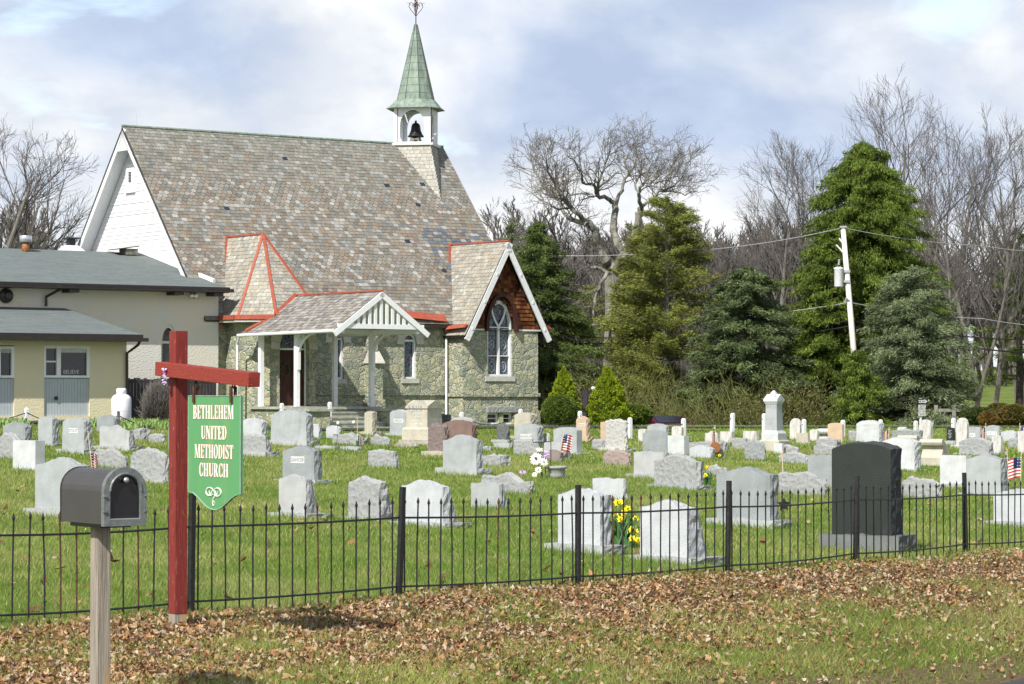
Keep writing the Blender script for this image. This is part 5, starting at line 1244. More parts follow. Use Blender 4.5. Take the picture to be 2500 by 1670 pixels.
m = MB(); m.box(AL+3.6, -.5, -4.43, -4.38, wzt-.14, wzt+.02); m.box(AL+3.6, -.38, -4.56, -4.44, wzt-.2, wzt-.09); m.box(AL+3.6, -.5, -4.38, -3.8, wzt-.2, wzt-.12); m.build('lower_gutter', 'dark_trim', HA)
m = MB(); dx = wx(308, 900)[0]; m.tube([(dx+.12, -4.5, wzt-.15), (dx+.1, -4.4, wzt-.3), (dx, -wb-.06, wzt-.55), (dx, -wb-.06, .2)], .045, 8); m.build('downspout', 'dark_trim', HA)
d2x = ch(113, 720, .3)[0]+4; m = MB(); m.tube([(d2x+.3, -.9, zl_(3.42)), (d2x+.25, -.6, zl_(3.35)), (d2x, -.28, zl_(3.15)), (d2x, -.28, zl_(2.85))], .045, 8); m.build('downspout', 'dark_trim', HA)
vx, vz = ch(16, 722, .3); m = MB(); m.lathe([(.22, 0), (.24, .05), (.22, .12), (.1, .16), (.09, .2)], 24); vo = m.build('wall_vent', 'dark_trim', HA); vo.location = (vx+4, -.2, vz); vo.rotation_euler = (R(90), 0, 0)
fx, fz = ch(468, 722, .3); m = MB(); m.box(fx+4.03, fx+4.2, -.32, -.2, fz-.08, fz+.05); fl_ = m.build('floodlight_box', 'dark_trim', HA)
m = MB()
for s_ in (-.08, .07): m.tube([(fx+4+s_+.05, -.34, fz+.08), (fx+4+s_, -.42, fz+.03), (fx+4+s_-.02, -.5, fz-.02)], [.03, .05, .07], 10)
m.build('floodlight', 'white_paint', HA)
# things standing on the roofs
p = Vector(HA.location)
def hw_(a, b, z): return Vector(HA.location)+Matrix.Rotation(CH_RZ, 3, 'Z') @ hr(a, b, z)
ca, cz2 = ch(62, 608, -4.9)
fp = empty('flue_pipe', hw_(ca, -4.9, 4.85), CH_RZ, 'rusty metal flue pipe with shiny cap on the gray roof at far left', 'flue')
m = MB(); m.lathe([(.13, -.1), (.13, .36)], 16); m.build('pipe', 'rust_pipe', fp, True); m = MB(); m.lathe([(.18, .34), (.21, .36), (.21, .55), (.19, .57), (.14, .57)], 18); m.build('cap', 'steel', fp, True)
ca2, _ = ch(172, 600, -9); wc = empty('roof_chimney', hw_(ca2, -9, 4.2), CH_RZ, 'squat cream chimney with black cap behind the gray roof beside the white gable', 'chimney')
m = MB(); m.hexa([(-.45, -.35, -.2), (.45, -.35, -.2), (.45, .35, -.2), (-.45, .35, -.2), (-.45, -.35, .95), (.45, -.35, .95), (.45, .35, .95), (-.45, .35, .95)]); m.hexa([(-.45, -.35, .95), (.45, -.35, .95), (.45, .35, .95), (-.45, .35, .95), (-.2, -.2, 1.18), (.2, -.2, 1.18), (.2, .2, 1.18), (-.2, .2, 1.18)]); m.build('shaft', 'old_white', wc)
m = MB(); m.box(-.12, .12, -.12, .12, 1.18, 1.42); m.box(-.24, .24, -.24, .24, 1.42, 1.47); m.build('cap', 'iron', wc)
ra, _ = ch(322, 618, -4.9); rv = empty('roof_hatch', hw_(ra, -5.0, 4.93), CH_RZ, 'small weathered wooden hatch with slanting lid on the gray roof against the white gable', 'hatch')
m = MB(); m.box(-.35, .12, -.3, .2, -.05, .16); m.build('box', 'bark_pale', rv); m = MB(); m.hexa([(-.75, -.35, .10), (.16, -.35, .24), (.16, .3, .24), (-.75, .3, .10), (-.75, -.35, .13), (.16, -.35, .27), (.16, .3, .27), (-.75, .3, .13)]); m.build('lid', 'dark_trim', rv)
# ================================================================== SMALL THINGS IN THE CHURCHYARD
def bollard(x, yt, yb, lab, w=.11, mat='old_white', lean=0):
    p = ray_ground(x, yb); h = (yb-yt)/F*p.y
    o = empty('chain_post', (p.x, p.y, p.z-.03), CH_RZ, lab, 'post', 'white posts along the driveway'); 
    m = MB(); k = w/2; t = k*.55
    m.hexa([(-k, -k, 0), (k, -k, 0), (k, k, 0), (-k, k, 0), (-k+lean, -k, h), (k+lean, -k, h), (k+lean, k, h), (-k+lean, k, h)])
    m.hexa([(-k+lean, -k, h), (k+lean, -k, h), (k+lean, k, h), (-k+lean, k, h), (-t+lean, -t, h+k*.7), (t+lean, -t, h+k*.7), (t+lean, t, h+k*.7), (-t+lean, t, h+k*.7)])
    m.build('post', mat, o, bevel=.01)
    m = MB(); m.tube([(-k-.02, 0, h-.13), (k+.02+lean, 0, h-.13)], .014, 6); m.build('eye_bolt', 'iron', o)
    return p+Vector((0, 0, h-.13))
BL = [(65, 996, 1036, 'white post with sagging black chain in front of the hall at far left'),
      (805, 982, 1043, 'tallest white post at the foot of the church steps', ),
      (688, 985, 1043, 'white post peeping over the large blank headstone before the porch'),
      (1127, 1006, 1050, 'white post at the left corner of the stone bay'), (1271, 999, 1050, 'white post above the cream headstone at the right corner of the church'),
      (1416, 1004, 1055, 'white post directly behind the orange tan headstone'), (1538, 1020, 1072, 'white post standing free between right clipped yew and purple car'),
      (1669, 1022, 1070, 'white post in front of the hood of the purple car'), (1787, 1009, 1068, 'white leaning post left of the dirty white square stone'),
      (1866, 1010, 1068, 'white post touching the left side of the tall capped monument'), (1963, 1024, 1064, 'white post right beside the tall white streaked stone'),
      (2058, 1026, 1068, 'white post right beside the peach colored stone'), (2150, 1025, 1060, 'white post behind the stone with two carved panels'),
      (2236, 1028, 1058, 'short white post left of the stone below the direction signs'), (2328, 1021, 1058, 'white post left of the tallest white round topped stone')]
tops = [bollard(x, a, b, l, lean=.03 if x == 1787 else 0) for x, a, b, l in BL]
db = bollard(289, 1003, 1048, 'thin dark gray post in front of the white gas tank', .07, 'bark')
def chain(pts, lab):
    m = MB()
    for a, b in zip(pts[:-1], pts[1:]):
        m.tube([a.lerp(b, t)-Vector((0, 0, 4*t*(1-t)*.33)) for t in np.linspace(0, 1, 13)], .014, 5)
    tag(m.build('chain', 'wire_black', None), lab, 'chain')
chain([tops[0]+Vector((-3.2, -1.9, -.05)), tops[0], db], 'black sagging chain running from the left white post to the thin dark post')
chain([db, db+Vector((3.0, .8, -.3))], 'dark rope sloping down from the thin dark post beside the gas tank')
chain([tops[3], tops[4], tops[5], tops[6], tops[7]], 'black chain strung between the white posts at the church corner and yews')
# propane tank
p = ray_ground(296, 1031); p.z = gz(p.x, p.y)
tk = empty('gas_tank', p+Vector((0, 0, -.02)), CH_RZ, 'upright white gas tank standing at the corner of the hall', 'gas tank')
r_ = 24.5/F*p.y; hh = (1031-947)/F*p.y
m = MB(); m.lathe([(r_*.7, 0), (r_*.7, .05), (r_*.85, .07), (r_, .16), (r_, hh*.68), (r_*.93, hh*.75), (r_*.7, hh*.81), (r_*.5, hh*.83)], 32); m.build('body', 'tank_white', tk, True)
m = MB(); m.lathe([(r_*.5, hh*.82), (r_*.5, hh*.97), (r_*.44, hh), (.1, hh*1.01)], 24); m.build('collar', 'tank_white', tk, True)
m = MB(); m.lathe([(r_*1.004, hh*.34), (r_*1.006, hh*.345), (r_*1.004, hh*.35)], 32); m.build('weld_seam', 'panel_gray', tk, True)
# wooden fence by the hall
p0 = Vector(HA.location)+Matrix.Rotation(CH_RZ, 3, 'Z') @ Vector((wa1+4.05, -1.4, 0)); p1 = Vector(HA.location)+Matrix.Rotation(CH_RZ, 3, 'Z') @ Vector((GL+3.3, -1.2, 0))
wf = empty('wooden_fence', p0, 0, 'dark weathered picket fence closing the yard between the hall and the church', 'fence')
d = p1-p0; d.z = 0; L_ = d.length; d.normalize(); k = 0; x = 0
while x < L_:
    q = p0+d*x; g = gz(q.x, q.y); hgt = px(0, 925, q.y).z-g+rng.uniform(-.03, .04); m = MB(); cdir = Vector((-d.y, d.x, 0))*.01
    a = q-p0; a.z = g-.65-.0; a.z = g-p0.z
    P = [a-cdir, a+d*.11-cdir, a+d*.11+cdir, a+cdir]; m.hexa(P+[v+Vector((0, 0, hgt)) for v in P]); m.build('board', 'fence_wood', wf); x += .125; k += 1
for h in (.3, 1.2):
    m = MB(); g = gz(p0.x, p0.y)-p0.z; m.beam(Vector((0, .04, g+h)), d*L_+Vector((0, .04, gz(p1.x, p1.y)-p0.z+h)), .04, .08); m.build('rail', 'fence_wood', wf)
# flags
def flag(x, yt, yb, fl, fy0, fy1, lab, lean=(0, 0), w=.3, hang=.5, D=None, cup=False):
    p = ray_ground(x, yb) if D is None else px(x, yb, D); p.z = gz(p.x, p.y) if D is None else p.z; h = px(x, yt, p.y).z-p.z
    f = empty('grave_flag', p, 0, lab, 'flag', 'small flags on sticks beside graves')
    tp = Vector((lean[0]*h, lean[1]*h, h)); m = MB(); m.tube([(0, 0, -.03), tp], .008, 5); m.tube([tp, tp+Vector((0, 0, .03))], [.012, .002], 5); m.build('stick', 'stick_wood', f)
    z1 = px(x, fy0, p.y).z-p.z; z0 = px(x, fy1, p.y).z-p.z; H = z1-z0; nx, ny = 9, 13; m = MB(); vs = []
    for j in range(ny+1):
        for i in range(nx+1):
            u = i/nx; v = j/ny; b = tp*((z1-(z1-z0)*v*.75)/h); fold = math.sin(u*9)*.03*(1+v); dr = hang*u
            vs.append(b+Vector((fl*w*u*(1-.25*dr), fold, -H*.25*v-dr*H*.45*u)))
    fs = []; ms = []
    for j in range(ny):
        for i in range(nx):
            a = j*(nx+1)+i; fs.append((a, a+1, a+nx+2, a+nx+1)); ms.append(2 if (i < 4 and j < 7) else (0 if j % 2 == 0 else 1))
    m.v = vs; m.c = [(1, 1, 1)]*len(vs); m.f = fs; m.m = ms; c = m.build('cloth', ['flag_red', 'flag_white', 'flag_blue'], f, fix=False)
    m = MB()
    for j in range(4):
        for i in range(4):
            a = vs[int(j*1.7)*(nx+1)+i]; q = a+Vector((fl*w/nx*.5, -.006, -.012)); s_ = .007; m.add([q+Vector((-s_, 0, -s_)), q+Vector((s_, 0, -s_)), q+Vector((s_, 0, s_)), q+Vector((-s_, 0, s_))], [(0, 1, 2, 3)])
    m.build('stars', 'flag_white', c, fix=False)['kind'] = 'stuff'
    if cup: m = MB(); m.lathe([(.03, 0), (.05, .12), (.055, .16)], 10); m.build('cup', 'green_plastic', f)
flag(226, 1055, 1150, 1, 1101, 1143, 'small striped flag on a white stick rising right behind the mailbox', (-.12, 0), .17, .9)
flag(874, 1022, 1092, 1, 1060, 1086, 'small faded flag in a green cup before the low rough marker', (-.03, 0), .12, 1.0, cup=True)
flag(1362, 1050, 1124, 1, 1060, 1100, 'tattered flag leaning right before the gray square sided headstone', (.22, 0), .22, .3)
flag(1746, 1040, 1120, -1, 1042, 1082, 'narrow hanging flag above the round brown medallion', (0, 0), .10, 1.2)
flag(2170, 1045, 1092, -1, 1047, 1070, 'small hanging flag right of the stone with two carved panels', (.02, 0), .16, .9)
flag(2405, 1035, 1082, -1, 1040, 1068, 'dark little flag between the two gray stones with light panels', (.04, 0), .14, 1.0)
flag(2490, 1035, 1100, 1, 1040, 1062, 'small flag on top of the white stone at the right edge', (.0, 0), .2, .9)
flag(2462, 1100, 1200, -1, 1102, 1165, 'folded flag hanging beside the gray wavy topped headstone', (-.03, 0), .10, 1.4)
flag(2492, 1110, 1195, -1, 1116, 1166, 'bright striped flag drooping left near the right edge', (.02, 0), .36, .55)
# medallion on stick
p = ray_ground(1746, 1122); mz = px(1746, 1092, p.y).z-p.z
o = empty('grave_medallion', p+Vector((0, -.05, 0)), 0, 'round bronze brown medallion on a rod at the foot of the narrow flag', 'medallion'); m = MB(); m.lathe([(.01, 0), (.12, .004), (.125, .015), (.01, .02)], 20); q = m.build('disc', 'medallion', o); q.rotation_euler = (R(90), 0, 0); q.location = (0, 0, mz)
m = MB(); m.tube([(0, 0, -.02), (0, 0, mz)], .008, 5); m.build('rod', 'iron', o)
p = ray_ground(1914, 1282); o = empty('grave_medallion', p, 0, 'dark star shaped metal marker on a rod behind the fence, right of the speckled headstone', 'medallion'); mz = px(1914, 1232, p.y).z-p.z
m = MB(); pts = [((.10 if i % 2 == 0 else .05)*math.cos(i*pi/5+pi/2), (.10 if i % 2 == 0 else .05)*math.sin(i*pi/5+pi/2)+mz) for i in range(10)]; m.panel(pts, y=-.006, th=.012); m.build('star', 'iron', o); m = MB(); m.tube([(0, 0, -.02), (0, 0, mz)], .007, 5); m.build('rod', 'iron', o)
# thin yellow stake
p = ray_ground(1914, 1205); m = MB(); hz_ = px(1910, 1098, p.y).z-p.z; m.tube([(0, 0, -.03), (-.03, 0, hz_-.05)], .010, 6); m.tube([(-.03, 0, hz_-.06), (-.03, 0, hz_)], [.018, .004], 6); o = m.build('stake', 'stick_wood', None); o.location = p; tag(o, 'thin pale yellow stake with a dark tip left of the big black headstone', 'stake')
# flower urn and bracket
p = ray_ground(1330, 1168); p.z = gz(p.x, p.y); s = F/p.y
urn = empty('flower_urn', p+Vector((.22*48/48, 0, -.01)), 0, 'round gray stone urn in the lawn beside big artificial flowers', 'urn')
m = MB(); R_ = 24/s; m.lathe([(R_*.78, 0), (R_*.85, R_*.4), (R_*.9, R_*1.0), (R_*1.05, R_*1.05), (R_*1.1, R_*1.25), (R_*.95, R_*1.3), (R_*.85, R_*1.1)], 28); m.build('bowl', 'terracotta_gray', urn, True)
fl2 = empty('flower_bouquet', p+Vector((-.02, -.12, .0)), 0, 'big artificial bouquet of cream and purple flowers leaning on the gray urn', 'flowers')
def blossom(c, r, mat, mat2, parent, n=16, face=Vector((-.25, -1, .35)), name='flower'):
    m = MB(); f_ = face.normalized(); a = f_.orthogonal().normalized(); b = f_.cross(a)
    for ring_, rr in ((0, 1), (1, .72)):
        for i in range(n):
            t = 2*pi*(i+ring_*.5)/n+rng.uniform(-.1, .1); d = a*math.cos(t)+b*math.sin(t); w_ = f_.cross(d)*r*.16; 
            q = [c+d*r*.15, c+d*r*.6*rr+w_-f_*r*.05, c+d*r*rr+f_*r*rng.uniform(-.2, .15), c+d*r*.6*rr-w_-f_*r*.05]; q = [v+f_*ring_*r*.12 for v in q]
            m.add(q, [(0, 1, 2, 3)], 0)
    for i in range(14):
        d = Vector(rng.normal(0, 1, 3)).normalized()*r*.2+f_*r*.2; m.add([c+d-a*r*.1, c+d+b*r*.1, c+d+a*r*.1, c+d+f_*r*.16], [(0, 1, 2, 3)], 1)
    return m.build(name, [mat, mat2], parent, fix=False)
for (x_, y_, z_), r_, m1, m2, n_, fc in (((-.14, -.1, .36), .13, 'petal_white', 'petal_purple', 16, (-.25, -1, .35)), ((.03, .0, .45), .095, 'petal_lilac', 'petal_white', 12, (-.2, -1, .4)), ((-.08, -.06, .53), .075, 'petal_white', 'petal_white', 10, (0, -.6, 1)), ((.0, -.12, .30), .09, 'petal_white', 'petal_white', 12, (.2, -1, .3)), ((-.10, -.13, .16), .075, 'petal_white', 'petal_white', 10, (-.2, -1, .2)), ((-.17, -.13, .07), .06, 'petal_white', 'petal_white', 10, (-.3, -1, .2))): blossom(Vector((x_, y_, z_)), r_, m1, m2, fl2, n_, Vector(fc))
m = MB(); m.tube([(-.02, 0, 0), (-.12, -.05, .34)], .01, 5); m.tube([(.03, 0, .0), (.03, .02, .44)], .01, 5); m.tube([(-.02, 0, 0), (-.08, -.03, .5)], .008, 5); m.build('stems', 'green_plastic', fl2)
p2 = ray_ground(1345, 1160); o = empty('plant_hook', p2, 0, 'thin black shepherd hook rod standing in the gray urn', 'hook'); hz_ = px(1345, 1078, p2.y).z-p2.z
m = MB(); wl = 42/F*p2.y; m.tube([(0, 0, 0), (0, 0, hz_-.02), (-.01, 0, hz_), (-wl, 0, hz_-.02), (-wl-.02, 0, hz_+.02), (-wl-.01, 0, hz_+.05)], .008, 5); m.build('rod', 'iron', o)
p = ray_ground(1276, 1160); o = empty('flower_sprig', p, 0, 'tiny pink and purple flower sprig on the grass left of the urn', 'flowers'); blossom(Vector((0, 0, .05)), .09, 'petal_lilac', 'flag_red', o, 10, Vector((0, -.5, 1)))
for x, yt, yb, l in ((822, 1060, 1088, 'little black cross stake at the left end of the low rough marker'), (858, 1040, 1086, 'thin bent stake with black clip in front of the low rough marker'), (896, 1018, 1088, 'thin brown grass stalk standing before the narrow cream headstone')):
    p = ray_ground(x, yb); h = px(x, yt, p.y).z-p.z; m = MB(); m.tube([(0, 0, 0), (.02, 0, h)], .007, 4); m.tube([(-.09, 0, h*.97), (.02, 0, h*.95)], .01, 4) if x < 870 else m.tube([(.02, 0, h-.08), (.03, 0, h+.02)], [.02, .004], 5)
    o = m.build('grave_stake', 'iron' if x < 870 else 'stick_wood', None); o.location = p; tag(o, l, 'stake')
for x, yt, l in ((824, 1032, 'left of two pale roses on thin stems before the church steps'), (862, 1030, 'right of two pale roses on thin stems before the church steps')):
    p = ray_ground(x-3, 1080); h = px(x, yt, p.y).z-p.z; o = empty('rose', p, 0, l, 'rose'); m = MB(); m.tube([(0, 0, 0), (.04, 0, h)], .005, 4); m.build('stem', 'leaf_daffodil', o); blossom(Vector((.04, 0, h)), .05, 'petal_white', 'petal_white', o, 8)
# daffodils
def daff(x, yb, wpx, hpx, nfl, nlf, lab, seed):
    rg = random.Random(seed); p = ray_ground(x, yb); s = F/p.y; o = empty('daffodil_clump', p, 0, lab, 'daffodils'); W_ = wpx/s; H_ = hpx/s
    m = MB()
    for i in range(nlf):
        b = Vector((rg.uniform(-.3, .3)*W_, rg.uniform(-.12, .12), 0)); t = b+Vector((rg.uniform(-.4, .4)*W_, rg.uniform(-.12, .1), H_*rg.uniform(.45, .85))); md = b.lerp(t, .55)+Vector((0, 0, H_*.12)); w_ = .011
        side = Vector((1, rg.uniform(-.6, .6), 0)).normalized()*w_; m.add([b-side, b+side, md+side, t, md-side], [(0, 1, 2, 3, 4)])
    m.build('leaves', 'leaf_daffodil', o, fix=False)
    for i in range(nfl):
        c = Vector((rg.uniform(-.5, .5)*W_, rg.uniform(-.2, .02), H_*(rg.uniform(.08, 1.0)))); fc = Vector((rg.uniform(-.7, .5), -1, rg.uniform(-.3, .5))).normalized()
        m = MB(); a = fc.orthogonal().normalized(); b = fc.cross(a); r = .042
        for k_ in range(6):
            t = k_*pi/3+rg.random()*.2; d = a*math.cos(t)+b*math.sin(t); w_ = fc.cross(d)*r*.42; m.add([c, c+d*r*.55+w_, c+d*r*1.05-fc*.006, c+d*r*.55-w_], [(0, 1, 2, 3)])
        for k_ in range(8):
            t = k_*pi/4; t2 = t+pi/4; q = [c+(a*math.cos(t)+b*math.sin(t))*r*.25, c+(a*math.cos(t2)+b*math.sin(t2))*r*.25]; q += [q[1]+fc*.035+(q[1]-c)*.5, q[0]+fc*.035+(q[0]-c)*.5]; m.add(q, [(0, 1, 2, 3)], 0)
        m.build('flower', 'petal_yellow', o, fix=False)
        m = MB(); m.tube([Vector((c.x*.6, c.y*.5, 0)), c-fc*.01], .004, 4); m.build('stalk', 'leaf_daffodil', o)
daff(1503, 1338, 118, 112, 22, 95, 'large clump of yellow daffodils between the two pale headstones by the fence', 1)
daff(1727, 1188, 22, 50, 3, 26, 'small clump of yellow daffodils beside the long rough light headstone', 2)
daff(1752, 1122, 16, 12, 3, 10, 'tiny yellow flowers at the foot of the brown medallion', 3)
# direction signs
p = ray_ground(2250, 1066); p.y += 8; p.x = (2247-1250)/F*p.y; p.z = gz(p.x, p.y)
sg_ = empty('direction_sign', p, CH_RZ-R(10), 'black ONE WAY arrow sign above gray EXIT ONLY DO NOT ENTER sign', 'road sign')
def zz(y): return px(2250, y, p.y).z-p.z
s = F/p.y
m = MB(); m.box(-.03, .03, -.03, .03, -.5, zz(972)); m.build('post', 'old_white', sg_)
cz_ = (zz(973)+zz(986))/2; hw2 = .27*58/58; m = MB(); m.box(-.16, .26, -.06, -.035, zz(987), zz(973)); a = m.build('arrow_sign', 'sign_black', sg_)
m = MB(); e_ = (zz(973)-zz(987)); c_ = (zz(973)+zz(987))/2; m.panel([(-.12, c_-e_*.24), (.13, c_-e_*.24), (.13, c_-e_*.38), (.235, c_), (.13, c_+e_*.38), (.13, c_+e_*.24), (-.12, c_+e_*.24)], y=-.065, th=.004); m.build('arrow', 'sign_white', a)
text_obj('ONE WAY', e_*.42, 'lettering', 'sign_black', a, (.0, -.07, c_), (R(90), 0, 0), .001, .9)
m = MB(); m.box(-.12, .17, -.06, -.035, zz(1016), zz(988)); a = m.build('exit_sign', 'sign_metal', sg_); m = MB(); m.box(-.11, .16, -.064, -.06, zz(1015), zz(989)); m.build('sign_face', 'sign_white', a)
for i, (t_, k_) in enumerate((('EXIT', .115), ('ONLY', .115), ('DO NOT', .08), ('ENTER', .08))): text_obj(t_, k_, 'lettering', 'sign_black', a, (.025, -.067, zz(992.5+i*6.3)), (R(90), 0, 0), .001, .9)
# dark notice box behind the yews
p = px(1441, 1000, 99); g = gz(p.x, p.y); o = empty('notice_box', (p.x, p.y, g), CH_RZ, 'dark gray cabinet with two small floodlights between the two clipped yews', 'cabinet')
z1 = px(1441, 953, 99).z-g; m = MB(); m.box(-.22, .45, -.1, .2, 0, z1); m.build('cabinet', 'fence_wood', o)
m = MB(); m.box(-.02, .1, -.16, -.1, z1*.62, z1*.62+.28); m.build('meter', 'panel_gray', o)
for k_ in (-.0, .14): m = MB(); m.lathe([(.04, 0), (.07, .06), (.07, .1)], 12); q = m.build('lamp', 'white_paint', o); q.location = (k_, -.1, z1+.05); q.rotation_euler = (R(70), 0, 0)
# utility pole, transformer, wires
DP = 107; pb = px(2106, 1045, DP); pb.z = gz(pb.x, pb.y); pt_ = px(2058, 556, DP)
up_ = empty('utility_pole', pb, 0, 'tall leaning pale wooden utility pole before the big spruce', 'utility pole')
T_ = pt_-pb
def al(y): f_ = (px(0, y, DP).z-pb.z)/T_.z; return T_*f_
m = MB(); m.tube([Vector((0, 0, 0)), T_*.5, T_], [.14, .12, .095], 12); m.build('pole', 'pole_wood', up_, True)
m = MB(); c_ = al(678)+Vector((-.36, -.15, 0)); m.lathe([(.16, -.38), (.18, -.34), (.18, .32), (.195, .34), (.195, .38), (.08, .42)], 18, c_); tr = m.build('transformer', 'old_white', up_, True)
m = MB(); m.tube([c_+Vector((.0, 0, .5)), c_+Vector((.02, 0, .72))], .04, 8); m.box(c_.x+.2, c_.x+.45, c_.y, c_.y+.1, c_.z+.2, c_.z+.3); m.box(c_.x+.2, c_.x+.45, c_.y, c_.y+.1, c_.z-.2, c_.z-.1); m.build('bushing', 'steel', tr)
m = MB(); a = al(600); m.tube([a, a+Vector((-.22, 0, .3))], .035, 6); m.build('insulator', 'old_white', up_); m = MB(); m.box(T_.x-.13, T_.x+.13, T_.y-.13, T_.y+.13, T_.z, T_.z+.06); m.build('pole_cap', 'steel', up_); m = MB(); m.tube([al(615)+Vector((-.1, 0, 0)), al(615)+Vector((-.35, 0, .28))], .03, 6); m.build('insulator', 'old_white', up_)
m = MB(); m.tube([al(735)+Vector((-.02, -.1, 0)), al(728)+Vector((-.14, -.15, 0)), al(738)+Vector((-.2, -.15, 0))], .035, 6); m.build('bracket', 'steel', up_)
def wire(ya, pts, lab, mat='wire', r=.018):     # photo points with distance
    a = pb+al(ya); P = [a if q is None else px(*q) for q in pts]; m = MB(); out = []
    for i in range(len(P)-1):
        n = 12
        for k_ in range(n): t = k_/n; q = P[i].lerp(P[i+1], t); q.z -= 4*t*(1-t)*.12; out.append(q)
    out.append(P[-1]); m.tube(out, r, 5); tag(m.build('overhead_wire', mat, None), lab, 'wire', 'wires on the utility pole')
wire(556, [(1250, 622, 118), (1700, 612, 112), None, (2400, 600, 112), (2620, 612, 116)], 'topmost pale wire running from pole top to both sides', 'wire', .015)
wire(738, [(1320, 792, 118), (1700, 778, 112), None, (2400, 778, 110), (2620, 795, 114)], 'pale thick wire attached at the bracket below the transformer')
wire(782, [(1320, 818, 118), (1750, 818, 112), None, (2300, 815, 110), (2620, 828, 114)], 'black wire attached just above the foliage gap on the pole', 'wire_black', .028)
wire(796, [(1300, 835, 118), (1750, 828, 112), None, (2350, 845, 110), (2620, 860, 114)], 'lowest thick black cable on the utility pole', 'wire_black', .034)
# purple car on the lower road
p = px(1618, 1050, 101.5); g = gz(p.x, p.y); g = px(1640, 1072, 101.5).z
car = empty('parked_car', (p.x, p.y, g), R(-52), 'dark purple car mostly hidden behind gravestones and the right yew', 'car')
hb_ = px(1640, 1015, 101.5).z-g
sc = hb_/1.42
prof = [(-2.1, .3), (2.15, .3), (2.2, .62), (2.1, .80), (1.3, .95), (.95, 1.0), (.2, 1.38), (-.1, 1.42), (-.9, 1.42), (-1.5, 1.12), (-2.1, 1.02), (-2.2, .6)]
m = MB(); m.panel([(x*sc, z*sc) for x, z in prof], y=-.85, th=1.7); m.build('body', 'car_paint', car, bevel=.05)
m = MB(); m.panel([(x*sc, z*sc) for x, z in [(-1.35, 1.06), (.72, 1.02), (.12, 1.33), (-.1, 1.36), (-.88, 1.36)]], y=-.862, th=.02); m.build('side_window', 'glass_dark', car); m = MB(); m.panel([(x*sc, z*sc) for x, z in [(-1.35, 1.06), (.72, 1.02), (.12, 1.33), (-.1, 1.36), (-.88, 1.36)]], y=.842, th=.02); m.build('side_window', 'glass_dark', car)
m = MB(); m.add([(.97*sc, -.7, 1.02*sc), (.97*sc, .7, 1.02*sc), (.22*sc, .62, 1.395*sc), (.22*sc, -.62, 1.395*sc)], [(0, 1, 2, 3)]); o = m.build('windshield', 'glass_dark', car, fix=False)
for x in (-1.35, 1.35):
    for y in (-.86, .70): m = MB(); m.lathe([(.2, 0), (.32, .0), (.34, .03), (.34, .13), (.32, .16), (.2, .16)], 20); w_ = m.build('wheel', 'rubber', car); w_.location = (x*sc, y+.16, .33*sc); w_.rotation_euler = (R(90), 0, 0); m = MB(); m.lathe([(.02, 0), (.2, .01), (.2, .02), (.02, .03)], 16); r2 = m.build('rim', 'steel', w_); r2.location = (0, 0, .15)
for y in (-.6, .6): m = MB(); m.box(2.12*sc, 2.2*sc, y-.18, y+.18, .62*sc, .75*sc); m.build('headlight', 'old_white', car)
# white picket fence and rail fence far right
def picket_run(pts, h, name, lab, gap=.13, mat='old_white'):
    root = empty(name, pts[0], 0, lab, 'fence'); o0 = Vector(pts[0]); m = MB(); nn = 0
    for a, b in zip(pts[:-1], pts[1:]):
        a, b = Vector(a), Vector(b); L_ = (b-a).length; n = int(L_/gap)
        for i in range(n):
            q = a.lerp(b, i/n)-o0; q.z = gz(*(q+o0).xy)-o0.z; nn += 1
            mm = MB() if nn <= 95 else m
            mm.box(q.x-.03, q.x+.03, q.y-.01, q.y+.01, q.z-.05, q.z+h-.05); mm.hexa([(q.x-.03, q.y-.01, q.z+h-.05), (q.x+.03, q.y-.01, q.z+h-.05), (q.x+.03, q.y+.01, q.z+h-.05), (q.x-.03, q.y+.01, q.z+h-.05), (q.x-.004, q.y-.004, q.z+h), (q.x+.004, q.y-.004, q.z+h), (q.x+.004, q.y+.004, q.z+h), (q.x-.004, q.y+.004, q.z+h)])
            if mm is not m: mm.build('picket', mat, root)
        for hh_ in (.2, h-.25):
            m2 = MB(); A = a-o0; A.z = gz(*a.xy)-o0.z+hh_; B = b-o0; B.z = gz(*b.xy)-o0.z+hh_; m2.beam(A+Vector((0, .03, 0)), B+Vector((0, .03, 0)), .04, .07); m2.build('rail', mat, root)
    if m.v: m.build('picket', mat, root)['kind'] = 'stuff'
def gp(x, D): q = px(x, 1000, D); q.z = gz(q.x, q.y); return q
picket_run([gp(1960, 112), gp(2130, 108), gp(2292, 104)], 1.15, 'white_picket_fence', 'white picket fence glimpsed behind the gravestones below the spruces')
rfr = empty('rail_fence', gp(2285, 104), 0, 'gray wooden rail fence right of the direction signs', 'fence'); o0 = Vector(rfr.location)
A = gp(2285, 104); B = gp(2372, 104)
for t in (0, .5, 1): q = A.lerp(B, t); m = MB(); g = gz(q.x, q.y)-o0.z; q = q-o0; m.box(q.x-.07, q.x+.07, q.y-.07, q.y+.07, g-.2, g+1.5); m.build('post', 'bark_pale', rfr)
for h in (.7, 1.0, 1.3): m = MB(); a = A-o0; b = B-o0; a.z = h+gz(*A.xy)-o0.z; b.z = h+gz(*B.xy)-o0.z; m.beam(a, b, .04, .12); m.build('rail', 'bark_pale', rfr)
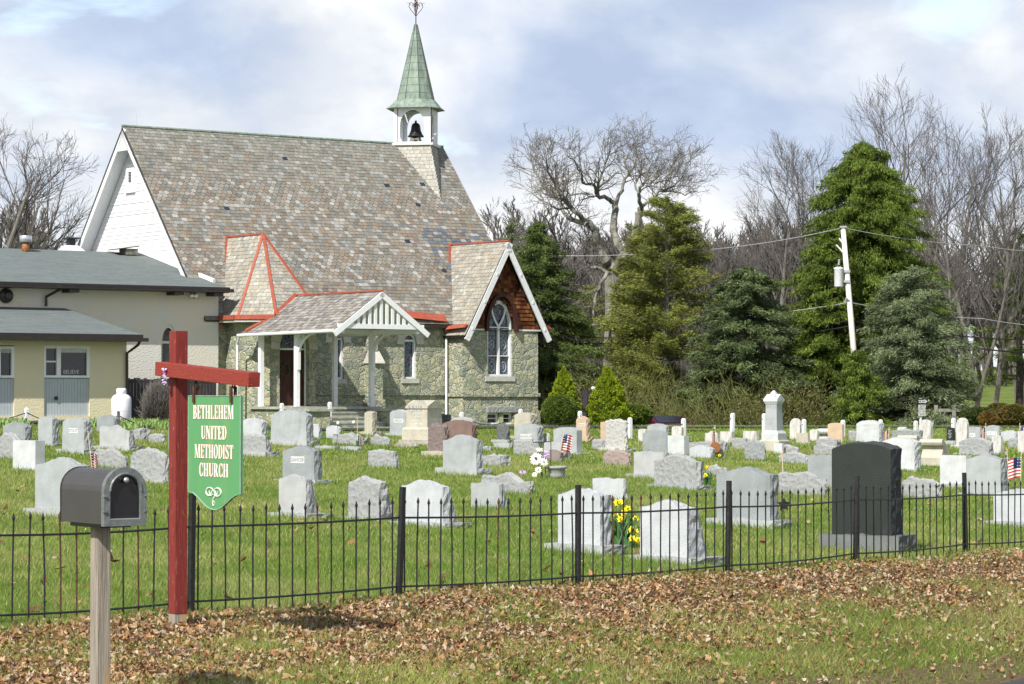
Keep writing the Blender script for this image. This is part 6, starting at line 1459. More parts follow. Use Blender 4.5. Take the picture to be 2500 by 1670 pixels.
# ================================================================== TREES
def norm(a): return a/np.maximum(np.linalg.norm(a, axis=-1, keepdims=True), 1e-9)
class Tree:     # bare branching: collects tapered tubes
    def __init__(s, seed): s.r = np.random.default_rng(seed); s.seg = []; s.big = []
    def path(s, P, R_, level):
        P = np.asarray(P, float); R_ = np.asarray(R_, float); (s.big if level == 0 else s.seg).append((P, R_))
    def grow(s, p, d, L_, r, lv, mx, up=.12, kids=5, ang=.75, wig=.16, rmin=.009, lr=.62):
        n = max(3, int(5-lv*.5)); P = [np.array(p, float)]; d = norm(np.array(d, float)); D = [d]
        for i in range(n):
            d = norm(d+s.r.normal(0, wig, 3)+np.array([0, 0, up])); P.append(P[-1]+d*L_/n); D.append(d)
        R_ = np.linspace(r, max(r*.42, rmin*.7), n+1); s.path(P, R_, 0 if lv == 0 else 1)
        if lv >= mx: return
        k = kids if lv < mx-1 else kids+1
        for j in range(k):
            t = .28+.72*(j+s.r.random()*.8)/k; t = min(t, .99); i = min(int(t*n), n-1); f = t*n-i
            q = P[i]*(1-f)+P[i+1]*f; dd = D[i]; o = norm(np.cross(dd, s.r.normal(0, 1, 3))); a = ang*s.r.uniform(.6, 1.2)
            s.grow(q, dd*math.cos(a)+o*math.sin(a), L_*lr*s.r.uniform(.75, 1.2)*(1.15-.45*t), max(R_[i]*.6, rmin), lv+1, mx, up, kids, ang, wig*1.1, rmin, lr)
    def arrays(s, items, n):
        out = []; by = {}
        for P, R_ in items: by.setdefault(len(P), []).append((P, R_))
        th = np.arange(n)*2*math.pi/n
        for k, it in by.items():
            P = np.stack([a for a, _ in it]); R_ = np.stack([np.asarray(b, float) for _, b in it])
            T_ = norm(np.gradient(P, axis=1)); ref = np.where(np.abs(T_[:, :1, 2:3]) < .9, np.array([.3, .1, 1.0]), np.array([1.0, .2, 0]))
            A = norm(np.cross(T_, np.broadcast_to(ref, T_.shape))); B = np.cross(T_, A)
            ring = P[:, :, None, :]+(A[:, :, None, :]*np.cos(th)[None, None, :, None]+B[:, :, None, :]*np.sin(th)[None, None, :, None])*R_[:, :, None, None]
            a = ring[:, :-1]; b = ring[:, 1:]; out.append(np.stack([a, np.roll(a, -1, 2), np.roll(b, -1, 2), b], 3).reshape(-1, 3))
        return np.concatenate(out) if out else np.zeros((0, 3))
def tree_obj(t, base, name, lab, cat, group, mat_t='bark', mat_b='twigs', nb=3, bump=0):
    root = empty(name, base, 0, lab, cat, group); b = np.array(base)
    tr = t.arrays(t.big, 8)-b; np_mesh('trunk', tr, 4, None, mat_t, root)
    if t.seg: np_mesh('branches', t.arrays(t.seg, nb)-b, 4, None, mat_b, root)
    return root
def pxn(x, y, D): return np.array(px(x, y, D))
# --- the big gnarled tree, limbs traced at real distance with depth of their own
g = Tree(5); DG = 118
def cr(x, y): return 1200+x/3.733, 280+y/3.733
def limb(pts, r0, r1, dy0=0, dy1=0, tw=3, tl=1.3, dens=1.0):
    n0 = len(pts); P = []
    for i, (x, y) in enumerate(pts): a, b = cr(x, y); P.append(pxn(a, b, DG+dy0+(dy1-dy0)*i/(n0-1)+g.r.normal(0, .12)))
    Q = []; 
    for i in range(n0-1):
        for t in (0, .34, .67): Q.append(P[i]*(1-t)+P[i+1]*t+g.r.normal(0, .03, 3))
    Q.append(P[-1]); R_ = np.linspace(r0, r1, len(Q)); g.big.append((np.array(Q), R_))
    for i in range(3, len(Q)):
        for _ in range(tw):
            if g.r.random() < dens*.6*(.15+.85*i/len(Q)):
                d = norm(Q[i]-Q[i-1]); o = g.r.normal(0, 1, 3); o[2] = abs(o[2])*.9; dd = norm(d*.5+norm(o)*.9+np.array([0, 0, .1]))
                g.grow(Q[i], dd, tl*g.r.uniform(.6, 1.15), min(.04, R_[i]*.5), 2, 4, .06, 4, .7, .24, .007, .62)
tb = px(1494, 1040, DG); tb.z = gz(tb.x, tb.y)
P0 = np.array(tb); top = pxn(*cr(1090, 1400), DG); g.big.append((np.array([P0, P0*.6+top*.4, pxn(1497, 760, DG), top]), np.array([.46, .38, .36, .30])))
limb([(1090, 1400), (1040, 1330), (975, 1190), (940, 1040), (870, 980)], .22, .16, 0, -1, 0)
limb([(870, 980), (780, 900), (720, 850), (660, 740), (610, 680), (520, 520), (500, 420)], .12, .03, -1, -3, 4)
limb([(870, 990), (780, 965), (700, 950), (640, 870), (600, 760), (470, 640), (380, 500), (360, 380)], .12, .03, -1, 1.5, 4)
limb([(720, 850), (610, 860), (520, 810), (400, 740)], .05, .02, -1, -2, 3, 1.4)
limb([(1110, 1400), (1220, 1270), (1150, 1180), (1115, 1040), (1120, 900), (1130, 800)], .20, .14, 0, 1, 0)
limb([(1130, 800), (1190, 690), (1205, 600), (1255, 540), (1210, 440), (1215, 360)], .09, .03, 1, 3, 4)
limb([(1255, 540), (1310, 450), (1330, 340), (1300, 260)], .06, .02, 3, 4, 4)
limb([(1120, 800), (1050, 765), (960, 740), (945, 680), (985, 600), (1040, 450), (1080, 330)], .11, .03, 1, -1, 4)
limb([(985, 690), (920, 630), (830, 620), (820, 530), (760, 430), (690, 370)], .07, .02, 0, -2, 4)
limb([(940, 745), (830, 715), (720, 735), (640, 650), (560, 560)], .05, .02, 1, 3, 3)
limb([(1110, 1410), (1190, 1320), (1265, 1200), (1310, 1080), (1340, 900), (1370, 850)], .22, .14, 0, -1, 0)
limb([(1370, 850), (1340, 750), (1360, 660), (1400, 620), (1500, 615), (1580, 600), (1640, 480)], .09, .02, -1, -3, 4)
limb([(1345, 750), (1310, 640), (1340, 560), (1380, 470), (1460, 400)], .06, .02, -1, 1, 4)
limb([(1370, 850), (1440, 790), (1530, 700), (1620, 680), (1720, 600), (1780, 470)], .08, .02, -1, 2, 4)
limb([(1530, 700), (1640, 700), (1760, 720), (1880, 700)], .05, .015, 1, 0, 4, 1.4)
limb([(1340, 940), (1440, 880), (1520, 760), (1700, 800)], .06, .015, 0, 2, 3, 1.4)
limb([(1200, 1260), (1270, 1400), (1290, 1520)], .12, .13, 2, 3, 0)
limb([(1100, 1440), (1000, 1400), (900, 1400), (850, 1330), (840, 1230), (880, 1080)], .10, .02, 0, -1, 3, 1.3)
limb([(1060, 1440), (990, 1540), (960, 1640), (930, 1760), (930, 1850)], .09, .04, -1, -2, 2, 2)
tree_obj(g, tb, 'gnarled_tree', 'huge gnarled bare tree with three twisting limbs right of the church gable', 'tree', 'bare trees around the churchyard', 'bark_pale', 'bark', 3)
# --- other bare trees
def bare(x, yt, yb, D, seed, lab, lean=0, spread=.5, r=.22, mx=4, kids=5, ang=.55, up=.10, first=.30, lr=.62, mat='bark', stems=1, side=0, wig=.12, tmat='twigs'):
    t = Tree(seed); b = px(x, yb, D); b.z = gz(b.x, b.y)-.1; top = px(x, yt, D); H = top.z-b.z; b0 = np.array(b)
    for q in range(stems):
        d = np.array([lean+(q-(stems-1)/2)*.28, t.r.normal(0, .05), 1.0]); P = [b0+np.array([(q-(stems-1)/2)*.25, 0, 0])]; dd = norm(d); n = 9
        for i in range(n):
            dd = norm(dd+t.r.normal(0, .05, 3)+np.array([side*.02, 0, .03])); P.append(P[-1]+dd*H*.80/n)
        P = np.array(P); R_ = np.linspace(r*1.0, r*.16, n+1)/(1 if stems == 1 else 1.3); t.big.append((P, R_))
        nk = int(13*max(.6, H/14)); 
        for j in range(nk):
            u = first+(1-first)*(j+t.r.random())/nk; i = min(int(u*n), n-1); f = u*n-i; p = P[i]*(1-f)+P[i+1]*f; az = t.r.uniform(0, 2*math.pi); el = .75+.35*u
            dv = np.array([math.cos(az), math.sin(az)*.8, el*1.1]); t.grow(p, dv, H*spread*(1.15-.7*u)*t.r.uniform(.7, 1.15), R_[i]*.52, 1, mx, up, kids-1, ang, wig*1.3, .0075, lr)
    return tree_obj(t, b, 'bare_tree', lab, 'tree', 'bare trees around the churchyard', mat, tmat)
bare(-60, 300, 640, 112, 21, 'bare tree with upswept twiggy branches behind the hall at far left', .10, .55, .28, 4, 6, .6, .09, .12, side=1)
bare(2165, 205, 1040, 140, 22, 'tallest bare tree rising behind the top of the big spruce', -.02, .42, .26, 4, 5, .5, .16, .42)
bare(2300, 262, 1035, 128, 23, 'bare tree with straight gray trunk just right of the big spruce', .03, .36, .24, 4, 5, .5, .17, .38)
bare(2405, 285, 1030, 122, 24, 'forked bare tree with many rising stems near the right edge', .02, .36, .20, 4, 5, .5, .18, .28, stems=2)
bare(2350, 400, 1020, 115, 25, 'bare tree with two bare leaning stems in front of the green field at right', .10, .42, .16, 4, 5, .6, .1, .35, stems=2)
bare(2500, 300, 1010, 132, 26, 'bare tree cut by the right edge of the picture', -.03, .4, .22, 4, 5, .5, .15, .3)
bare(1880, 430, 1030, 150, 27, 'dense twiggy bare tree left of the big spruce', 0, .5, .24, 4, 6, .6, .08, .25)
bare(1985, 360, 1030, 152, 28, 'bare tree crown showing just above the left shoulder of the big spruce', -.02, .45, .24, 4, 6, .55, .1, .4)
bare(1270, 505, 1020, 150, 29, 'small bare tree between the two spruces behind the church gable', -.05, .45, .14, 4, 5, .55, .12, .4)
bare(1700, 620, 1030, 160, 30, 'thin gray bare tree behind the olive cedar', .02, .4, .16, 4, 5, .5, .12, .3)
bare(2215, 440, 1030, 118, 31, 'crooked bare tree directly behind the bluish spruce', .03, .4, .18, 4, 5, .6, .1, .3)
# --- conifers: crown of many small needle sprays on whorled limbs
def conifer(x, yt, yb, D, Rw, seed, name, lab, pal, droop=.35, nb=150, dens=1.0, shape=.9, size=.22, low=.04, hang=.3, trunk_mat='bark_dark', hole=None, grp='evergreens behind the churchyard', tv=.4):
    r = np.random.default_rng(seed); b = px(x, yb, D); b.z = gz(b.x, b.y)-.1; H = px(x, yt, D).z-b.z
    root = empty(name, b, 0, lab, 'tree', grp); m = MB(); m.tube([(0, 0, 0), (0, 0, H*.5), (0, 0, H*.97)], [H*.022, H*.014, .02], 8); m.build('trunk', trunk_mat, root)
    C = []; Dv = []; Lm = []; Tn = []; tube = Tree(seed)
    for k in range(nb):
        u = low+(1-low)*(k+r.random())/nb; z = u*H; az = r.uniform(0, 2*math.pi); R0 = Rw*(1-u)**shape*r.uniform(.62, 1.12)+.12
        if hole and hole(u, az, r): continue
        tone = r.uniform(1-tv, 1+tv*.85); n = max(3, int(R0/.16)); t = np.linspace(0, 1, n+1)[:, None]; out = np.array([math.cos(az), math.sin(az), 0])
        path = out*R0*t+np.array([0, 0, 1])*(z+R0*(.12*t-droop*t**2+droop*.45*t**4)); tube.seg.append((path, np.linspace(.035*(1-u)+.008, .006, n+1)))
        for i in range(n):
            f = (i+1)/n
            if f < .22: continue
            ns = int(max(1, 17*dens*(.5+f))); side = np.array([-out[1], out[0], 0])
            off = r.normal(0, 1, (ns, 3))*np.array([.10, .10, .06])*(.6+R0*.25)+side*r.uniform(-1, 1, (ns, 1))*R0*.22*(1.15-f)
            C.append(path[i]*.5+path[i+1]*.5+off); d = out*r.uniform(.4, 1, (ns, 1))+side*r.uniform(-.8, .8, (ns, 1))+np.array([0, 0, -1])*r.uniform(-.1, 1, (ns, 1))*hang*2; Dv.append(d); Lm.append(np.full(ns, f)); Tn.append(np.full(ns, tone))
    ntop = 40; C.append(np.stack([r.normal(0, .07, ntop), r.normal(0, .07, ntop), H*(.9+.1*r.random(ntop))], 1)); Dv.append(np.stack([r.normal(0, .5, ntop), r.normal(0, .5, ntop), np.full(ntop, .9)], 1)); Lm.append(np.ones(ntop)); Tn.append(np.ones(ntop))
    C = np.concatenate(C); Dv = norm(np.concatenate(Dv)); Lm = np.concatenate(Lm); Tn = np.concatenate(Tn); N_ = len(C)
    Q = []; cols = []
    for rep in range(3):
        d = norm(Dv+r.normal(0, .33, (N_, 3))); s_ = norm(np.cross(d, r.normal(0, 1, (N_, 3)))); l_ = (size*.62*r.uniform(.6, 1.3, N_))[:, None]; w_ = l_*.2*.5
        c = C+r.normal(0, .04, (N_, 3)); Q.append(np.stack([c-d*l_*.3, c+s_*w_, c+d*l_*.7, c-s_*w_], 1))
        pal_ = np.array(pal); cols.append(pal_[r.integers(0, len(pal_), N_)]*r.uniform(.7, 1.25, (N_, 1))*Tn[:, None])
    Q = np.concatenate(Q).reshape(-1, 3); cols = np.concatenate(cols)
    np_mesh('crown', Q, 4, cols, 'foliage', root); np_mesh('limbs', tube.arrays(tube.seg, 3), 4, None, trunk_mat, root); return root
GS = [(.08, .12, .03), (.11, .155, .035), (.06, .09, .025), (.14, .18, .05)]
GB = [(.15, .19, .085), (.20, .24, .13), (.10, .14, .045), (.26, .30, .19)]
GD = [(.10, .14, .045), (.13, .17, .06), (.07, .10, .035), (.18, .22, .12)]
GN = [(.10, .15, .02), (.13, .185, .024), (.07, .11, .018), (.17, .225, .035)]
GC = [(.22, .26, .04), (.27, .30, .055), (.16, .19, .04), (.22, .22, .09)]
conifer(1248, 540, 1040, 124, 2.6, 1, 'blue_spruce', 'pale bluish spruce tip peeking over the church bay roof', GB, .3, 90, .9, .85)
conifer(1318, 545, 1045, 112, 3.6, 2, 'spruce', 'dense green spruce right behind the church bay', GS, .4, 240, 1.1, .7, .23)
conifer(1822, 655, 1050, 108, 3.3, 3, 'spruce', 'wide dark bluish green spruce in the middle behind the gravestones', GD, .45, 260, 1.2, .42, .25)
conifer(2112, 350, 1050, 111, 4.5, 4, 'norway_spruce', 'giant bright green spruce behind the leaning utility pole', GN, .75, 620, 1.1, .42, .25, .03, 1.1, tv=.25)
conifer(2096, 860, 1052, 104.5, 1.7, 14, 'norway_spruce', 'young spruce hiding the foot of the leaning utility pole', GN, .6, 110, 1.3, .6, .22, .03, .9)
conifer(2030, 560, 1055, 109, 3.2, 6, 'norway_spruce', 'lower green spruce shoulder left of the leaning utility pole', GN, .5, 150, 1.1, .7, .25, .03, .5)
conifer(2232, 655, 1050, 106, 3.3, 5, 'blue_spruce', 'bluish gray spruce right of the leaning utility pole', GB, .4, 260, 1.0, .42, .21, .05)
conifer(1628, 488, 1040, 111, 2.9, 7, 'cedar', 'airy olive green cedar with exposed gray trunk behind the big bare tree', GC, -.15, 300, 1.3, .36, .20, .1, .05, 'bark_pale', lambda u, az, r: (u < .62 and math.cos(az) > -.1 and r.random() < .6) or (u < .35 and r.random() < .35))
conifer(1562, 640, 1045, 114, 2.3, 8, 'cedar', 'lower yellowish cedar left of the exposed gray trunk', GC, -.15, 240, 1.2, .42, .20, .03, .05, 'bark_pale')
conifer(1440, 700, 1045, 130, 3.2, 9, 'cedar', 'distant thin olive evergreen behind the trunk of the gnarled tree', GC, -.2, 90, .6, .6, .22, .1, .05)
conifer(2490, 560, 1030, 125, 2.8, 12, 'spruce', 'sparse evergreen cut by the right edge', GN, .3, 80, .7, .6, .25, .3)
# --- clipped shrubs: lumpy shells of tiny leaves
def shrub(x, yt, yb, wpx, D, seed, name, lab, pal, cone=0, lump=.10, size=.06, n=26000, grp=None, zmin=0, leafw=.5):
    r = np.random.default_rng(seed); b = px(x, yb, D); b.z = gz(b.x, b.y); H = px(x, yt, D).z-b.z; W_ = wpx/F*D/2
    root = empty(name, b, 0, lab, 'shrub', grp); th = r.uniform(0, 2*math.pi, n); u = r.random(n)
    if cone: rad = W_*np.clip(1-u**1.5, 0, 1)**.85*(1-.18*np.clip(.18-u, 0, 1)/.18)+.02; z = u*H
    else: ph = np.arccos(np.clip(1-1.85*u, -1, 1)); rad = W_*np.sin(ph)**.8; z = H*.5+H*.5*np.cos(ph)
    lx = th*W_*3; lz = z*4.2
    bl = vnoise(lx*1.3+seed*7, lz*1.3, seed)+.6*vnoise(lx*3+5, lz*3, seed+1)
    rad = rad*(1+lump*(bl-.8)*2.0)*r.uniform(.86, 1.02, n)
    c = np.stack([np.cos(th)*rad, np.sin(th)*rad, z+(bl-.8)*lump*H*.25], 1); nn = norm(np.stack([np.cos(th), np.sin(th), np.full(n, .55)], 1))
    d = norm(nn+r.normal(0, .55, (n, 3))); s_ = norm(np.cross(d, r.normal(0, 1, (n, 3)))); l_ = (size*r.uniform(.7, 1.4, n))[:, None]
    Q = np.stack([c-d*l_*.5, c+s_*l_*leafw*.5, c+d*l_*.5, c-s_*l_*leafw*.5], 1).reshape(-1, 3); pal_ = np.array(pal); cols = pal_[r.integers(0, len(pal_), n)]*r.uniform(.75, 1.2, (n, 1))
    np_mesh('foliage', Q, 4, cols, 'foliage', root)
    m = MB(); 
    for k in range(5): a = k*1.26; m.tube([(0, 0, 0), (math.cos(a)*W_*.3, math.sin(a)*W_*.3, H*.4)], [.04, .02], 6)
    m.tube([(0, 0, 0), (0, 0, H*.75)], [.05, .02], 6); m.build('stems', 'bark_dark', root)
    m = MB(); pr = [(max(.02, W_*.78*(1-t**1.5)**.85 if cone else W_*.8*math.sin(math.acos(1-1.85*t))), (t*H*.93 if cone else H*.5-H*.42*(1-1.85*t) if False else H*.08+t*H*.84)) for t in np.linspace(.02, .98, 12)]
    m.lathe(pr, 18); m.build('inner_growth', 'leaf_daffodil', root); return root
YE = [(.27, .34, .018), (.33, .40, .025), (.19, .255, .016)]; YD = [(.11, .16, .025), (.14, .19, .03), (.08, .12, .02)]
YG = 'clipped evergreen shrubs beside the church'
shrub(1376, 900, 1040, 88, 96, 1, 'yew', 'bright green cone shaped yew behind the round one', YE, 1, .24, .06, 34000, YG)
shrub(1483, 898, 1053, 104, 97, 2, 'yew', 'large bright green cone shaped yew standing alone right of the church', YE, 1, .26, .06, 42000, YG)
shrub(1367, 965, 1046, 90, 94, 3, 'yew', 'dark green ball shaped yew at the church corner', YD, 0, .05, .055, 24000, YG)
shrub(1487, 1024, 1052, 34, 94, 4, 'yew', 'tiny bright cone yew at the foot of the large one', YE, 1, .15, .06, 6000, YG)
shrub(1552, 988, 1052, 76, 99, 5, 'yew', 'dull green low yew beside the purple car', YD, 0, .2, .06, 18000, YG)
HE = [(.07, .10, .025), (.09, .12, .03), (.05, .08, .02)]; HO = [(.20, .12, .03), (.12, .12, .03), (.25, .13, .03)]
HG = 'hedge bushes at the right edge'
shrub(2388, 995, 1065, 90, 98, 6, 'hedge_bush', 'dark green bush behind the tallest white round topped stone', HE, 0, .16, .07, 20000, HG)
shrub(2440, 985, 1062, 76, 99, 7, 'hedge_bush', 'middle bush of green and orange foliage near the right edge', HE+HO, 0, .16, .07, 18000, HG)
shrub(2412, 1004, 1062, 46, 96, 8, 'hedge_bush', 'small orange brown bush in front of the hedge', HO, 0, .16, .06, 12000, HG)
shrub(2482, 988, 1066, 92, 97, 9, 'hedge_bush', 'orange brown bush cut by the right edge', HO+HE, 0, .16, .07, 20000, HG)
shrub(1690, 1052, 1075, 70, 88, 10, 'barberry_bush', 'low reddish brown bush in front of the purple car hood', [(.10, .04, .025), (.13, .07, .03), (.06, .06, .03)], 0, .3, .06, 6000)
# --- twiggy round bush by the hall, hostas, undergrowth
def twig_bush(x, yt, yb, wpx, lab, n, seed, mat='bark', D=None):
    r = np.random.default_rng(seed); b = ray_ground(x, yb) if D is None else px(x, yb, D); b.z = gz(b.x, b.y); H = px(x, yt, b.y).z-b.z; W_ = wpx/F*b.y/2; t = Tree(seed)
    for k in range(n):
        az = r.uniform(0, 2*pi); el = r.uniform(.15, 1.45); d = np.array([math.cos(az)*math.cos(el), math.sin(az)*math.cos(el), math.sin(el)]); L_ = r.uniform(.75, 1.05)
        e = d*np.array([W_, W_, H])*L_; mid = e*.5+np.array([0, 0, H*.06])+r.normal(0, .03, 3); t.seg.append((np.array([[0, 0, 0], mid, e]), np.array([.012, .008, .004])))
        for q in range(3): s_ = e*r.uniform(.45, .8); t.seg.append((np.array([s_, s_+(d+r.normal(0, .35, 3))*np.array([W_, W_, H])*.3]), np.array([.007, .004])))
    root = empty('twiggy_bush', b, 0, lab, 'shrub'); np_mesh('twigs', t.arrays(t.seg, 3), 4, None, mat, root)
twig_bush(383, 936, 1030, 92, 'round brown leafless bush against the dark fence, left of the red post', 900, 5)
plain('hosta', (.20, .30, .09), .7, .3, 8); plain('dry_brush', (.20, .15, .09), .9, .3, 4); plain('olive_brush', (.13, .14, .04), .9, .35, 4)
r = np.random.default_rng(77); Q = []
for k in range(2600):
    xx = r.choice([r.uniform(-30, 62), r.uniform(225, 410)]); q = ray_ground(xx, 1046+r.uniform(-9, 1) if xx < 300 else 1050+r.uniform(-12, 2), 70); q = np.array(q); d = norm(np.array([r.normal(0, .6), r.normal(0, .6), 1.0])); s_ = norm(np.cross(d, r.normal(0, 1, 3)))*.03; h_ = r.uniform(.12, .28)
    Q += [q-s_*.4, q+d*h_*.6-s_, q+d*h_, q+d*h_*.6+s_]
np_mesh('hosta_bed', np.array(Q), 4, None, 'hosta', None, 'stuff')
def brush(name, xs, D0, D1, h0, h1, n, mat, seed, lean=.35):
    r = np.random.default_rng(seed); t = Tree(seed)
    for k in range(n):
        D = r.uniform(D0, D1); q = px(r.uniform(*xs), 1000, D); b = np.array([q.x, q.y, gz(q.x, q.y)]); hh = r.uniform(h0, h1); d = norm(np.array([r.normal(0, lean), r.normal(0, lean), 1])); P = [b]
        for i in range(4): d = norm(d+r.normal(0, .16, 3)-np.array([0, 0, .04*i])); P.append(P[-1]+d*hh/4)
        P = np.array(P); t.seg.append((P, np.linspace(.018, .006, 5)))
        for q_ in range(5): i = r.integers(1, 5); s_ = P[i]; dd = norm(d+r.normal(0, .7, 3)); t.seg.append((np.array([s_, s_+dd*hh*.16, s_+dd*hh*.27+np.array([0, 0, hh*.05])]), np.array([.009, .006, .004])))
    np_mesh(name, t.arrays(t.seg, 3), 4, None, mat, None, 'stuff')
brush('undergrowth', (1390, 2010), 104, 118, .7, 1.9, 1500, 'dry_brush', 3, .7)
brush('undergrowth', (1380, 2000), 104, 122, .8, 3.0, 4200, 'olive_brush', 4, .75)
brush('undergrowth', (1380, 2200), 122, 135, 2.0, 5.0, 1800, 'twigs', 6, .25)
brush('undergrowth', (2180, 2560), 110, 122, .5, 1.4, 160, 'dry_brush', 8)
# --- far bare woods: six small trees repeated into one mass on the rising ground
tp = []
for k in range(6):
    t = Tree(200+k); t.grow([0, 0, 0], [0, 0, 1], 7.2, .13, 0, 3, .14, 7, .45, .07, .016, .46); a = np.concatenate([t.arrays(t.big, 4), t.arrays(t.seg, 3)]); tp.append(a)
r = np.random.default_rng(5); Q = []
for k in range(520):
    D = r.uniform(150, 240); xx = r.uniform(1240, 2640) if k > 24 else r.uniform(-120, 150); q = px(xx, 900, D)
    if xx > 2240 and D < 205: continue
    if xx < 200: D = r.uniform(190, 240); q = px(xx, 900, D)
    a = tp[r.integers(0, 6)]; s_ = r.uniform(.8, 1.25)*(1.0 if D > 175 else .8); th = r.uniform(0, 6.28); c, s2 = math.cos(th), math.sin(th); M_ = np.array([[c, -s2, 0], [s2, c, 0], [0, 0, 1]])*s_
    Q.append((a @ M_.T)*np.array([1.6, 1.6, 1.08 if xx < 2150 else 1.0])+np.array([q.x, q.y, gz(q.x, q.y)]))
np_mesh('far_woods', np.concatenate(Q), 4, None, 'twigs', None, 'stuff')

r = np.random.default_rng(31); Q = []; C_ = []      # mixed leafy scrub filling the back edge
for k in range(230):
    D = r.uniform(103, 124); q = px(r.uniform(1390, 2010), 1000, D); b = np.array([q.x, q.y, gz(q.x, q.y)+r.uniform(.2, 2.0)]); n = 130; s0 = r.uniform(.35, .9)
    c = b+r.normal(0, .5, (n, 3))*s0; d = norm(r.normal(0, 1, (n, 3))+np.array([0, 0, .3])); s_ = norm(np.cross(d, r.normal(0, 1, (n, 3)))); l_ = r.uniform(.07, .17, (n, 1)); Q.append(np.stack([c-d*l_*.5, c+s_*l_*.17, c+d*l_*.5, c-s_*l_*.17], 1))
    C_.append(np.array([(.12, .13, .04), (.16, .15, .06), (.10, .12, .03), (.17, .13, .07)])[r.integers(0, 4, n)]*r.uniform(.7, 1.2, (n, 1)))
np_mesh('undergrowth', np.concatenate(Q).reshape(-1, 3), 4, np.concatenate(C_), 'foliage', None, 'stuff')
# ================================================================== GRASS AND FALLEN LEAVES
r = np.random.default_rng(11)
def blades(name, XY, hh, w, cols, mat='grass_blade', lean=.45):
    n = len(XY); z = ground(XY[:, 0], XY[:, 1]); c = np.column_stack([XY, z-.005]); th = r.uniform(0, 2*math.pi, n); s_ = np.stack([np.cos(th), np.sin(th), np.zeros(n)], 1)*(w*.5)[:, None]
    d = np.stack([r.normal(0, lean, n), r.normal(0, lean, n), np.ones(n)], 1)*hh[:, None]; Q = np.stack([c-s_, c+s_, c+d], 1).reshape(-1, 3)
    np_mesh(name, Q, 3, cols, mat, None, 'stuff')
def lawncol(XY, n):
    v = vnoise(XY[:, 0]*.55, XY[:, 1]*.22, 3)*.5+vnoise(XY[:, 0]*2.3, XY[:, 1]*1.0, 5)*.5
    G1 = np.array([.16, .26, .04]); G2 = np.array([.31, .36, .10]); G3 = np.array([.44, .40, .20])
    t = np.clip((v-.35)/.4, 0, 1)[:, None]; c = G1*(1-t)+G2*t; dry = (r.random(n) < .10+.25*np.clip(v-.5, 0, 1))[:, None]; c = np.where(dry, G3, c); return c*r.uniform(.7, 1.25, (n, 1))
def frust_xy(n, d0, d1, pw, margin=1.6):
    u = r.random(n); k = 1-pw; D = (d0**k+(d1**k-d0**k)*u)**(1/k); X = r.uniform(-1, 1, n)*(D*.196+margin); return np.stack([X, D], 1)
XY = frust_xy(560000, 17, 60, 1.1); XY = XY[XY[:, 1] > fenceD(XY[:, 0])-.25+.25*r.normal(0, 1, len(XY))]; n = len(XY); sc = XY[:, 1]/25
blades('lawn_grass', XY, r.uniform(.025, .07, n)*(.8+.2*sc), .007*sc, lawncol(XY, n))
XY = frust_xy(230000, 58, 100, 1.02, 3); n = len(XY)
g_ok = ~((XY[:, 0] < 6) & (XY[:, 1] > np.interp(XY[:, 0], [-30, -9, -6, -1, 6], [75.6, 78.2, 79.1, 87.8, 91.2])) & (XY[:, 1] < np.interp(XY[:, 0], [-30, -9, -6, -1, 6], [79, 81.6, 82.5, 91.2, 94.5])))
# keep blades out of the buildings
la = (XY[:, 0]-F0.x)*U.x+(XY[:, 1]-F0.y)*U.y; lb = (XY[:, 0]-F0.x)*N.x+(XY[:, 1]-F0.y)*N.y
g_ok &= ~((la < 13.4) & (lb < 1.2)) & ~((la > -.2) & (la < 4.6) & (lb < 7.2)) & ~((la < -4) & (lb < 4.2))
XY = XY[g_ok]; n = len(XY); blades('lawn_grass', XY, r.uniform(.04, .09, n), np.full(n, .03), lawncol(XY, n))
# verge in front of the fence: patchy grass
XY = frust_xy(420000, 13.5, 36, 1.4); df = fenceD(XY[:, 0]); off = df-XY[:, 1]; pat = vnoise(XY[:, 0]*1.6, XY[:, 1]*1.1, 9)*.6+vnoise(XY[:, 0]*5, XY[:, 1]*4, 10)*.4
ed = (XY[:, 0]-3.75)*.785-(XY[:, 1]-21.5)*.62     # >0 on the road
keep = (off > -.1) & (ed < .1) & (r.random(len(XY)) < np.clip((pat-.52+.08*np.clip(off-.5, 0, 7))*3, .05, 1)) & ~((ed > -.5) & (r.random(len(XY)) < .75)); XY = XY[keep]; n = len(XY)
blades('verge_grass', XY, r.uniform(.03, .085, n), np.full(n, .0065), lawncol(XY, n)*np.array([1.12, 1.05, 1.0]), lean=.7)
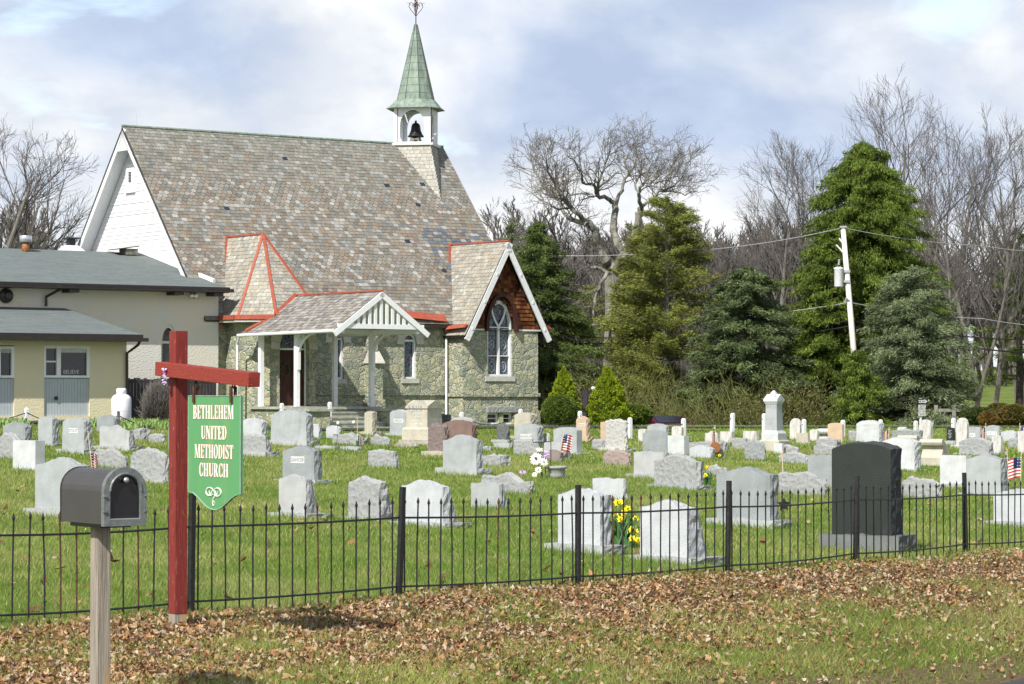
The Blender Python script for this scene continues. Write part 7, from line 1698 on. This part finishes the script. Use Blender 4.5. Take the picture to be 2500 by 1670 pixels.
# fallen leaves, each a curled little polygon
def leaves(name, XY, size, seed, lift=.03):
    rr = np.random.default_rng(seed); n = len(XY); z = ground(XY[:, 0], XY[:, 1])+rr.uniform(.004, lift, n); c = np.column_stack([XY, z]); l_ = (size*rr.choice([.55, .8, 1.0, 1.25, 1.7], n)*rr.uniform(.8, 1.2, n))[:, None]
    nrm = norm(np.stack([rr.normal(0, .55, n), rr.normal(0, .55, n), np.ones(n)], 1)); a = norm(np.cross(nrm, rr.normal(0, 1, (n, 3)))); b = np.cross(nrm, a); curl = rr.uniform(-.1, .7, (n, 1)); w_ = rr.uniform(.28, .5, (n, 1))
    p = [c-a*l_*.5+nrm*l_*curl*.7, c-a*l_*.12+b*l_*w_*.8+nrm*l_*curl*.25, c+a*l_*.2+b*l_*w_*.6, c+a*l_*.55+nrm*l_*curl*.9, c+a*l_*.12-b*l_*w_*.7+nrm*l_*curl*.35, c-a*l_*.2-b*l_*w_*.55]
    m_ = c+nrm*l_*-.02; Q = np.stack([p[0], p[1], p[2], m_, m_, p[2], p[3], p[4], p[0], m_, p[4], p[5]], 1).reshape(-1, 3)
    pal = np.array([(.46, .28, .14), (.34, .18, .08), (.52, .36, .20), (.17, .09, .05), (.60, .48, .34), (.42, .22, .10), (.46, .36, .26), (.27, .14, .07)]); cc = pal[rr.integers(0, 8, n)]*rr.uniform(.75, 1.15, (n, 1)); cc = np.repeat(cc, 3, 0)
    np_mesh(name, Q, 4, cc, 'dead_leaf', None, 'stuff')
XY = frust_xy(270000, 13.5, 38, 1.3); df = fenceD(XY[:, 0]); off = df-XY[:, 1]; ed = (XY[:, 0]-3.75)*.785-(XY[:, 1]-21.5)*.62; pat = vnoise(XY[:, 0]*1.6, XY[:, 1]*1.1, 9)*.6+vnoise(XY[:, 0]*5, XY[:, 1]*4, 10)*.4
pr = np.clip(1.1-.17*np.clip(off-1.6, 0, 8)-np.clip(pat-.47, 0, 1)*2.2*np.clip(off/2.5, 0, 1), .07, 1)
keep = (off > -.25+.2*r.normal(0, 1, len(XY))) & (ed < .15) & (r.random(len(XY)) < pr); leaves('leaf_litter', XY[keep], .038, 3)
XY = frust_xy(420, 19, 48, 1.6); XY = XY[XY[:, 1] > fenceD(XY[:, 0])]; leaves('scattered_leaves', XY, .075, 4, .06)
# taller spring shoots by the fence
XY = frust_xy(260, 15, 36, 1.2); off = fenceD(XY[:, 0])-XY[:, 1]; XY = XY[(off > -.1) & (off < 2.2)]; c0 = np.repeat(XY, 9, 0)+r.normal(0, .045, (len(XY)*9, 2)); n = len(c0)
blades('spring_shoots', c0, r.uniform(.08, .22, n), np.full(n, .010), np.tile([.10, .17, .07], (n, 1))*r.uniform(.8, 1.3, (n, 1)), lean=.4)

# unmown tufts round the foot of the stones
P = []; Hh = []
for c, n_, u_, hw_, ht in FOOT:
    k = int(min(420, 60*(hw_+ht)*4*(32/c.y)+20)); 
    for i in range(k):
        if r.random() < .62: a, b = r.uniform(-1, 1)*hw_, -ht-abs(r.normal(0, .03))
        else: a, b = hw_+abs(r.normal(0, .03)), r.uniform(-1, 1)*ht
        q = c+n_*a+u_*b; P.append((q.x, q.y)); Hh.append(r.uniform(.04, .12)*(1 if r.random() < .8 else 1.5))
P = np.array(P); blades('grass_tufts', P, np.array(Hh), .0075*P[:, 1]/25, lawncol(P, len(P))*np.array([.8, .95, .8]), lean=.4)
